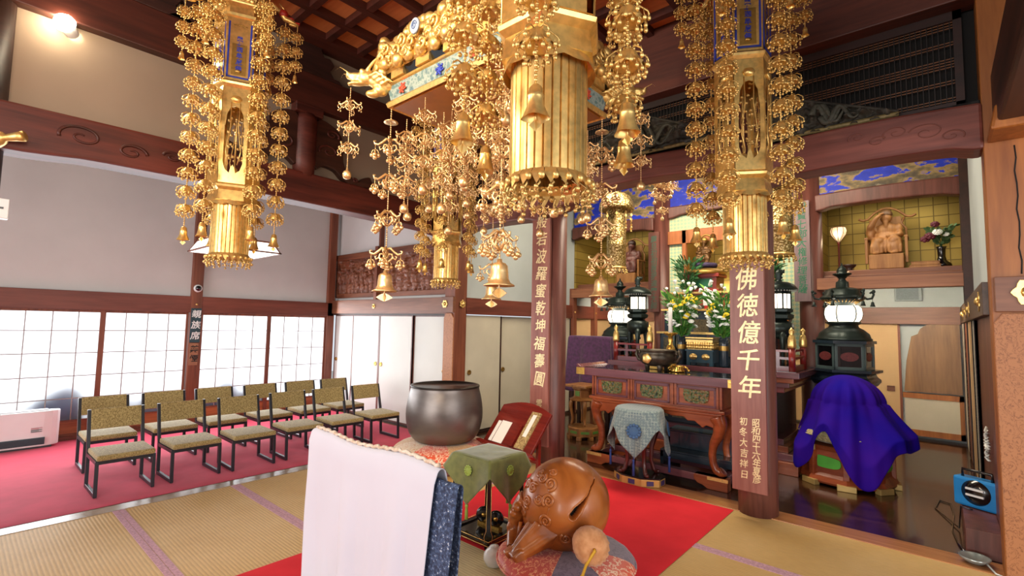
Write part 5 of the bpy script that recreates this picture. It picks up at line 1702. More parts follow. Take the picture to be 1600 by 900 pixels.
LAMPW = emit('lantern_glow', '#fff3dc', 2.2)
def pedestal_lantern(label, loc):
    o = thing('pedestal_lantern', label, 'lantern', loc)
    H = 6
    hexp = lambda r, ph=pi / 6: [(r * cos(ph + i * pi / 3), r * sin(ph + i * pi / 3)) for i in range(6)]
    ph = radians(18)
    MB().lathe([(0.30, 0.0), (0.30, 0.10), (0.25, 0.12), (0.27, 0.2), (0.20, 0.95), (0.23, 0.98)], 6, ph=ph, s=False).build('pedestal', W_PIL, o)
    MB().lathe([(0.34, 0.98), (0.38, 1.03), (0.38, 1.06), (0.345, 1.09), (0.33, 1.12), (0.40, 1.15), (0.40, 1.18)], 6, ph=ph, s=False).build('ledge', GREY_BL, o)
    MB().lathe([(0.305, 1.18), (0.305, 1.50)], 6, ph=ph, s=False).build('box', BLACK, o)
    for i in range(6):
        a = ph + pi / 6 + i * pi / 3
        M_ = rot(0, 0, a) @ T(0.305 * cos(pi / 6), 0, 0) @ rot(pi / 2, 0, pi / 2)
        fr = MB()
        hw = 0.305 * sin(pi / 6)
        fr.box(-hw, -hw + 0.03, 1.18, 1.50, 0, 0.015, M=M_).box(hw - 0.03, hw, 1.18, 1.50, 0, 0.015, M=M_).box(-hw, hw, 1.18, 1.215, 0, 0.015, M=M_).box(-hw, hw, 1.465, 1.50, 0, 0.015, M=M_)
        pn = fr.build('panel_frame', plain('grey_green_lacquer', '#4d5d5c', 0.3, var=0.1), o, bevel=0.003)
        MB().prism([(0.095 * cos(2 * pi * k / 24), 1.34 + 0.055 * sin(2 * pi * k / 24) * (1 + 0.0)) for k in range(24)], 0.0, 0.006, 'xy', M=M_).build('oval_panel', plain('oval_red', '#6e3030', 0.5, var=0.3, scale=50), pn)
    MB().lathe([(0.345, 1.50), (0.345, 1.535)], 6, ph=ph, s=False).build('cornice', GREY_BL, o)
    MB().lathe([(0.30, 1.535), (0.30, 1.56), (0.285, 1.565), (0.27, 1.62), (0.21, 1.675), (0.165, 1.70), (0.155, 1.73), (0.185, 1.75), (0.185, 1.77), (0.15, 1.775)], 36).build('foot', BRONZE, o)
    lp = MB().lathe([(0.165, 1.775), (0.192, 1.81), (0.205, 1.87), (0.195, 1.94), (0.165, 1.975)], 36, cap=False).build('lamp', LAMPW, o)
    for i in range(6):
        a = 2 * pi * i / 6 + 0.3
        rb = MB().tube([(rr * cos(a) * 1.02, rr * sin(a) * 1.02, z) for rr, z in ((0.165, 1.775), (0.192, 1.81), (0.205, 1.87), (0.195, 1.94), (0.165, 1.975))], 0.0065, 5)
        rb.build('lamp_rib', BRONZE, lp)
    MB().lathe([(0.12, 1.975), (0.13, 2.0), (0.235, 2.055), (0.25, 2.075), (0.24, 2.085), (0.20, 2.12), (0.19, 2.175), (0.14, 2.20), (0.075, 2.21), (0.07, 2.28), (0.05, 2.29), (0.035, 2.32), (0.06, 2.35), (0.10, 2.375), (0.105, 2.39), (0.05, 2.39), (0.06, 2.42), (0.045, 2.46), (0.015, 2.49), (0.005, 2.53), (0, 2.53)], 36).build('roof', BRONZE, o)
    roof_ribs(o, 30, 0.13, 0.225, 2.005, 2.052, BRASS)
    for i in range(6):
        a = i * pi / 3 + 0.3
        M_ = rot(0, 0, a)
        hk = MB().tube([(0.20, 0, 2.10), (0.26, 0, 2.06), (0.31, 0, 2.07), (0.33, 0, 2.12), (0.305, 0, 2.15), (0.29, 0, 2.13)], 0.014, 8, M=M_).ball((0.33, 0, 2.155), (0.02, 0.012, 0.025), 8, 6, M=M_).build('dragon_horn', BRONZE, o)
        MB().tube([(0.315, 0, 2.065), (0.315, 0, 2.03)], 0.003, 4, M=M_).lathe([(0.0, 2.03), (0.015, 2.02), (0.02, 1.99), (0.03, 1.965), (0, 1.965)], 10, (0.315, 0, 0), M=M_).build('wind_bell', BRONZE, hk)
    light('lantern_light', 'POINT', (loc[0], loc[1], loc[2] + 2.3 if 0 else loc[2] + 1.88), (0, 0, 0), 6, (1, 0.92, 0.8), shadow_soft_size=0.2)
    return o


pedestal_lantern('tall bronze lantern on a hexagonal pedestal with red oval panels behind the purple drum cover', (-0.915, 7.50, -0.01))
pedestal_lantern('tall bronze lantern on a hexagonal pedestal rising behind the purple draped stand', (-4.09, 7.50, -0.06))


def legged_lantern(label, loc):
    o = thing('altar_lantern', label, 'lantern', loc)
    MB().lathe([(0.12, 0.60), (0.155, 0.62), (0.16, 0.66), (0.12, 0.68), (0.15, 0.70), (0.15, 0.73)], 8, s=False).build('lamp_base', BRONZE, o)
    MB().lathe([(0.075, 0.60), (0.15, 0.55), (0.155, 0.47), (0.12, 0.40), (0.06, 0.37), (0, 0.36)], 32).build('bowl', BRONZE, o)
    for i in range(3):
        a = -pi / 2 + 0.45 + i * 2 * pi / 3
        M_ = rot(0, 0, a)
        MB().tube([(0.10, 0, 0.47), (0.135, 0, 0.38), (0.135, 0, 0.25), (0.115, 0, 0.10), (0.125, 0, 0.01)], [0.045, 0.04, 0.024, 0.017, 0.022], 10, M=M_).build('leg', BRONZE, o)
    lp = MB().lathe([(0.125, 0.73), (0.125, 0.93)], 6, s=False).build('lamp', LAMPW, o)
    fr = MB()
    for i in range(6):
        a = i * pi / 3
        fr.tube([(0.128 * cos(a), 0.128 * sin(a), 0.73), (0.128 * cos(a), 0.128 * sin(a), 0.93)], 0.009, 6)
        a2 = a + pi / 6
        fr.tube([(0.112 * cos(a2), 0.112 * sin(a2), 0.73), (0.112 * cos(a2), 0.112 * sin(a2), 0.93)], 0.004, 4)
    for z in (0.735, 0.925):
        fr.tube([(0.128 * cos(i * pi / 3), 0.128 * sin(i * pi / 3), z) for i in range(6)], 0.008, 5, closed=True)
    fr.build('lamp_frame', BRONZE, lp)
    MB().lathe([(0.13, 0.93), (0.135, 0.955), (0.205, 0.965), (0.205, 0.98), (0.17, 1.03), (0.10, 1.065), (0.04, 1.075), (0.025, 1.10), (0.045, 1.12), (0.03, 1.145), (0.045, 1.165), (0.035, 1.20), (0.01, 1.23), (0, 1.235)], 32).build('roof', BRONZE, o)
    dt = MB()
    for i in range(36):
        a = 2 * pi * i / 36
        dt.ball((0.185 * cos(a), 0.185 * sin(a), 0.955), 0.010, 6, 4)
    dt.build('eave_bead', plain('eave_pale', '#b8c0b8', 0.4), o)
    MB().tube([(0.0, 0, 1.17), (0.035, 0, 1.22), (0.06, 0, 1.225), (0.055, 0, 1.18)], 0.014, 8, M=rot(0, 0, 0.6)).build('flame_ornament', BRONZE, o)
    light('lantern_light', 'POINT', (loc[0], loc[1], loc[2] + 0.83), (0, 0, 0), 3, (1, 0.94, 0.84), shadow_soft_size=0.13)
    return o


legged_lantern('bronze altar lantern on curved legs beside the railing by the purple draped stand', (-3.36, 6.70, 1.166))
legged_lantern('bronze altar lantern on curved legs half hidden by the round pillar', (-1.475, 6.72, 1.166))

# ---- flowers in dark vases
def make_vase(r, h, mat):
    return MB().lathe([(r * 0.95, 0), (r, 0.01), (r, h * 0.75), (r * 1.02, h), (r * 0.9, h), (r * 0.85, h * 0.4), (0, h * 0.4)], 24)


BLO = {}
for nm, c_, pts in (('white', '#eef0ea', 16), ('yellow', '#f0d22a', 18)):
    b_ = MB()
    for ring, (n, rr, zz) in enumerate(((12, 0.034, 0.0), (9, 0.026, 0.01), (6, 0.014, 0.018))):
        for i in range(n):
            a = 2 * pi * i / n + ring * 0.3
            b_.ball((rr * cos(a), rr * sin(a), zz), (0.013, 0.013, 0.009), 6, 4)
    b_.ball((0, 0, 0.016), (0.014, 0.014, 0.012), 8, 5)
    BLO[nm] = b_.mesh('blossom_' + nm, plain('petal_' + nm, c_, 0.6, var=0.06, scale=30))
bud = MB().lathe([(0.0, -0.01), (0.014, 0.0), (0.024, 0.03), (0.026, 0.05), (0.012, 0.045), (0, 0.02)], 10)
BLO['bud'] = bud.mesh('blossom_bud', plain('petal_bud', '#f2f3ec', 0.6, var=0.05))
rose = MB()
for ring, (n, rr, zz) in enumerate(((7, 0.04, 0.0), (5, 0.026, 0.015), (3, 0.012, 0.025))):
    for i in range(n):
        a = 2 * pi * i / n + ring
        rose.ball((rr * cos(a), rr * sin(a), zz), (0.024, 0.024, 0.02), 8, 6)
BLO['rose'] = rose.mesh('blossom_rose', plain('petal_dark_red', '#5a1228', 0.6, var=0.2, scale=30))


def foliage(seed, n, h, spread, ln, wd, base=0.0):
    r = random.Random(seed)
    o = MB()
    for i in range(n):
        a = r.uniform(0, 2 * pi)
        t = r.uniform(0.05, 1)
        z0 = base + h * t
        rr = spread * (0.25 + 0.75 * t) * sqrt(r.random())
        p = Vector((rr * cos(a), rr * sin(a), z0))
        d = Vector((cos(a) * r.uniform(0.2, 0.9), sin(a) * r.uniform(0.2, 0.9), r.uniform(0.2, 1.0))).normalized()
        s = d.cross(Vector((r.uniform(-1, 1), r.uniform(-1, 1), 0.3))).normalized()
        L = ln * r.uniform(0.6, 1.2)
        w = wd * r.uniform(0.7, 1.2)
        dr = Vector((0, 0, -0.15 * L))
        pts = [p, p + d * L * 0.35 + s * w, p + d * L * 0.75 + s * w * 0.7 + dr * 0.4, p + d * L + dr, p + d * L * 0.75 - s * w * 0.7 + dr * 0.4, p + d * L * 0.35 - s * w]
        o.add(pts, [(0, 1, 5), (1, 2, 4, 5), (2, 3, 4)], 0, True)
    for i in range(14):
        a = r.uniform(0, 2 * pi)
        e = spread * 0.7
        o.tube([(0, 0, 0), (0.4 * e * cos(a), 0.4 * e * sin(a), h * 0.55), (e * cos(a) * 0.8, e * sin(a) * 0.8, h * 0.92)], 0.004, 4)
    return o


def bouquet(label, loc, seed, vase_label):
    v = thing('flower_vase', vase_label, 'vase', loc)
    make_vase(0.058, 0.36, None).build('body', GREY_BL, v)
    MB().lathe([(0.0595, 0.20), (0.0605, 0.22), (0.0605, 0.245), (0.0595, 0.26)], 24, cap=False).build('gilt_crest', GOLDD, v)
    o = thing('flower_bouquet', label, 'flowers', (loc[0], loc[1], loc[2] + 0.34))
    r = random.Random(seed)
    foliage(seed, 460, 0.56, 0.25, 0.11, 0.013).build('foliage', GREEN, o)
    lf = foliage(seed + 5, 16, 0.25, 0.28, 0.22, 0.02, 0.35)
    lf.build('long_leaf', plain('lily_leaf', '#7fb34a', 0.45, var=0.2), o)
    spec = [('white', 44, 0.16, 0.46, 0.24), ('yellow', 14, 0.26, 0.54, 0.24), ('bud', 14, 0.50, 0.74, 0.23)]
    for nm, n, z0, z1, sp in spec:
        for i in range(n):
            a = r.uniform(0, 2 * pi)
            z = r.uniform(z0, z1)
            rr = sp * sqrt(r.uniform(0.25, 1)) * (0.75 + 0.5 * (z - 0.1))
            b_ = put('blossom', BLO[nm], o)
            b_.location = (rr * cos(a), rr * sin(a), z)
            b_.rotation_euler = (r.uniform(-0.5, 0.5) - 0.3 * sin(a), 0.6 * cos(a), a)
            q = r.uniform(0.62, 0.95) if nm != 'bud' else r.uniform(0.7, 1.05)
            b_.scale = (q, q, q)
            if nm == 'yellow':
                for k in range(1):
                    c_ = put('blossom', BLO[nm], o)
                    c_.location = (rr * cos(a + 0.25), rr * sin(a + 0.25), z + 0.04)
                    c_.rotation_euler = (-0.6 * sin(a), 0.6 * cos(a), 0)
                c_.scale = (q, q, q)
    return o


bouquet('white and yellow chrysanthemum bouquet behind the white candle', (-2.60, 6.46, 1.166), 3, 'dark cylindrical vase holding the bouquet behind the candle')
bouquet('white and yellow chrysanthemum bouquet close to the round pillar', (-2.06, 6.46, 1.166), 9, 'dark cylindrical vase holding the bouquet close to the round pillar')
t = thing('evergreen_branch', 'upright evergreen branch in a slim dark vase beside the altar recess', 'plant', (-2.86, 7.35, 1.96))
MB().lathe([(0.03, 0), (0.045, 0.04), (0.03, 0.12), (0.022, 0.2), (0.028, 0.22)], 16).build('vase', BLACK, t)
foliage(21, 330, 0.5, 0.2, 0.13, 0.012, 0.2).build('foliage', GREEND, t)
t = thing('evergreen_branch', 'evergreen branch in the altar shadows behind the round pillar', 'plant', (-1.72, 7.35, 1.96))
MB().lathe([(0.03, 0), (0.045, 0.04), (0.03, 0.12), (0.022, 0.2), (0.028, 0.22)], 16).build('vase', BLACK, t)
foliage(23, 260, 0.45, 0.16, 0.12, 0.014, 0.2).build('foliage', GREEND, t)

# ---- gilt box, candle, incense burner, other altar pieces
t = thing('gilt_altar_box', 'gilt lotus box on a dark blue panelled stand between the flower vases', 'box', (-2.32, 6.45, 1.166))
MB().box(-0.165, 0.165, -0.12, 0.12, 0.04, 0.19).build('body', plain('box_navy', '#22404e', 0.3, coat=0.3), t)
for x in (-0.145, 0.145):
    for y in (-0.1, 0.1):
        MB().box(x - 0.022, x + 0.022, y - 0.022, y + 0.022, 0, 0.05).build('foot', plain('foot_navy', '#22404e', 0.3), t)
for x in (-0.078, 0.078):
    MB().lathe([(0.052, 0), (0.048, 0.008), (0, 0.010)], 20, M=T(x, -0.12, 0.115) @ rot(pi / 2) @ Matrix.Diagonal((1, 0.75, 1, 1))).build('gilt_oval', GOLD, t)
MB().box(-0.18, 0.18, -0.135, 0.135, 0.185, 0.205).build('ledge', plain('ledge_navy', '#22404e', 0.3), t)
gl = MB()
for z, n in ((0.235, 11), (0.275, 11)):
    for i in range(n):
        gl.ball((-0.15 + 0.3 * i / (n - 1), -0.125, z), (0.018, 0.016, 0.024), 8, 6)
        gl.ball((0.165, -0.11 + 0.22 * i / (n - 1), z), (0.016, 0.018, 0.024), 8, 6)
gl.box(-0.155, 0.155, -0.115, 0.115, 0.205, 0.30).box(-0.17, 0.17, -0.13, 0.13, 0.30, 0.33).box(-0.175, 0.175, -0.135, 0.135, 0.345, 0.36)
gl.build('lotus_top', GOLD, t)
t = thing('candlestick', 'brass candlestick with a tall white candle on the offering table', 'candlestick', (-2.39, 5.60, 1.142))
MB().lathe([(0.085, 0), (0.09, 0.02), (0.06, 0.05), (0.07, 0.07), (0.03, 0.12), (0.022, 0.17), (0.035, 0.20), (0.05, 0.235), (0.05, 0.255), (0.035, 0.29), (0.02, 0.32), (0.03, 0.36), (0.022, 0.40), (0.075, 0.43), (0.08, 0.445), (0.03, 0.445)], 28).build('stick', BRASS, t)
MB().lathe([(0.024, 0.445), (0.022, 0.74), (0.004, 0.745)], 20).build('candle', plain('wax_white', '#eeece6', 0.5, var=0.02), t)
t = thing('iron_candle_stand', 'tall dark iron candle stand behind the brass candlestick', 'candlestick', (-2.72, 6.20 + 0.3, 1.166))
MB().lathe([(0.07, 0), (0.08, 0.03), (0.04, 0.06), (0.03, 0.12), (0.055, 0.17), (0.02, 0.24), (0.03, 0.34), (0.016, 0.42), (0.02, 0.5), (0.07, 0.55), (0.075, 0.57), (0.02, 0.57)], 20).build('stand', BRONZE, t)
MB().lathe([(0.02, 0.57), (0.018, 0.72), (0, 0.73)], 16).build('candle', plain('wax_white_short', '#eeece6', 0.5, var=0.02), t)
t = thing('incense_burner', 'round bronze incense burner with a gilt crest on the offering table', 'burner', (-2.44, 5.36, 1.141))
ZB = plain('burner_bronze', '#4a4238', 0.4, metal=0.7, var=0.35, scale=20, bump=0.3)
MB().lathe([(0, 0.07), (0.10, 0.065), (0.17, 0.09), (0.205, 0.15), (0.20, 0.20), (0.185, 0.22), (0.20, 0.235), (0.205, 0.25), (0.17, 0.25), (0.16, 0.2), (0, 0.19)], 40).build('bowl', ZB, t)
for i in range(3):
    a = -pi / 2 + 0.6 + i * 2 * pi / 3
    MB().tube([(0.10 * cos(a), 0.10 * sin(a), 0.10), (0.125 * cos(a), 0.125 * sin(a), 0.06), (0.12 * cos(a), 0.12 * sin(a), 0.0)], [0.04, 0.03, 0.022], 10).build('leg', ZB, t)
for s in (-1, 1):
    MB().tube([(s * 0.18, 0, 0.12), (s * 0.235, 0, 0.13), (s * 0.265, 0, 0.19), (s * 0.245, 0, 0.245), (s * 0.215, 0, 0.235), (s * 0.225, 0, 0.19)], 0.02, 10).build('handle', ZB, t)
MB().lathe([(0.055, 0), (0.05, 0.008), (0.02, 0.012), (0, 0.012)], 24, M=T(-0.035, -0.205, 0.155) @ rot(pi / 2), mod=lambda a, j: 1 + 0.07 * cos(5 * a)).build('crest', GOLD, t)
t = thing('gilt_burner_stand', 'small gilt dragon-footed stand beside the incense burner', 'stand', (-2.27, 5.52, 1.141))
sb = MB().lathe([(0.075, 0.0), (0.085, 0.015), (0.06, 0.04), (0.07, 0.06), (0.05, 0.075), (0, 0.075)], 18)
for i in range(4):
    a = i * pi / 2 + 0.4
    sb.tube([(0.06 * cos(a), 0.06 * sin(a), 0.06), (0.10 * cos(a), 0.10 * sin(a), 0.05), (0.11 * cos(a), 0.11 * sin(a), 0.01), (0.13 * cos(a), 0.13 * sin(a), 0.02)], 0.012, 8)
sb.build('stand', BRASS, t)
t = thing('incense_box', 'small red and gilt ornamented casket behind the incense burner', 'box', (-2.62, 5.66, 1.141))
MB().box(-0.09, 0.09, -0.05, 0.05, 0, 0.14).build('body', GOLDD, t, bevel=0.006)
MB().prism([(-0.10, 0.14), (0.10, 0.14), (0.06, 0.2), (-0.02, 0.24), (-0.06, 0.22)], -0.05, 0.05).build('lid', REDBR, t, bevel=0.01)
t = thing('white_paper_offering', 'white pointed paper wrapping on a red stand between the bouquets', 'offering', (-2.51, 7.30, 1.926))
MB().box(-0.07, 0.07, -0.05, 0.05, 0.0, 0.05).build('stand', REDBR, t, bevel=0.006)
MB().prism([(-0.085, 0.05), (0.085, 0.05), (0.095, 0.23), (0.065, 0.275), (0.035, 0.24), (0.0, 0.28), (-0.03, 0.25), (-0.065, 0.285), (-0.095, 0.25)], -0.05, 0.05).build('wrapping', plain('offering_white', '#eceef0', 0.6, var=0.02), t, bevel=0.004)
for k, (x, z0, lab) in enumerate(((-1.93, 1.93, 'tall narrow black tablet with gilt lines on the altar shelf by the pillar'), (-2.05, 1.59, 'short black tablet on the lower altar shelf'))):
    t = thing('memorial_tablet', lab, 'tablet', (x, 7.3 if k == 0 else 7.06, z0))
    MB().box(-0.05, 0.05, -0.03, 0.03, 0, 0.05).build('base', GOLDD, t)
    MB().prism([(-0.04, 0.05), (0.04, 0.05), (0.042, 0.30), (0, 0.34), (-0.042, 0.30)], -0.012, 0.012).build('tablet', BLACK, t)
    MB().box(-0.004, 0.004, -0.0135, -0.012, 0.09, 0.27).build('gilt_line', GOLD, t)
t = thing('flower_plaque', 'dark fan-shaped plaque with red flowers hung beside the altar shelves', 'plaque', (-1.56, 7.35, 1.62), radians(10))
MB().prism(outline([(-0.08, 0.12), (0, 0.09), (0.08, 0.12), (0.10, 0.05), (0.0, -0.12), (-0.10, 0.05)], 4), -0.01, 0.01, M=T(0, 0, 0.12)).build('plate', plain('plaque_dark', '#3a2b1c', 0.5), t)
for (x, z, c_) in ((-0.03, 0.17, '#c23a22'), (0.03, 0.15, '#d07a2a'), (0.0, 0.09, '#b02a24')):
    MB().lathe([(0.03, 0), (0.02, 0.012), (0, 0.015)], 10, M=T(x, -0.01, z) @ rot(pi / 2)).build('flower', plain('plaque_flower', c_, 0.6), t)

# ---- small carved stand and purple draped table at the side of the altar
t = thing('flower_stand', 'small carved wooden stand with green inlays next to the purple draped table', 'stand', (-4.01, 6.26, 0), radians(-6))
W_ST = wood('stand_wood', '#6a3f20', '#a87440', 'z', 0.35, 6)
MB().prism([(0.24 * cos(pi / 8 + i * pi / 4), 0.24 * sin(pi / 8 + i * pi / 4)) for i in range(8)], 0.05, 0.17, 'xy').build('base', W_ST, t, bevel=0.008)
for i in range(8):
    a = i * pi / 4
    MB().bc((0.222 * cos(a), 0.222 * sin(a), 0.11), (0.006, 0.12, 0.035), a).build('green_inlay', plain('inlay_green', '#5f8a3c', 0.5), t)
    MB().bc((0.22 * cos(a + pi / 8), 0.22 * sin(a + pi / 8), 0.025), (0.05, 0.07, 0.05), a + pi / 8).build('foot', W_ST, t, bevel=0.005)
for i in range(4):
    a = pi / 4 + i * pi / 2
    P = [(0.16, 0, 0.56), (0.19, 0, 0.50), (0.185, 0, 0.42), (0.155, 0, 0.33), (0.155, 0, 0.24), (0.18, 0, 0.185)]
    MB().tube(P, [0.035, 0.034, 0.028, 0.022, 0.022, 0.026], 10, M=rot(0, 0, a)).build('leg', W_ST, t, sub=1)
MB().lathe([(0.21, 0.55), (0.22, 0.565), (0.17, 0.585), (0.15, 0.60), (0.15, 0.70), (0.18, 0.72), (0.18, 0.745)], 8, s=False, ph=pi / 8).build('block', W_ST, t)
MB().box(-0.04, 0.04, -0.145, -0.138, 0.62, 0.69).build('green_panel', plain('inlay_green_panel', '#5f8a3c', 0.5), t)
MB().box(-0.20, 0.20, -0.20, 0.20, 0.745, 0.78).build('top', GOLDD if 0 else W_ST, t, bevel=0.006)
t = thing('side_table', 'plain tall table hidden under the dark purple cloth', 'table', (-4.13, 6.72, 0))
MB().box(-0.36, 0.36, -0.13, 0.13, 1.44, 1.48).build('table_top', W_DARK, t)
for sx in (-0.32, 0.32):
    for sy in (-0.10, 0.10):
        MB().box(sx - 0.025, sx + 0.025, sy - 0.025, sy + 0.025, 0, 1.44).build('leg', W_DARK, t)
PURD = fabric('dark_purple_cloth', '#361238', '#521d52', 25, 0.75, 0.1, 0.4)
t = thing('purple_table_cloth', 'dark purple pleated cloth covering the tall table by the beige doors', 'cloth', (-4.13, 6.72, 1.485))


def rect_drape(hx, hy, drop, amp, seed, flare=0.06, hem=0.05, fr=9):
    def fn(u, v):
        q = (u * 4) % 4
        sd = int(q)
        tt = (q - sd) * 2 - 1
        ang = sd * pi / 2
        ax_, ay_ = (hx, hy) if sd % 2 == 0 else (hy, hx)
        lx, ly = tt * ax_, -ay_
        x, y = lx * cos(ang) - ly * sin(ang), lx * sin(ang) + ly * cos(ang)
        if v < 0.25:
            return (x * v / 0.25, y * v / 0.25, 0.0)
        k = (v - 0.25) / 0.75
        L = sqrt(x * x + y * y)
        w = amp * (k ** 0.7) * (sin(u * 2 * pi * fr + seed) + 0.5 * sin(u * 2 * pi * (fr * 2 - 1) + 2 * seed))
        o_ = flare * k + w
        dz = (drop + hem * sin(u * 2 * pi * 3 + seed)) * k
        return (x + x / L * o_, y + y / L * o_, -0.003 - dz)
    return MB().grid(fn, 160, 30, cu=True)


rect_drape(0.375, 0.145, 0.82, 0.018, 1.0, 0.045, 0.05, 10).build('drape', PURD, t, solid=0.004)

# ---- drum on an eight-sided stand under a purple cover
t = thing('drum_pedestal', 'red-brown eight-sided stand with green inlays under the purple cover', 'stand', (-0.83, 6.62, 0))
W_OR = wood('orange_red_wood', '#6e2c16', '#a8512c', 'x', 0.35, 5)
phd = radians(8)
MB().lathe([(0.47, 0.03), (0.48, 0.05), (0.45, 0.10), (0.42, 0.13), (0.40, 0.36), (0.43, 0.40), (0.45, 0.42)], 8, ph=phd, s=False).build('body', W_OR, t)
for i in range(8):
    a = phd + pi / 8 + i * pi / 4
    M_ = rot(0, 0, a) @ T(0.385, 0, 0.245) @ rot(0, radians(-5), 0) @ rot(pi / 2, 0, pi / 2)
    MB().prism(outline([(-0.11, 0.04), (-0.09, 0.065), (0.07, 0.05), (0.11, 0.03), (0.11, -0.03), (0.05, -0.055), (-0.09, -0.055), (-0.11, -0.03)], 3), 0.0, 0.014, 'xy', M=M_).build('green_inlay', plain('bright_green', '#57b03a', 0.45, var=0.15), t)
    a = phd + i * pi / 4
    M2 = rot(0, 0, a)
    MB().box(0.40, 0.445, -0.03, 0.03, 0.1, 0.42, M=M2).build('corner_post', W_OR, t, bevel=0.006)
    MB().box(0.42, 0.487, -0.085, 0.085, 0.0, 0.06, M=M2).build('gilt_foot', plain('pale_gilt', '#c2a060', 0.45, metal=0.4), t, bevel=0.006)
    MB().box(0.43, 0.452, -0.05, 0.05, 0.36, 0.42, M=M2).build('gilt_fitting', plain('pale_gilt_fitting', '#c7ad78', 0.45, metal=0.4), t, bevel=0.006)
PALEC = fabric('pale_dotted_cloth', '#8d7c52', '#c9b98a', 45, 0.9, 0.3)
cushion('round_cushion', 'pale dotted cushion peeping from under the purple cover', (-0.83, 6.62, 0.42), 0.435, 0.19, 0.0, PALEC)
t = thing('covered_drum', 'rounded wooden drum hidden under the blue-purple cover', 'drum', (-0.80, 6.62, 0.62))
MB().ball((0, 0, 0.245), (0.27, 0.27, 0.245), 32, 20).build('body', FISHW, t)


def purple():
    m, nt, b = newmat('blue_purple_cloth')
    n = N(nt, 'ShaderNodeTexNoise', Scale=2.4, Detail=2.0)
    nt.links.new(coord(nt), n.inputs['Vector'])
    nt.links.new(ramp(nt, n.outputs[0], [(0.35, '#190490'), (0.65, '#370b90')]), b.inputs['Base Color'])
    b.inputs['Roughness'].default_value = 0.85
    b.inputs['Specular IOR Level'].default_value = 0.15
    return m


t = thing('purple_drum_cover', 'bright blue-purple cloth draped over the drum on the eight-sided stand', 'cloth', (-0.80, 6.62, 0))


def cover_fn(u, v):
    a = 2 * pi * u
    # hem height: long tip towards the entrance side, opening by the inlaid stand
    tip = exp(-((a - radians(291)) / 0.36) ** 2)
    side = exp(-((a - radians(222)) / 0.30) ** 2)
    gap = exp(-((a - radians(252)) / 0.22) ** 2)
    bk = exp(-((a - radians(352)) / 0.3) ** 2) + exp(-((a - radians(-8)) / 0.3) ** 2)
    hem = 0.40 - 0.38 * tip - 0.27 * side + 0.20 * gap + 0.16 * (0.5 + 0.5 * cos(a - radians(60))) - 0.10 * bk
    if v < 0.5:
        th = v / 0.5 * pi / 2
        r = 0.325 * sin(th)
        z = 0.865 + 0.29 * cos(th)
        f = (0.02 * sin(9 * a + 1) + 0.012 * sin(17 * a)) * sin(th) ** 3
        r += f
    else:
        k = (v - 0.5) / 0.5
        z = 0.865 + (hem - 0.865) * k
        bulge = (0.065 + 0.13 * (0.5 + 0.5 * cos(a - radians(338))) + 0.10 * side) * min(1, k * 1.4) ** 1.2
        r = 0.325 + bulge + (0.02 * sin(9 * a + 1) + 0.012 * sin(17 * a)) * (1 - 0.5 * k) + k * (0.02 * sin(7 * a + 0.6) + 0.02 * sin(13 * a + 2.0) + 0.014 * sin(21 * a)) + 0.06 * k * tip
    return (r * cos(a) + 0.05 * (v if v > 0.5 else 0.0) * cos(a), r * sin(a), max(0.012, z))


MB().grid(cover_fn, 260, 70, cu=True).build('drape', purple(), t, solid=0.004)

# ---- things in the statue alcove
t = thing('bud_lamp', 'lotus-bud lamp glowing on a slim red stem in the statue alcove', 'lamp', (-1.04, 8.30, 2.472))
MB().lathe([(0.06, 0), (0.065, 0.012), (0.02, 0.03), (0.012, 0.06), (0.011, 0.40), (0.02, 0.42), (0.012, 0.44)], 16).build('stem', plain('stem_red', '#5e1a14', 0.35), t)
lp = MB().lathe([(0.012, 0.44), (0.05, 0.49), (0.09, 0.55), (0.10, 0.60), (0.085, 0.65), (0.05, 0.66)], 24).build('lamp_shade', emit('bud_glow', '#ffd9a0', 0.75, '#ffe8c8'), t)
rb = MB()
for i in range(8):
    a = 2 * pi * i / 8
    rb.tube([(r * cos(a), r * sin(a), z) for r, z in ((0.013, 0.44), (0.052, 0.49), (0.092, 0.55), (0.102, 0.60), (0.087, 0.65))], 0.004, 4)
rb.tube([(0.087 * cos(2 * pi * i / 20), 0.087 * sin(2 * pi * i / 20), 0.65) for i in range(20)], 0.005, 5, closed=True)
rb.build('lamp_frame', plain('rib_red', '#5e1a14', 0.35), lp)
light('bud_lamp_light', 'POINT', (-1.04, 8.18, 3.0), (0, 0, 0), 1.2, (1, 0.8, 0.5), shadow_soft_size=0.05)
t = thing('black_vase', 'glossy black vase on the alcove floor near the far post', 'vase', (0.06, 8.25, 2.472))
MB().lathe([(0.07, 0), (0.10, 0.02), (0.095, 0.05), (0.05, 0.09), (0.038, 0.14), (0.042, 0.24), (0.055, 0.27), (0.045, 0.27), (0.03, 0.2), (0, 0.2)], 28).build('body', BLACK, t)
o = thing('rose_bouquet', 'dark red and white roses with loose leaves in the black vase', 'flowers', (0.06, 8.25, 2.73))
foliage(31, 90, 0.24, 0.14, 0.08, 0.024, 0.02).build('foliage', plain('rose_leaf', '#4a6a3c', 0.6, var=0.3), o)
for i, (x, y, z, nm, q) in enumerate(((-0.10, -0.08, 0.15, 'rose', 1.0), (-0.05, -0.05, 0.30, 'rose', 0.8), (-0.03, -0.10, 0.19, 'white', 1.2), (0.05, -0.06, 0.16, 'white', 0.8), (-0.15, -0.03, 0.12, 'rose', 0.9))):
    b_ = put('blossom', BLO[nm], o)
    b_.location = (x, y, z)
    b_.rotation_euler = (0.9, 0, 0)
    b_.scale = (q, q, q)
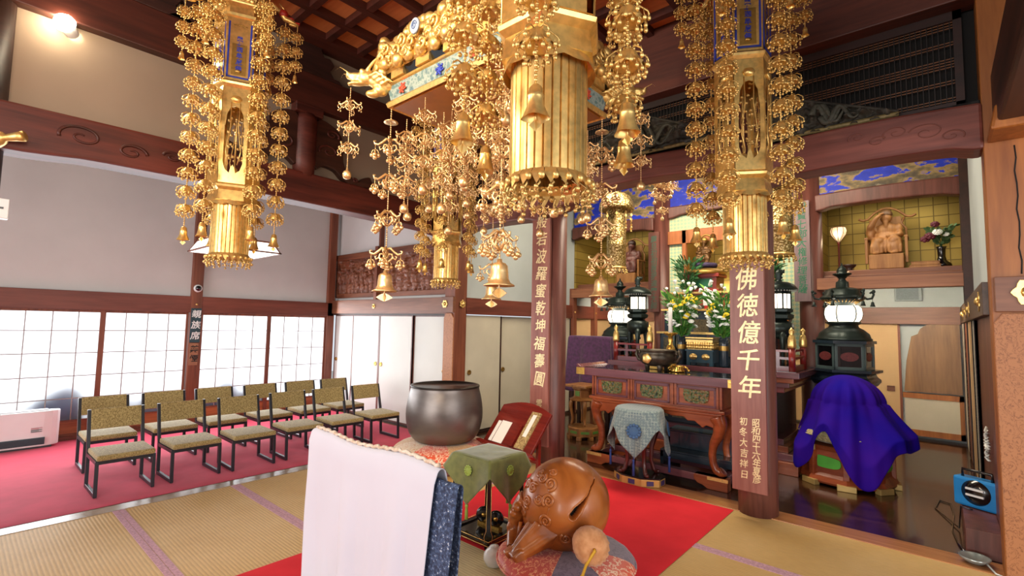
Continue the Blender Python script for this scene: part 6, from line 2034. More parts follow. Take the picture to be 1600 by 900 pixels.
for k in range(2):
    t = thing('flat_wooden_box', 'flat pale wooden box %s beside the statue' % ('topmost of the two' if k else 'lower of the two'), 'box', (-0.10, 8.22, 2.472 + 0.042 * k))
    MB().box(-0.16 + 0.02 * k, 0.15 - 0.01 * k, -0.10, 0.10, 0, 0.032).build('body', W_FIG, t, bevel=0.003)
    MB().box(-0.165 + 0.02 * k, 0.155 - 0.01 * k, -0.104, 0.104, 0.032, 0.041).build('lid', W_FIG, t, bevel=0.002)
t = thing('offering_bowl', 'small dark wooden bowl on the alcove ledge beside the bud lamp', 'bowl', (-0.90, 8.10, 2.472))
MB().lathe([(0.04, 0), (0.045, 0.015), (0.035, 0.025), (0.075, 0.06), (0.085, 0.085), (0.078, 0.085), (0.05, 0.05), (0, 0.04)], 24).build('bowl', W_DARK, t)
t = thing('pale_figurine', 'tiny pale animal figurine on the shelf beam below the bowl', 'figurine', (-0.93, 7.84, 2.357))
fg = MB()
for (p, r) in (((0, 0, 0.03), (0.05, 0.025, 0.028)), ((0.04, 0, 0.06), (0.022, 0.02, 0.024)), ((-0.03, 0, 0.012), (0.014, 0.02, 0.02)), ((0.03, 0, 0.012), (0.014, 0.02, 0.02)), ((0.05, 0.008, 0.085), (0.006, 0.005, 0.016))):
    fg.ball(p, r, 12, 8)
fg.build('body', plain('figurine_clay', '#d8b89a', 0.6), t, remesh=0.006)
t = thing('round_wall_clock', 'pale round clock with a dark hand pattern on the inner pillar side', 'clock', (-1.08, 7.93, 1.86), 0)
MB().lathe([(0.0, 0.03), (0.075, 0.03), (0.09, 0.02), (0.09, 0)], 28, M=rot(pi / 2, 0, radians(35)) @ T(0, 0, 0.06)).build('face', plain('clock_pale', '#b9a99a', 0.5), t)
MB().box(-0.006, 0.006, 0, 0.06, 0.09, 0.094, M=rot(pi / 2, 0, radians(35))).build('hand', BLACK, t)
# ================================================================== GILT HANGINGS
DRAGR = plain('dragon_red', '#b0281c', 0.4, var=0.2)
BLUET = plain('blue_lettering', '#24349c', 0.5)
BLUEF = plain('blue_frame', '#26389a', 0.4)


def floret_mesh():
    o = MB()
    o.lathe([(0.004, 0.044), (0.018, 0.038), (0.034, 0.022), (0.046, 0.0), (0.050, -0.010), (0.042, -0.008), (0, 0.01)], 18, mod=lambda a, j: 1 + (0.16 * cos(6 * a) if j > 1 else 0))
    for i in range(6):
        a = 2 * pi * i / 6
        M_ = rot(0, 0, a)
        o.tube([(0.012, 0, 0.036), (0.04, 0, 0.036), (0.066, 0, 0.018), (0.070, 0, 0.006)], 0.0028, 4, M=M_)
        o.add([(0.045, -0.012, 0.004), (0.062, -0.013, -0.012), (0.064, 0, -0.024), (0.062, 0.013, -0.012), (0.045, 0.012, 0.004)], [(0, 1, 2, 3, 4)], M=M_)
        for (r, z, d) in ((0.069, -0.004, 0.0), (0.060, -0.034, 0.16), (0.060, -0.030, -0.2), (0.040, -0.044, 0.4), (0.066, -0.018, 0.5)):
            o.tube([(r * cos(d) * 0.92, r * sin(d) * 0.92, z + 0.03), (r * cos(d), r * sin(d), z)], 0.0011, 3, M=M_)
            o.ball((r * cos(d), r * sin(d), z), 0.0074, 6, 5, M=M_)
    return o.mesh('flower_tassel', GOLDR)


FLORET = floret_mesh()


def bell_mesh(name, s, mat, clap=True):
    o = MB()
    o.lathe([(0.0, 0.0), (0.010, -0.002), (0.019, -0.012), (0.021, -0.03), (0.024, -0.032), (0.022, -0.038), (0.024, -0.06), (0.031, -0.085), (0.038, -0.098)], 16, mod=lambda a, j: 1 + (0.10 * cos(4 * a) if j > 6 else 0), cap=False)
    if clap:
        o.tube([(0, 0, -0.06), (0, 0, -0.11)], 0.003, 5)
        o.add([(0, 0.002, -0.10), (0.018, 0.002, -0.116), (0, 0.002, -0.134), (-0.018, 0.002, -0.116)], [(0, 1, 2, 3)])
        o.add([(0.002, 0, -0.10), (0.002, 0.018, -0.116), (0.002, 0, -0.134), (0.002, -0.018, -0.116)], [(0, 1, 2, 3)])
    me = o.mesh(name, mat)
    me.transform(Matrix.Scale(s, 4))
    return me


BELL = bell_mesh('strand_bell', 1.05, GOLD)
BELLS = bell_mesh('small_bell', 0.62, GOLD, False)


def bead_chain(z0, z1, r=0.0045, pitch=0.0125):
    o = MB().tube([(0, 0, z0), (0, 0, z1)], r * 0.35, 4)
    n = int((z0 - z1) / pitch)
    for i in range(n):
        o.ball((0, 0, z0 - pitch * (i + 0.5)), r, 6, 4)
    return o


CH_LONG = bead_chain(2.02, 0.24, 0.006, 0.0145).mesh('bead_strand', GOLD)
CH_SHORT = bead_chain(0.0, -0.42).mesh('bead_strand_short', GOLD)


def banner(label, loc, rz=0.0):
    o = thing('gilt_banner', label, 'hanging banner', loc, rz, 'gilt hexagonal banners round the canopy')
    V0 = 0.0   # vertices at 0, 60, 120 ... degrees
    # fluted end
    NF = 30

    def flute(u, v):
        q = (u * NF) % 1
        r = 0.126 + (0.009 if 0.12 < q < 0.88 else 0.0)
        zb = 0.095 + 0.016 * abs(2 * q - 1)
        a = 2 * pi * u
        return (r * cos(a), r * sin(a), zb + (0.50 - zb) * v)
    MB().grid(flute, NF * 8, 5, cu=True, s=False).build('fluted_end', GOLD, o)
    fr = MB()
    for i in range(22):
        a = 2 * pi * i / 22
        M_ = rot(0, 0, a)
        fr.add([(0.128, -0.017, 0.115), (0.15, -0.021, 0.085), (0.163, 0, 0.045), (0.15, 0.021, 0.085), (0.128, 0.017, 0.115)], [(0, 1, 2, 3, 4)], M=M_)
        fr.tube([(0.135, 0, 0.07), (0.155, 0.01, 0.05), (0.15, -0.01, 0.03), (0.14, 0, 0.02)], 0.0035, 5, M=M_)
        fr.tube([(0.145, 0, 0.05), (0.145, 0, 0.02)], 0.0016, 4, M=M_)
        fr.ball((0.163, 0.0, 0.036), 0.008, 7, 5, M=M_).ball((0.145, 0.0, 0.008 + 0.012 * (i % 2)), 0.0085, 7, 5, M=M_).ball((0.13, 0.018, 0.03), 0.007, 6, 4, M=M_)
        fr.ball((0.155, 0.016, 0.075), (0.012, 0.012, 0.014), 6, 4, M=M_)
    fr.build('fringe', GOLDR, o)
    # scalloped lip and collar
    MB().grid(lambda u, v: ((0.15 + 0.012 * v) * cos(2 * pi * u), (0.15 + 0.012 * v) * sin(2 * pi * u), 0.52 - 0.045 * v - 0.010 * v * abs(sin(10 * pi * u))), 120, 4, cu=True).build('scalloped_lip', GOLD, o)
    MB().lathe([(0.148, 0.50), (0.178, 0.50), (0.165, 0.58), (0.19, 0.60), (0.195, 0.615), (0.18, 0.63), (0.16, 0.635)], 6, ph=V0, s=False).build('collar', GOLD, o)
    # arcade
    R = 0.178
    ap = R * cos(pi / 6)
    hw = R * 0.5
    z0, z1 = 0.63, 1.37
    face = MB()
    face.prism([(-hw, z0), (hw, z0), (hw, z0 + 0.13), (hw - 0.025, z0 + 0.15), (hw - 0.04, z0 + 0.10), (0.02, z0 + 0.075), (0.012, z0 + 0.12), (0, z0 + 0.14), (-0.012, z0 + 0.12), (-0.02, z0 + 0.075), (-hw + 0.04, z0 + 0.10), (-hw + 0.025, z0 + 0.15), (-hw, z0 + 0.13)], -0.004, 0.004, 'xy')
    face.prism([(-hw, z1), (-hw, z1 - 0.28), (-hw + 0.028, z1 - 0.30), (-hw + 0.035, z1 - 0.21), (-0.03, z1 - 0.155), (0, z1 - 0.145), (0.03, z1 - 0.155), (hw - 0.035, z1 - 0.21), (hw - 0.028, z1 - 0.30), (hw, z1 - 0.28), (hw, z1)], -0.004, 0.004, 'xy')
    face.box(-hw, -hw + 0.024, z0, z1, -0.004, 0.004).box(hw - 0.024, hw, z0, z1, -0.004, 0.004)
    face.lathe([(0.038, 0), (0.034, 0.012), (0.0, 0.016)], 14, M=T(0, z1 - 0.09, 0.004) @ Matrix.Diagonal((1, 0.75, 1, 1)), mod=lambda a, j: 1 + 0.08 * cos(8 * a))
    face.tube([(-0.03, z1 - 0.12, 0.006), (-0.025, z1 - 0.3, 0.008), (-0.05, z1 - 0.5, 0.008), (-0.03, z0 + 0.14, 0.008)], 0.004, 5).tube([(0.03, z1 - 0.12, 0.006), (0.025, z1 - 0.3, 0.008), (0.05, z1 - 0.5, 0.008), (0.03, z0 + 0.14, 0.008)], 0.004, 5)
    fme = face.mesh('arcade_panel', GOLD)
    for i in range(6):
        a = pi / 6 + i * pi / 3
        p = put('arcade_panel', fme, o)
        p.matrix_local = rot(0, 0, a) @ T(ap, 0, 0) @ rot(pi / 2, 0, pi / 2)
    ins = MB().lathe([(0.0, 0.635), (0.05, 0.64), (0.06, 0.67), (0.02, 0.70), (0.028, 0.74), (0.022, 0.78), (0.0, 0.80)], 14).tube([(0, 0, 0.8), (0, 0, 1.37)], 0.006, 6)
    for k in range(5):
        for i in range(9):
            a = i * 2 * pi / 9 + k
            ins.ball((0.055 * cos(a), 0.055 * sin(a), 0.86 + 0.1 * k + 0.012 * (i % 2)), 0.011, 6, 5)
    ins.build('jewel_core', GOLDR, o)
    MB().lathe([(0.155, 1.37), (0.172, 1.37), (0.195, 1.395), (0.20, 1.41), (0.185, 1.425), (0.17, 1.43)], 6, ph=V0, s=False).build('cornice', GOLD, o)
    # plaque storey
    MB().lathe([(0.178, 1.43), (0.188, 1.92)], 6, ph=V0, s=False).build('plaque_body', GOLD, o)
    ap2 = 0.185 * cos(pi / 6)
    bf = MB()
    for (x0, x1, a, b_) in ((-0.08, -0.068, 1.445, 1.90), (0.068, 0.08, 1.445, 1.90), (-0.08, 0.08, 1.445, 1.457), (-0.08, 0.08, 1.888, 1.90)):
        bf.box(x0, x1, a, b_, 0, 0.006)
    bme = bf.mesh('blue_border', BLUEF)
    g = MB().box(-0.05, 0.05, 1.47, 1.875, 0, 0.003).lathe([(0.022, 0), (0.018, 0.008), (0, 0.01)], 10, M=T(0, 1.50, 0.003) @ Matrix.Diagonal((1, 0.6, 1, 1)))
    for i in range(9):
        g.ball((-0.042 + 0.0105 * i, 1.868 - 0.008 * abs(i - 4) / 4, 0.005), 0.006, 6, 4)
    gme = g.mesh('plaque', GOLDD)
    t0 = column_text('lettering', '南無釋迦牟尼佛', 0.046, 0.051, BLUET, None, T(0, 1.825, 0.0035), 0.0006, 0.0012, 0.0, 3)
    tme = t0.data
    bpy.data.objects.remove(t0)
    for i in range(6):
        a = pi / 6 + i * pi / 3
        b_ = put('plaque', gme, o)
        b_.matrix_local = rot(0, 0, a) @ T(ap2 - 0.004, 0, 0) @ rot(pi / 2, 0, pi / 2)
        put('blue_border', bme, b_)
        put('lettering', tme, b_)
    MB().lathe([(0.172, 1.92), (0.195, 1.935), (0.20, 1.955), (0.178, 1.965), (0.165, 1.97), (0.165, 2.02), (0.20, 2.04), (0.205, 2.05)], 6, ph=V0, s=False).build('upper_cornice', GOLD, o)
    # carved crown, one lunette per face
    lu = MB()
    lu.prism([(-0.085, 0.0), (0.085, 0.0)] + [(0.1 * cos(a), 0.03 + 0.075 * sin(a)) for a in [radians(q) for q in range(0, 181, 15)]], -0.012, 0.0, 'xy')
    for i in range(6):
        for j in range(2):
            lu.ball((-0.07 + 0.028 * i, 0.028 + 0.035 * j - 0.006 * abs(i - 2.5), 0.004), (0.019, 0.019, 0.013), 8, 6)
    lme = lu.mesh('carved_lunette', GOLDR)
    for i in range(6):
        a = pi / 6 + i * pi / 3
        p = put('carved_lunette', lme, o)
        p.matrix_local = rot(0, 0, a) @ T(0.185, 0, 2.05) @ rot(0, radians(10), 0) @ rot(pi / 2, 0, pi / 2)
    MB().lathe([(0.19, 2.05), (0.15, 2.22), (0.10, 2.3), (0.03, 2.34), (0.02, 2.83)], 6, ph=V0, s=False).build('roof', GOLDR, o)
    # dragon arms at the corners with hanging strands
    arm = MB().tube([(0.15, 0, 2.16), (0.20, 0, 2.19), (0.26, 0, 2.15), (0.30, 0, 2.10), (0.34, 0, 2.09), (0.40, 0, 2.07)], [0.022, 0.024, 0.022, 0.024, 0.022, 0.012], 8, m=0)
    arm.box(0.33, 0.41, -0.014, 0.014, 2.075, 2.087, 1)
    arm.tube([(0.31, 0, 2.12), (0.285, 0.02, 2.17), (0.25, 0.03, 2.20)], [0.008, 0.006, 0.003], 5, m=0).tube([(0.31, 0, 2.12), (0.285, -0.02, 2.17), (0.25, -0.03, 2.20)], [0.008, 0.006, 0.003], 5, m=0)
    arm.ball((0.285, 0.0, 2.14), (0.038, 0.034, 0.036), 10, 8, 1).ball((0.36, 0, 2.062), (0.035, 0.016, 0.012), 8, 6, 0).ball((0.34, 0, 2.108), (0.03, 0.02, 0.014), 8, 6, 1)
    ame = arm.mesh('dragon_arm', [GOLDR, DRAGR])
    for i in range(6):
        a = i * pi / 3
        p = put('dragon_arm', ame, o)
        p.matrix_local = rot(0, 0, a)
        st = put('hanging_strand', CH_LONG, o)
        st.location = (0.305 * cos(a), 0.305 * sin(a), 0.05)
        st.rotation_euler = (0, 0, a)
        for k in range(12):
            f = put('flower_tassel', FLORET, st)
            f.location = (0, 0, 1.93 - 0.142 * k)
            f.rotation_euler = (0, 0, k * 1.3)
            f.scale = (0.94, 0.94, 1.1)
        b_ = put('bell', BELL, st)
        b_.location = (0, 0, 0.245)
        sh = put('short_strand', CH_SHORT, o)
        sh.location = (0.395 * cos(a), 0.395 * sin(a), 2.06)
        for k in range(3):
            f = put('flower_tassel', FLORET, sh)
            f.location = (0, 0, -0.10 - 0.12 * k)
            f.scale = (0.72, 0.72, 0.9)
        b_ = put('bell', BELLS, sh)
        b_.location = (0, 0, -0.42)
    return o


bn = banner('gilt hanging banner with blue-bordered plaques high over the rows of chairs', (-4.13, 1.39, 2.04), radians(6))
dup(bn, (-1.01, 1.335, 2.05), 0.0, 'largest gilt hanging banner, its broad fluted end closest of the four banners')
dup(bn, (-0.955, 3.45, 2.04), radians(29), 'gilt hanging banner just before the board with large gilt characters')
dup(bn, (-4.10, 3.58, 2.03), radians(10), 'smallest gilt hanging banner, seen before the carved transom')


# ---- scrolled strands of the canopy
def scroll_tier(r, ball, pend=True, mat=None):
    o = MB()
    t = r * 0.055
    for i in range(4):
        M_ = rot(0, 0, i * pi / 2)
        P = [(0.004, 0, 0.35 * r), (0.25 * r, 0, 0.42 * r), (0.5 * r, 0, 0.18 * r), (0.72 * r, 0, 0.02 * r), (0.95 * r, 0, 0.08 * r), (1.0 * r, 0, 0.22 * r), (0.86 * r, 0, 0.25 * r)]
        o.tube(P, [t * 1.3, t * 1.5, t * 1.4, t * 1.3, t * 1.2, t, t * 0.7], 6, M=M_)
        P = [(0.004, 0, -0.5 * r), (0.22 * r, 0, -0.40 * r), (0.42 * r, 0, -0.18 * r), (0.36 * r, 0, 0.04 * r), (0.18 * r, 0, 0.05 * r), (0.16 * r, 0, -0.10 * r)]
        o.tube(P, [t, t * 1.3, t * 1.3, t * 1.1, t, t * 0.7], 6, M=M_)
        P = [(0.42 * r, 0, -0.18 * r), (0.6 * r, 0, -0.30 * r), (0.66 * r, 0, -0.12 * r), (0.55 * r, 0, -0.08 * r)]
        o.tube(P, [t, t, t * 0.9, t * 0.6], 5, M=M_)
        if pend:
            q = 0.9 * r
            o.tube([(q, 0, 0.03 * r), (q, 0, -0.55 * r)], t * 0.45, 4, M=M_)
            for s in (-1, 1):
                o.tube([(q, 0, -0.3 * r), (q + s * 0.14 * r, 0, -0.36 * r), (q + s * 0.22 * r, 0, -0.50 * r), (q + s * 0.16 * r, 0, -0.56 * r)], t * 0.6, 5, M=M_)
                o.tube([(q, 0, -0.3 * r), (q, s * 0.14 * r, -0.36 * r), (q, s * 0.22 * r, -0.50 * r), (q, s * 0.16 * r, -0.56 * r)], t * 0.6, 5, M=M_)
                o.ball((q + s * 0.2 * r, 0, -0.68 * r), ball * 0.85, 8, 6, M=M_).ball((q, s * 0.2 * r, -0.68 * r), ball * 0.85, 8, 6, M=M_)
            o.ball((q, 0, -0.80 * r), ball, 8, 6, M=M_)
        else:
            for s in (-1, 1):
                o.tube([(0.9 * r, 0, 0.05 * r), (0.9 * r + s * 0.15 * r, s * 0.1 * r, -0.15 * r), (0.9 * r, s * 0.16 * r, -0.4 * r), (0.9 * r - s * 0.1 * r, 0, -0.5 * r)], t * 0.8, 5, M=M_)
                o.ball((0.9 * r + s * 0.07 * r, s * 0.1 * r, -0.55 * r), ball * 0.5, 6, 4, M=M_)
    return o.mesh('scroll_tier', mat or GOLDP)


TIER_BIG = scroll_tier(0.115, 0.018)
TIER_SML = scroll_tier(0.082, 0.013, False)


def big_bell_mesh():
    o = MB().lathe([(0.0, 0.02), (0.014, 0.018), (0.016, 0.0), (0.035, -0.006), (0.046, -0.02), (0.05, -0.05), (0.053, -0.09), (0.064, -0.115), (0.088, -0.128), (0.088, -0.134), (0.05, -0.11)], 24, cap=False)
    o.tube([(0, 0, -0.1), (0, 0, -0.16)], 0.004, 5)
    lz = [(0.058, 0), (0.03, 0.02), (0.0, 0.032), (-0.03, 0.02), (-0.058, 0), (-0.03, -0.016), (0, -0.028), (0.03, -0.016)]
    for a in (0.3, 0.3 + pi / 2):
        o.prism(lz, -0.002, 0.002, 'xz', M=T(0, 0, -0.175) @ rot(0, 0, a))
    return o.mesh('canopy_bell', GOLDP)


BIGB = big_bell_mesh()
GLOBE = MB().lathe([(0.0, 0.02), (0.008, 0.018), (0.008, 0.004), (0.022, -0.002), (0.03, -0.018), (0.031, -0.036), (0.024, -0.052), (0.01, -0.058), (0, -0.058)], 16).mesh('round_bell', GOLDP)
DISC = MB().lathe([(0.0, 0.008), (0.03, 0.006), (0.05, -0.004), (0.052, -0.01), (0.03, -0.004), (0, 0.0)], 20).mesh('sun_disc', GOLDP)
CH_BIG = bead_chain(0.0, -1.22, 0.0065, 0.017).mesh('bead_strand_big', GOLDP)
CH_MID = bead_chain(0.0, -0.62, 0.005, 0.014).mesh('bead_strand_mid', GOLDP)

cx, cy, cz = -2.40, 2.56, 3.20
can = thing('gilt_canopy', 'square gilt canopy with clouds, painted frieze and dragon heads at its corners', 'canopy', (cx, cy, cz))
A_ = 0.57
def square_prof(prof, name, mat, bevel=0):
    return MB().lathe([(r * sqrt(2), z) for r, z in prof], 4, ph=pi / 4, s=False).build(name, mat, can, bevel)


square_prof([(A_ - 0.03, 0.0), (A_ - 0.03, 0.02)], 'soffit', plain('soffit_gilt_wood', '#b06a2c', 0.35, metal=0.4))
square_prof([(A_ - 0.04, 0.02), (A_, 0.0), (A_ + 0.01, 0.03), (A_, 0.045), (A_ - 0.01, 0.05), (A_ - 0.01, 0.05)], 'lower_moulding', GOLD)


def frieze_mat():
    m, nt, b = newmat('painted_frieze')
    v = coord(nt)
    n = N(nt, 'ShaderNodeTexNoise', Scale=26.0, Detail=4.0)
    nt.links.new(v, n.inputs['Vector'])
    nt.links.new(ramp(nt, n.outputs[0], [(0.40, '#5c7674'), (0.5, '#9aa298'), (0.58, '#748680'), (0.66, '#48646f')]), b.inputs['Base Color'])
    b.inputs['Roughness'].default_value = 0.5
    return m


square_prof([(A_ - 0.015, 0.05), (A_ + 0.005, 0.15)], 'frieze', frieze_mat())
fl = MB()
for k in range(6):
    for j in range(3):
        a = 2 * pi * k / 6 + j * 0.4
        fl.ball((0.010 * (j + 0.6) * 1.25 * cos(a), 0.0, 0.010 * (j + 0.6) * 1.25 * sin(a)), (0.011, 0.005, 0.008), 6, 4)
for nm, c_, xs in (('frieze_flower_red', '#c8492f', (-0.40, 0.32)), ('frieze_flower_blue', '#2c3fa8', (0.0, -0.2))):
    fme = fl.mesh(nm, plain(nm, c_, 0.5))
    for i in range(4):
        for x in xs[:1] if nm.endswith('red') else xs[:1]:
            for dx in ((x, x + 0.72) if nm.endswith('red') else (x,)):
                p = put('frieze_flower', fme, can)
                p.matrix_local = rot(0, 0, i * pi / 2) @ T(dx, -A_ - 0.002, 0.10) @ Matrix.Scale(1.05, 4)
square_prof([(A_ + 0.005, 0.15), (A_ + 0.02, 0.155), (A_ + 0.02, 0.17), (A_ + 0.01, 0.175)], 'upper_moulding', GOLD)
square_prof([(A_ + 0.0, 0.175), (A_ + 0.03, 0.235)], 'black_band', BLACK)
for i in range(4):
    for k in range(4):
        x = -0.42 + 0.28 * k
        MB().box(x - 0.07, x + 0.07, -A_ - 0.036, -A_ + 0.02, 0.178, 0.232, M=rot(0, 0, i * pi / 2)).build('gilt_band_plate', GOLDR, can)
square_prof([(A_ + 0.03, 0.235), (A_ + 0.05, 0.25), (A_ + 0.06, 0.29), (A_ - 0.02, 0.42), (0.3, 0.55), (0.06, 0.72), (0.03, 1.6)], 'roof', GOLDR)
rr_ = random.Random(4)
cl = MB()
for k in range(230):
    x = rr_.uniform(-0.62, 0.62)
    z = rr_.uniform(0.25, 0.50)
    s = rr_.uniform(0.03, 0.055)
    cl.ball((x, -0.625 + (z - 0.25) * 0.25 + rr_.uniform(-0.03, 0.02), z), (s, s * 0.8, s * 0.9), 10, 7)
for k in range(22):
    x = -0.60 + 1.20 * k / 21
    P = []
    for i in range(16):
        t = i / 15
        a = 2 * pi * 1.3 * t + k
        P.append((x + 0.05 * (1 - 0.8 * t) * cos(a), -0.655 - 0.01 * t, 0.28 + 0.05 * (k % 3) + 0.05 * (1 - 0.8 * t) * sin(a)))
    cl.tube(P, 0.011, 6)
cme = cl.mesh('gilt_cloud', GOLDR)
MED = MB().lathe([(0.055, 0), (0.05, 0.012), (0.0, 0.012)], 24, M=rot(pi / 2) @ Matrix.Diagonal((0.85, 1, 1, 1))).mesh('medallion', plain('medallion_pale', '#b9c0cc', 0.5, var=0.15, scale=40))
MEDI = MB().tube([(0.028 * cos(a * 1.0) * (1 - a / 14), -0.014, 0.032 * sin(a) * (1 - a / 14)) for a in [0.5 * i for i in range(22)]], 0.004, 5).mesh('medallion_scroll', plain('medallion_blue', '#5a6c94', 0.5))
for i in range(4):
    p = put('gilt_cloud', cme, can)
    p.rotation_euler = (0, 0, i * pi / 2)
    m_ = put('medallion', MED, can)
    m_.matrix_local = rot(0, 0, i * pi / 2) @ T(-0.10, -0.70, 0.37)
    put('medallion_scroll', MEDI, m_)
# dragon heads
dg_ = MB()
for (p, r) in (((0.02, 0, 0.02), (0.08, 0.055, 0.055)), ((0.11, 0, 0.05), (0.075, 0.055, 0.06)), ((0.19, 0, 0.055), (0.06, 0.04, 0.03)), ((0.245, 0, 0.06), (0.025, 0.034, 0.028)), ((0.18, 0, 0.0), (0.065, 0.034, 0.016)), ((0.235, 0, -0.004), (0.02, 0.022, 0.014)),
               ((0.14, 0.038, 0.085), (0.02, 0.016, 0.02)), ((0.14, -0.038, 0.085), (0.02, 0.016, 0.02)), ((0.0, 0, -0.04), (0.06, 0.05, 0.05)), ((0.06, 0, -0.075), (0.055, 0.035, 0.03)), ((-0.06, 0, 0.0), (0.09, 0.05, 0.05))):
    dg_.ball(p, r, 16, 12)
for s in (-1, 1):
    dg_.tube([(0.10, s * 0.035, 0.095), (0.05, s * 0.05, 0.16), (-0.03, s * 0.055, 0.23)], [0.016, 0.012, 0.007], 8)
    dg_.tube([(0.24, s * 0.03, 0.07), (0.30, s * 0.05, 0.10), (0.33, s * 0.07, 0.06)], [0.007, 0.006, 0.004], 6)
    for k in range(4):
        dg_.tube([(0.08 - 0.03 * k, s * 0.05, 0.04 - 0.02 * k), (0.02 - 0.03 * k, s * 0.085, 0.06 - 0.02 * k), (-0.03 - 0.03 * k, s * 0.095, 0.04 - 0.02 * k)], [0.014, 0.011, 0.005], 6)
for k in range(5):
    dg_.ball((0.16 + 0.018 * k, 0.024, 0.028), (0.006, 0.006, 0.012), 6, 4).ball((0.16 + 0.018 * k, -0.024, 0.028), (0.006, 0.006, 0.012), 6, 4)
dme = None
for i in range(4):
    a = pi / 4 + i * pi / 2
    M_ = rot(0, 0, a) @ T(0.86, 0, 0.17) @ Matrix.Scale(0.95, 4)
    if dme is None:
        p = dg_.build('dragon_head', GOLDR, can, remesh=0.0075)
        dme = p
    else:
        p = dme.copy()
        COL.objects.link(p)
        p.parent = can
    p.matrix_local = M_


def canopy_strand(x, y, z, kind, ph=0.4):
    st = put('canopy_strand', CH_BIG if kind == 'big' else CH_MID, can)
    st.location = (x, y, z)
    st.rotation_euler = (0, 0, ph)
    if kind == 'big':
        d = put('sun_disc', DISC, st)
        d.location = (0, 0, -0.10)
        for k in range(4):
            f = put('scroll_tier', TIER_BIG, st)
            f.location = (0, 0, -0.28 - 0.265 * k)
            f.rotation_euler = (0, 0, k * 0.5)
        b_ = put('bell', BIGB, st)
        b_.location = (0, 0, -1.205)
    else:
        for k in range(3):
            f = put('scroll_tier', TIER_SML, st)
            f.location = (0, 0, -0.13 - 0.16 * k)
            f.rotation_euler = (0, 0, k * 0.6)
        b_ = put('round_bell', GLOBE, st)
        b_.location = (0, 0, -0.62)
    return st


q = A_ - 0.02
for sx in (-1, 1):
    for sy in (-1, 1):
        canopy_strand(sx * q, sy * q, 0.0, 'big', 0.3 + sx)
        canopy_strand(sx * 0.76, sy * 0.76, 0.14, 'mid', 0.2 + sy)
rs = random.Random(12)
for i in range(4):
    for k in range(5):
        v_ = rot(0, 0, i * pi / 2) @ Vector((-0.40 + 0.20 * k, -q + 0.03, 0))
        canopy_strand(v_.x, v_.y, -0.01 - (0.10, 0.0, 0.16, 0.02, 0.12)[k], 'mid', rs.uniform(0, 3))
for (x, y) in ((-0.24, -0.24), (0.24, -0.24), (-0.24, 0.24), (0.24, 0.24), (0, -0.32), (0, 0.32), (-0.32, 0), (0.32, 0)):
    canopy_strand(x, y, 0.02, 'mid', 1)

# ---- openwork banners inside the sanctuary
def openwork():
    m, nt, b = newmat('openwork_gilt')
    v = N(nt, 'ShaderNodeTexVoronoi', Scale=42.0, feature='F1')
    nt.links.new(coord(nt), v.inputs['Vector'])
    nt.links.new(ramp(nt, v.outputs['Distance'], [(0.3, '#dcc48c'), (0.6, '#8f7440')]), b.inputs['Base Color'])
    b.inputs['Metallic'].default_value = 0.9
    b.inputs['Roughness'].default_value = 0.38
    bumpn(nt, b, v.outputs['Distance'], 0.7, 0.01)
    return m


OPENW = openwork()
LEAFD = MB()
for k in range(5):
    LEAFD.prism([(0.018 * cos(a), 0.022 * sin(a)) for a in [2 * pi * i / 12 for i in range(12)]], -0.001, 0.001, 'xz', M=T(0, 0, -0.05 * k) @ rot(0, 0, k * 0.8))
LEAFD.tube([(0, 0, 0.03), (0, 0, -0.24)], 0.002, 4).lathe([(0.0, -0.22), (0.022, -0.235), (0.018, -0.25), (0, -0.25)], 6)
LEAFM = LEAFD.mesh('leaf_chain', GOLD)


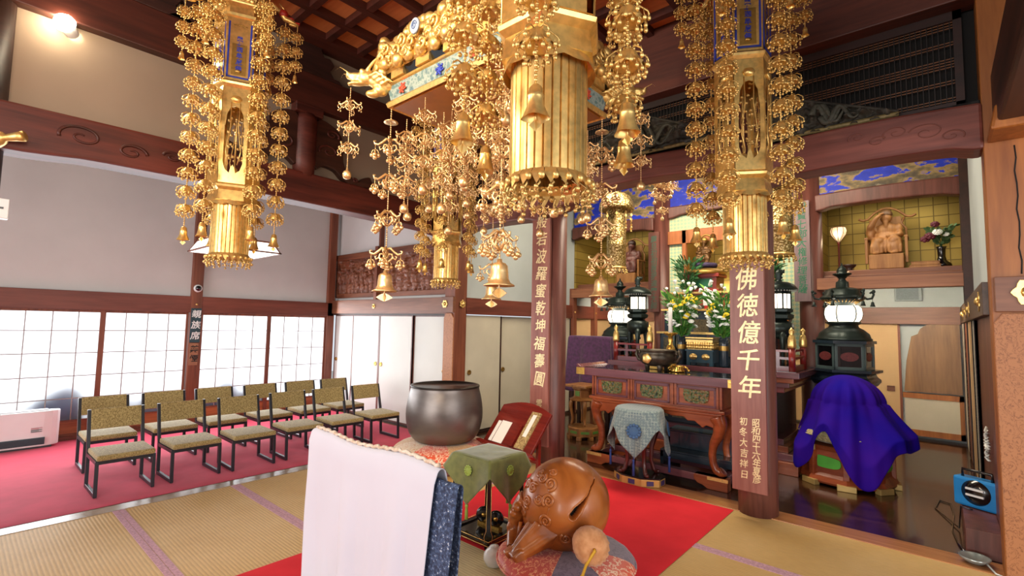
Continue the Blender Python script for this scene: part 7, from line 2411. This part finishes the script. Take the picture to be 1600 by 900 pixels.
def openwork_banner(label, loc):
    o = thing('openwork_banner', label, 'hanging banner', loc)
    MB().lathe([(0.135, 0.06), (0.14, 0.08), (0.14, 0.40), (0.145, 0.41), (0.14, 0.42), (0.14, 0.98)], 32, cap=False).build('openwork_drum', OPENW, o)
    MB().lathe([(0.135, 0.06), (0.15, 0.05), (0.15, 0.075), (0.14, 0.085)], 32).build('lower_band', GOLD, o)
    MB().lathe([(0.15, 0.94), (0.25, 0.93), (0.262, 0.96), (0.25, 1.04), (0.20, 1.14), (0.12, 1.19), (0.03, 1.21), (0.015, 1.85)], 36, mod=lambda a, j: 1 + (0.02 * cos(16 * a) if j in (1, 2) else 0)).build('domed_top', OPENW, o)
    for i in range(10):
        a = 2 * pi * i / 10 + 0.2
        p = put('leaf_chain', LEAFM, o)
        p.location = (0.225 * cos(a), 0.225 * sin(a), 0.90 - 0.03 * (i % 2))
    fr = MB()
    for i in range(16):
        a = 2 * pi * i / 16
        fr.tube([(0.14 * cos(a), 0.14 * sin(a), 0.05), (0.165 * cos(a), 0.165 * sin(a), 0.03), (0.15 * cos(a), 0.15 * sin(a), 0.01)], 0.006, 5)
        fr.ball((0.16 * cos(a), 0.16 * sin(a), 0.0), 0.012, 6, 5)
    fr.build('fringe', GOLDR, o)
    return o


openwork_banner('openwork gilt cylinder banner hanging before the alcove with the hooded statue', (-3.58, 6.45, 2.44))
openwork_banner('openwork gilt cylinder banner behind the board by the lilac sign', (-1.38, 6.40, 2.46))
o = thing('inner_canopy_strand', 'cluster of small gilt chains hanging under the middle arched beam', 'hanging ornament', (-2.42, 5.45, 2.86))
for (x, y, L) in ((0, 0, 0.0), (-0.12, 0.05, 0.22), (0.11, 0.02, 0.30), (-0.05, -0.08, 0.34), (0.06, 0.10, 0.28)):
    st = put('chain', CH_MID, o)
    st.location = (x, y, 0.70 + L)
    for k in range(4):
        f = put('scroll_tier', TIER_SML, st)
        f.location = (0, 0, -0.08 - 0.15 * k)
        f.scale = (0.9,) * 3
    b_ = put('round_bell', GLOBE, st)
    b_.location = (0, 0, -0.62)
    b_.scale = (0.7,) * 3
MB().tube([(-0.14, 0, 1.0), (0.13, 0, 1.0)], 0.01, 6).tube([(0, -0.1, 1.0), (0, 0.12, 1.0)], 0.01, 6).tube([(0, 0, 0.7), (0, 0, 1.55)], 0.008, 6).build('hanger', GOLDD, o)
for k, (z, s) in enumerate(((2.93, 1.5), (2.21, 0.85), (2.05, 0.7))):
    o = thing('gilt_ornament', ('largest gilt ornament on the dark aisle pillar, below the plaster panel', 'gilt ornament on the dark aisle pillar under the small white box', 'lowest gilt ornament on the dark aisle pillar')[k], 'fitting', (-5.29, 0.06, z))
    MB().lathe([(0.0, 0.0), (0.05, 0.0), (0.055, 0.02), (0.03, 0.04), (0.045, 0.07), (0.03, 0.10), (0.016, 0.11), (0.022, 0.16), (0.026, 0.19), (0, 0.19)], 18, M=Matrix.Scale(s, 4) @ rot(0, radians(80), radians(50))).build('knob', GOLDR, o)
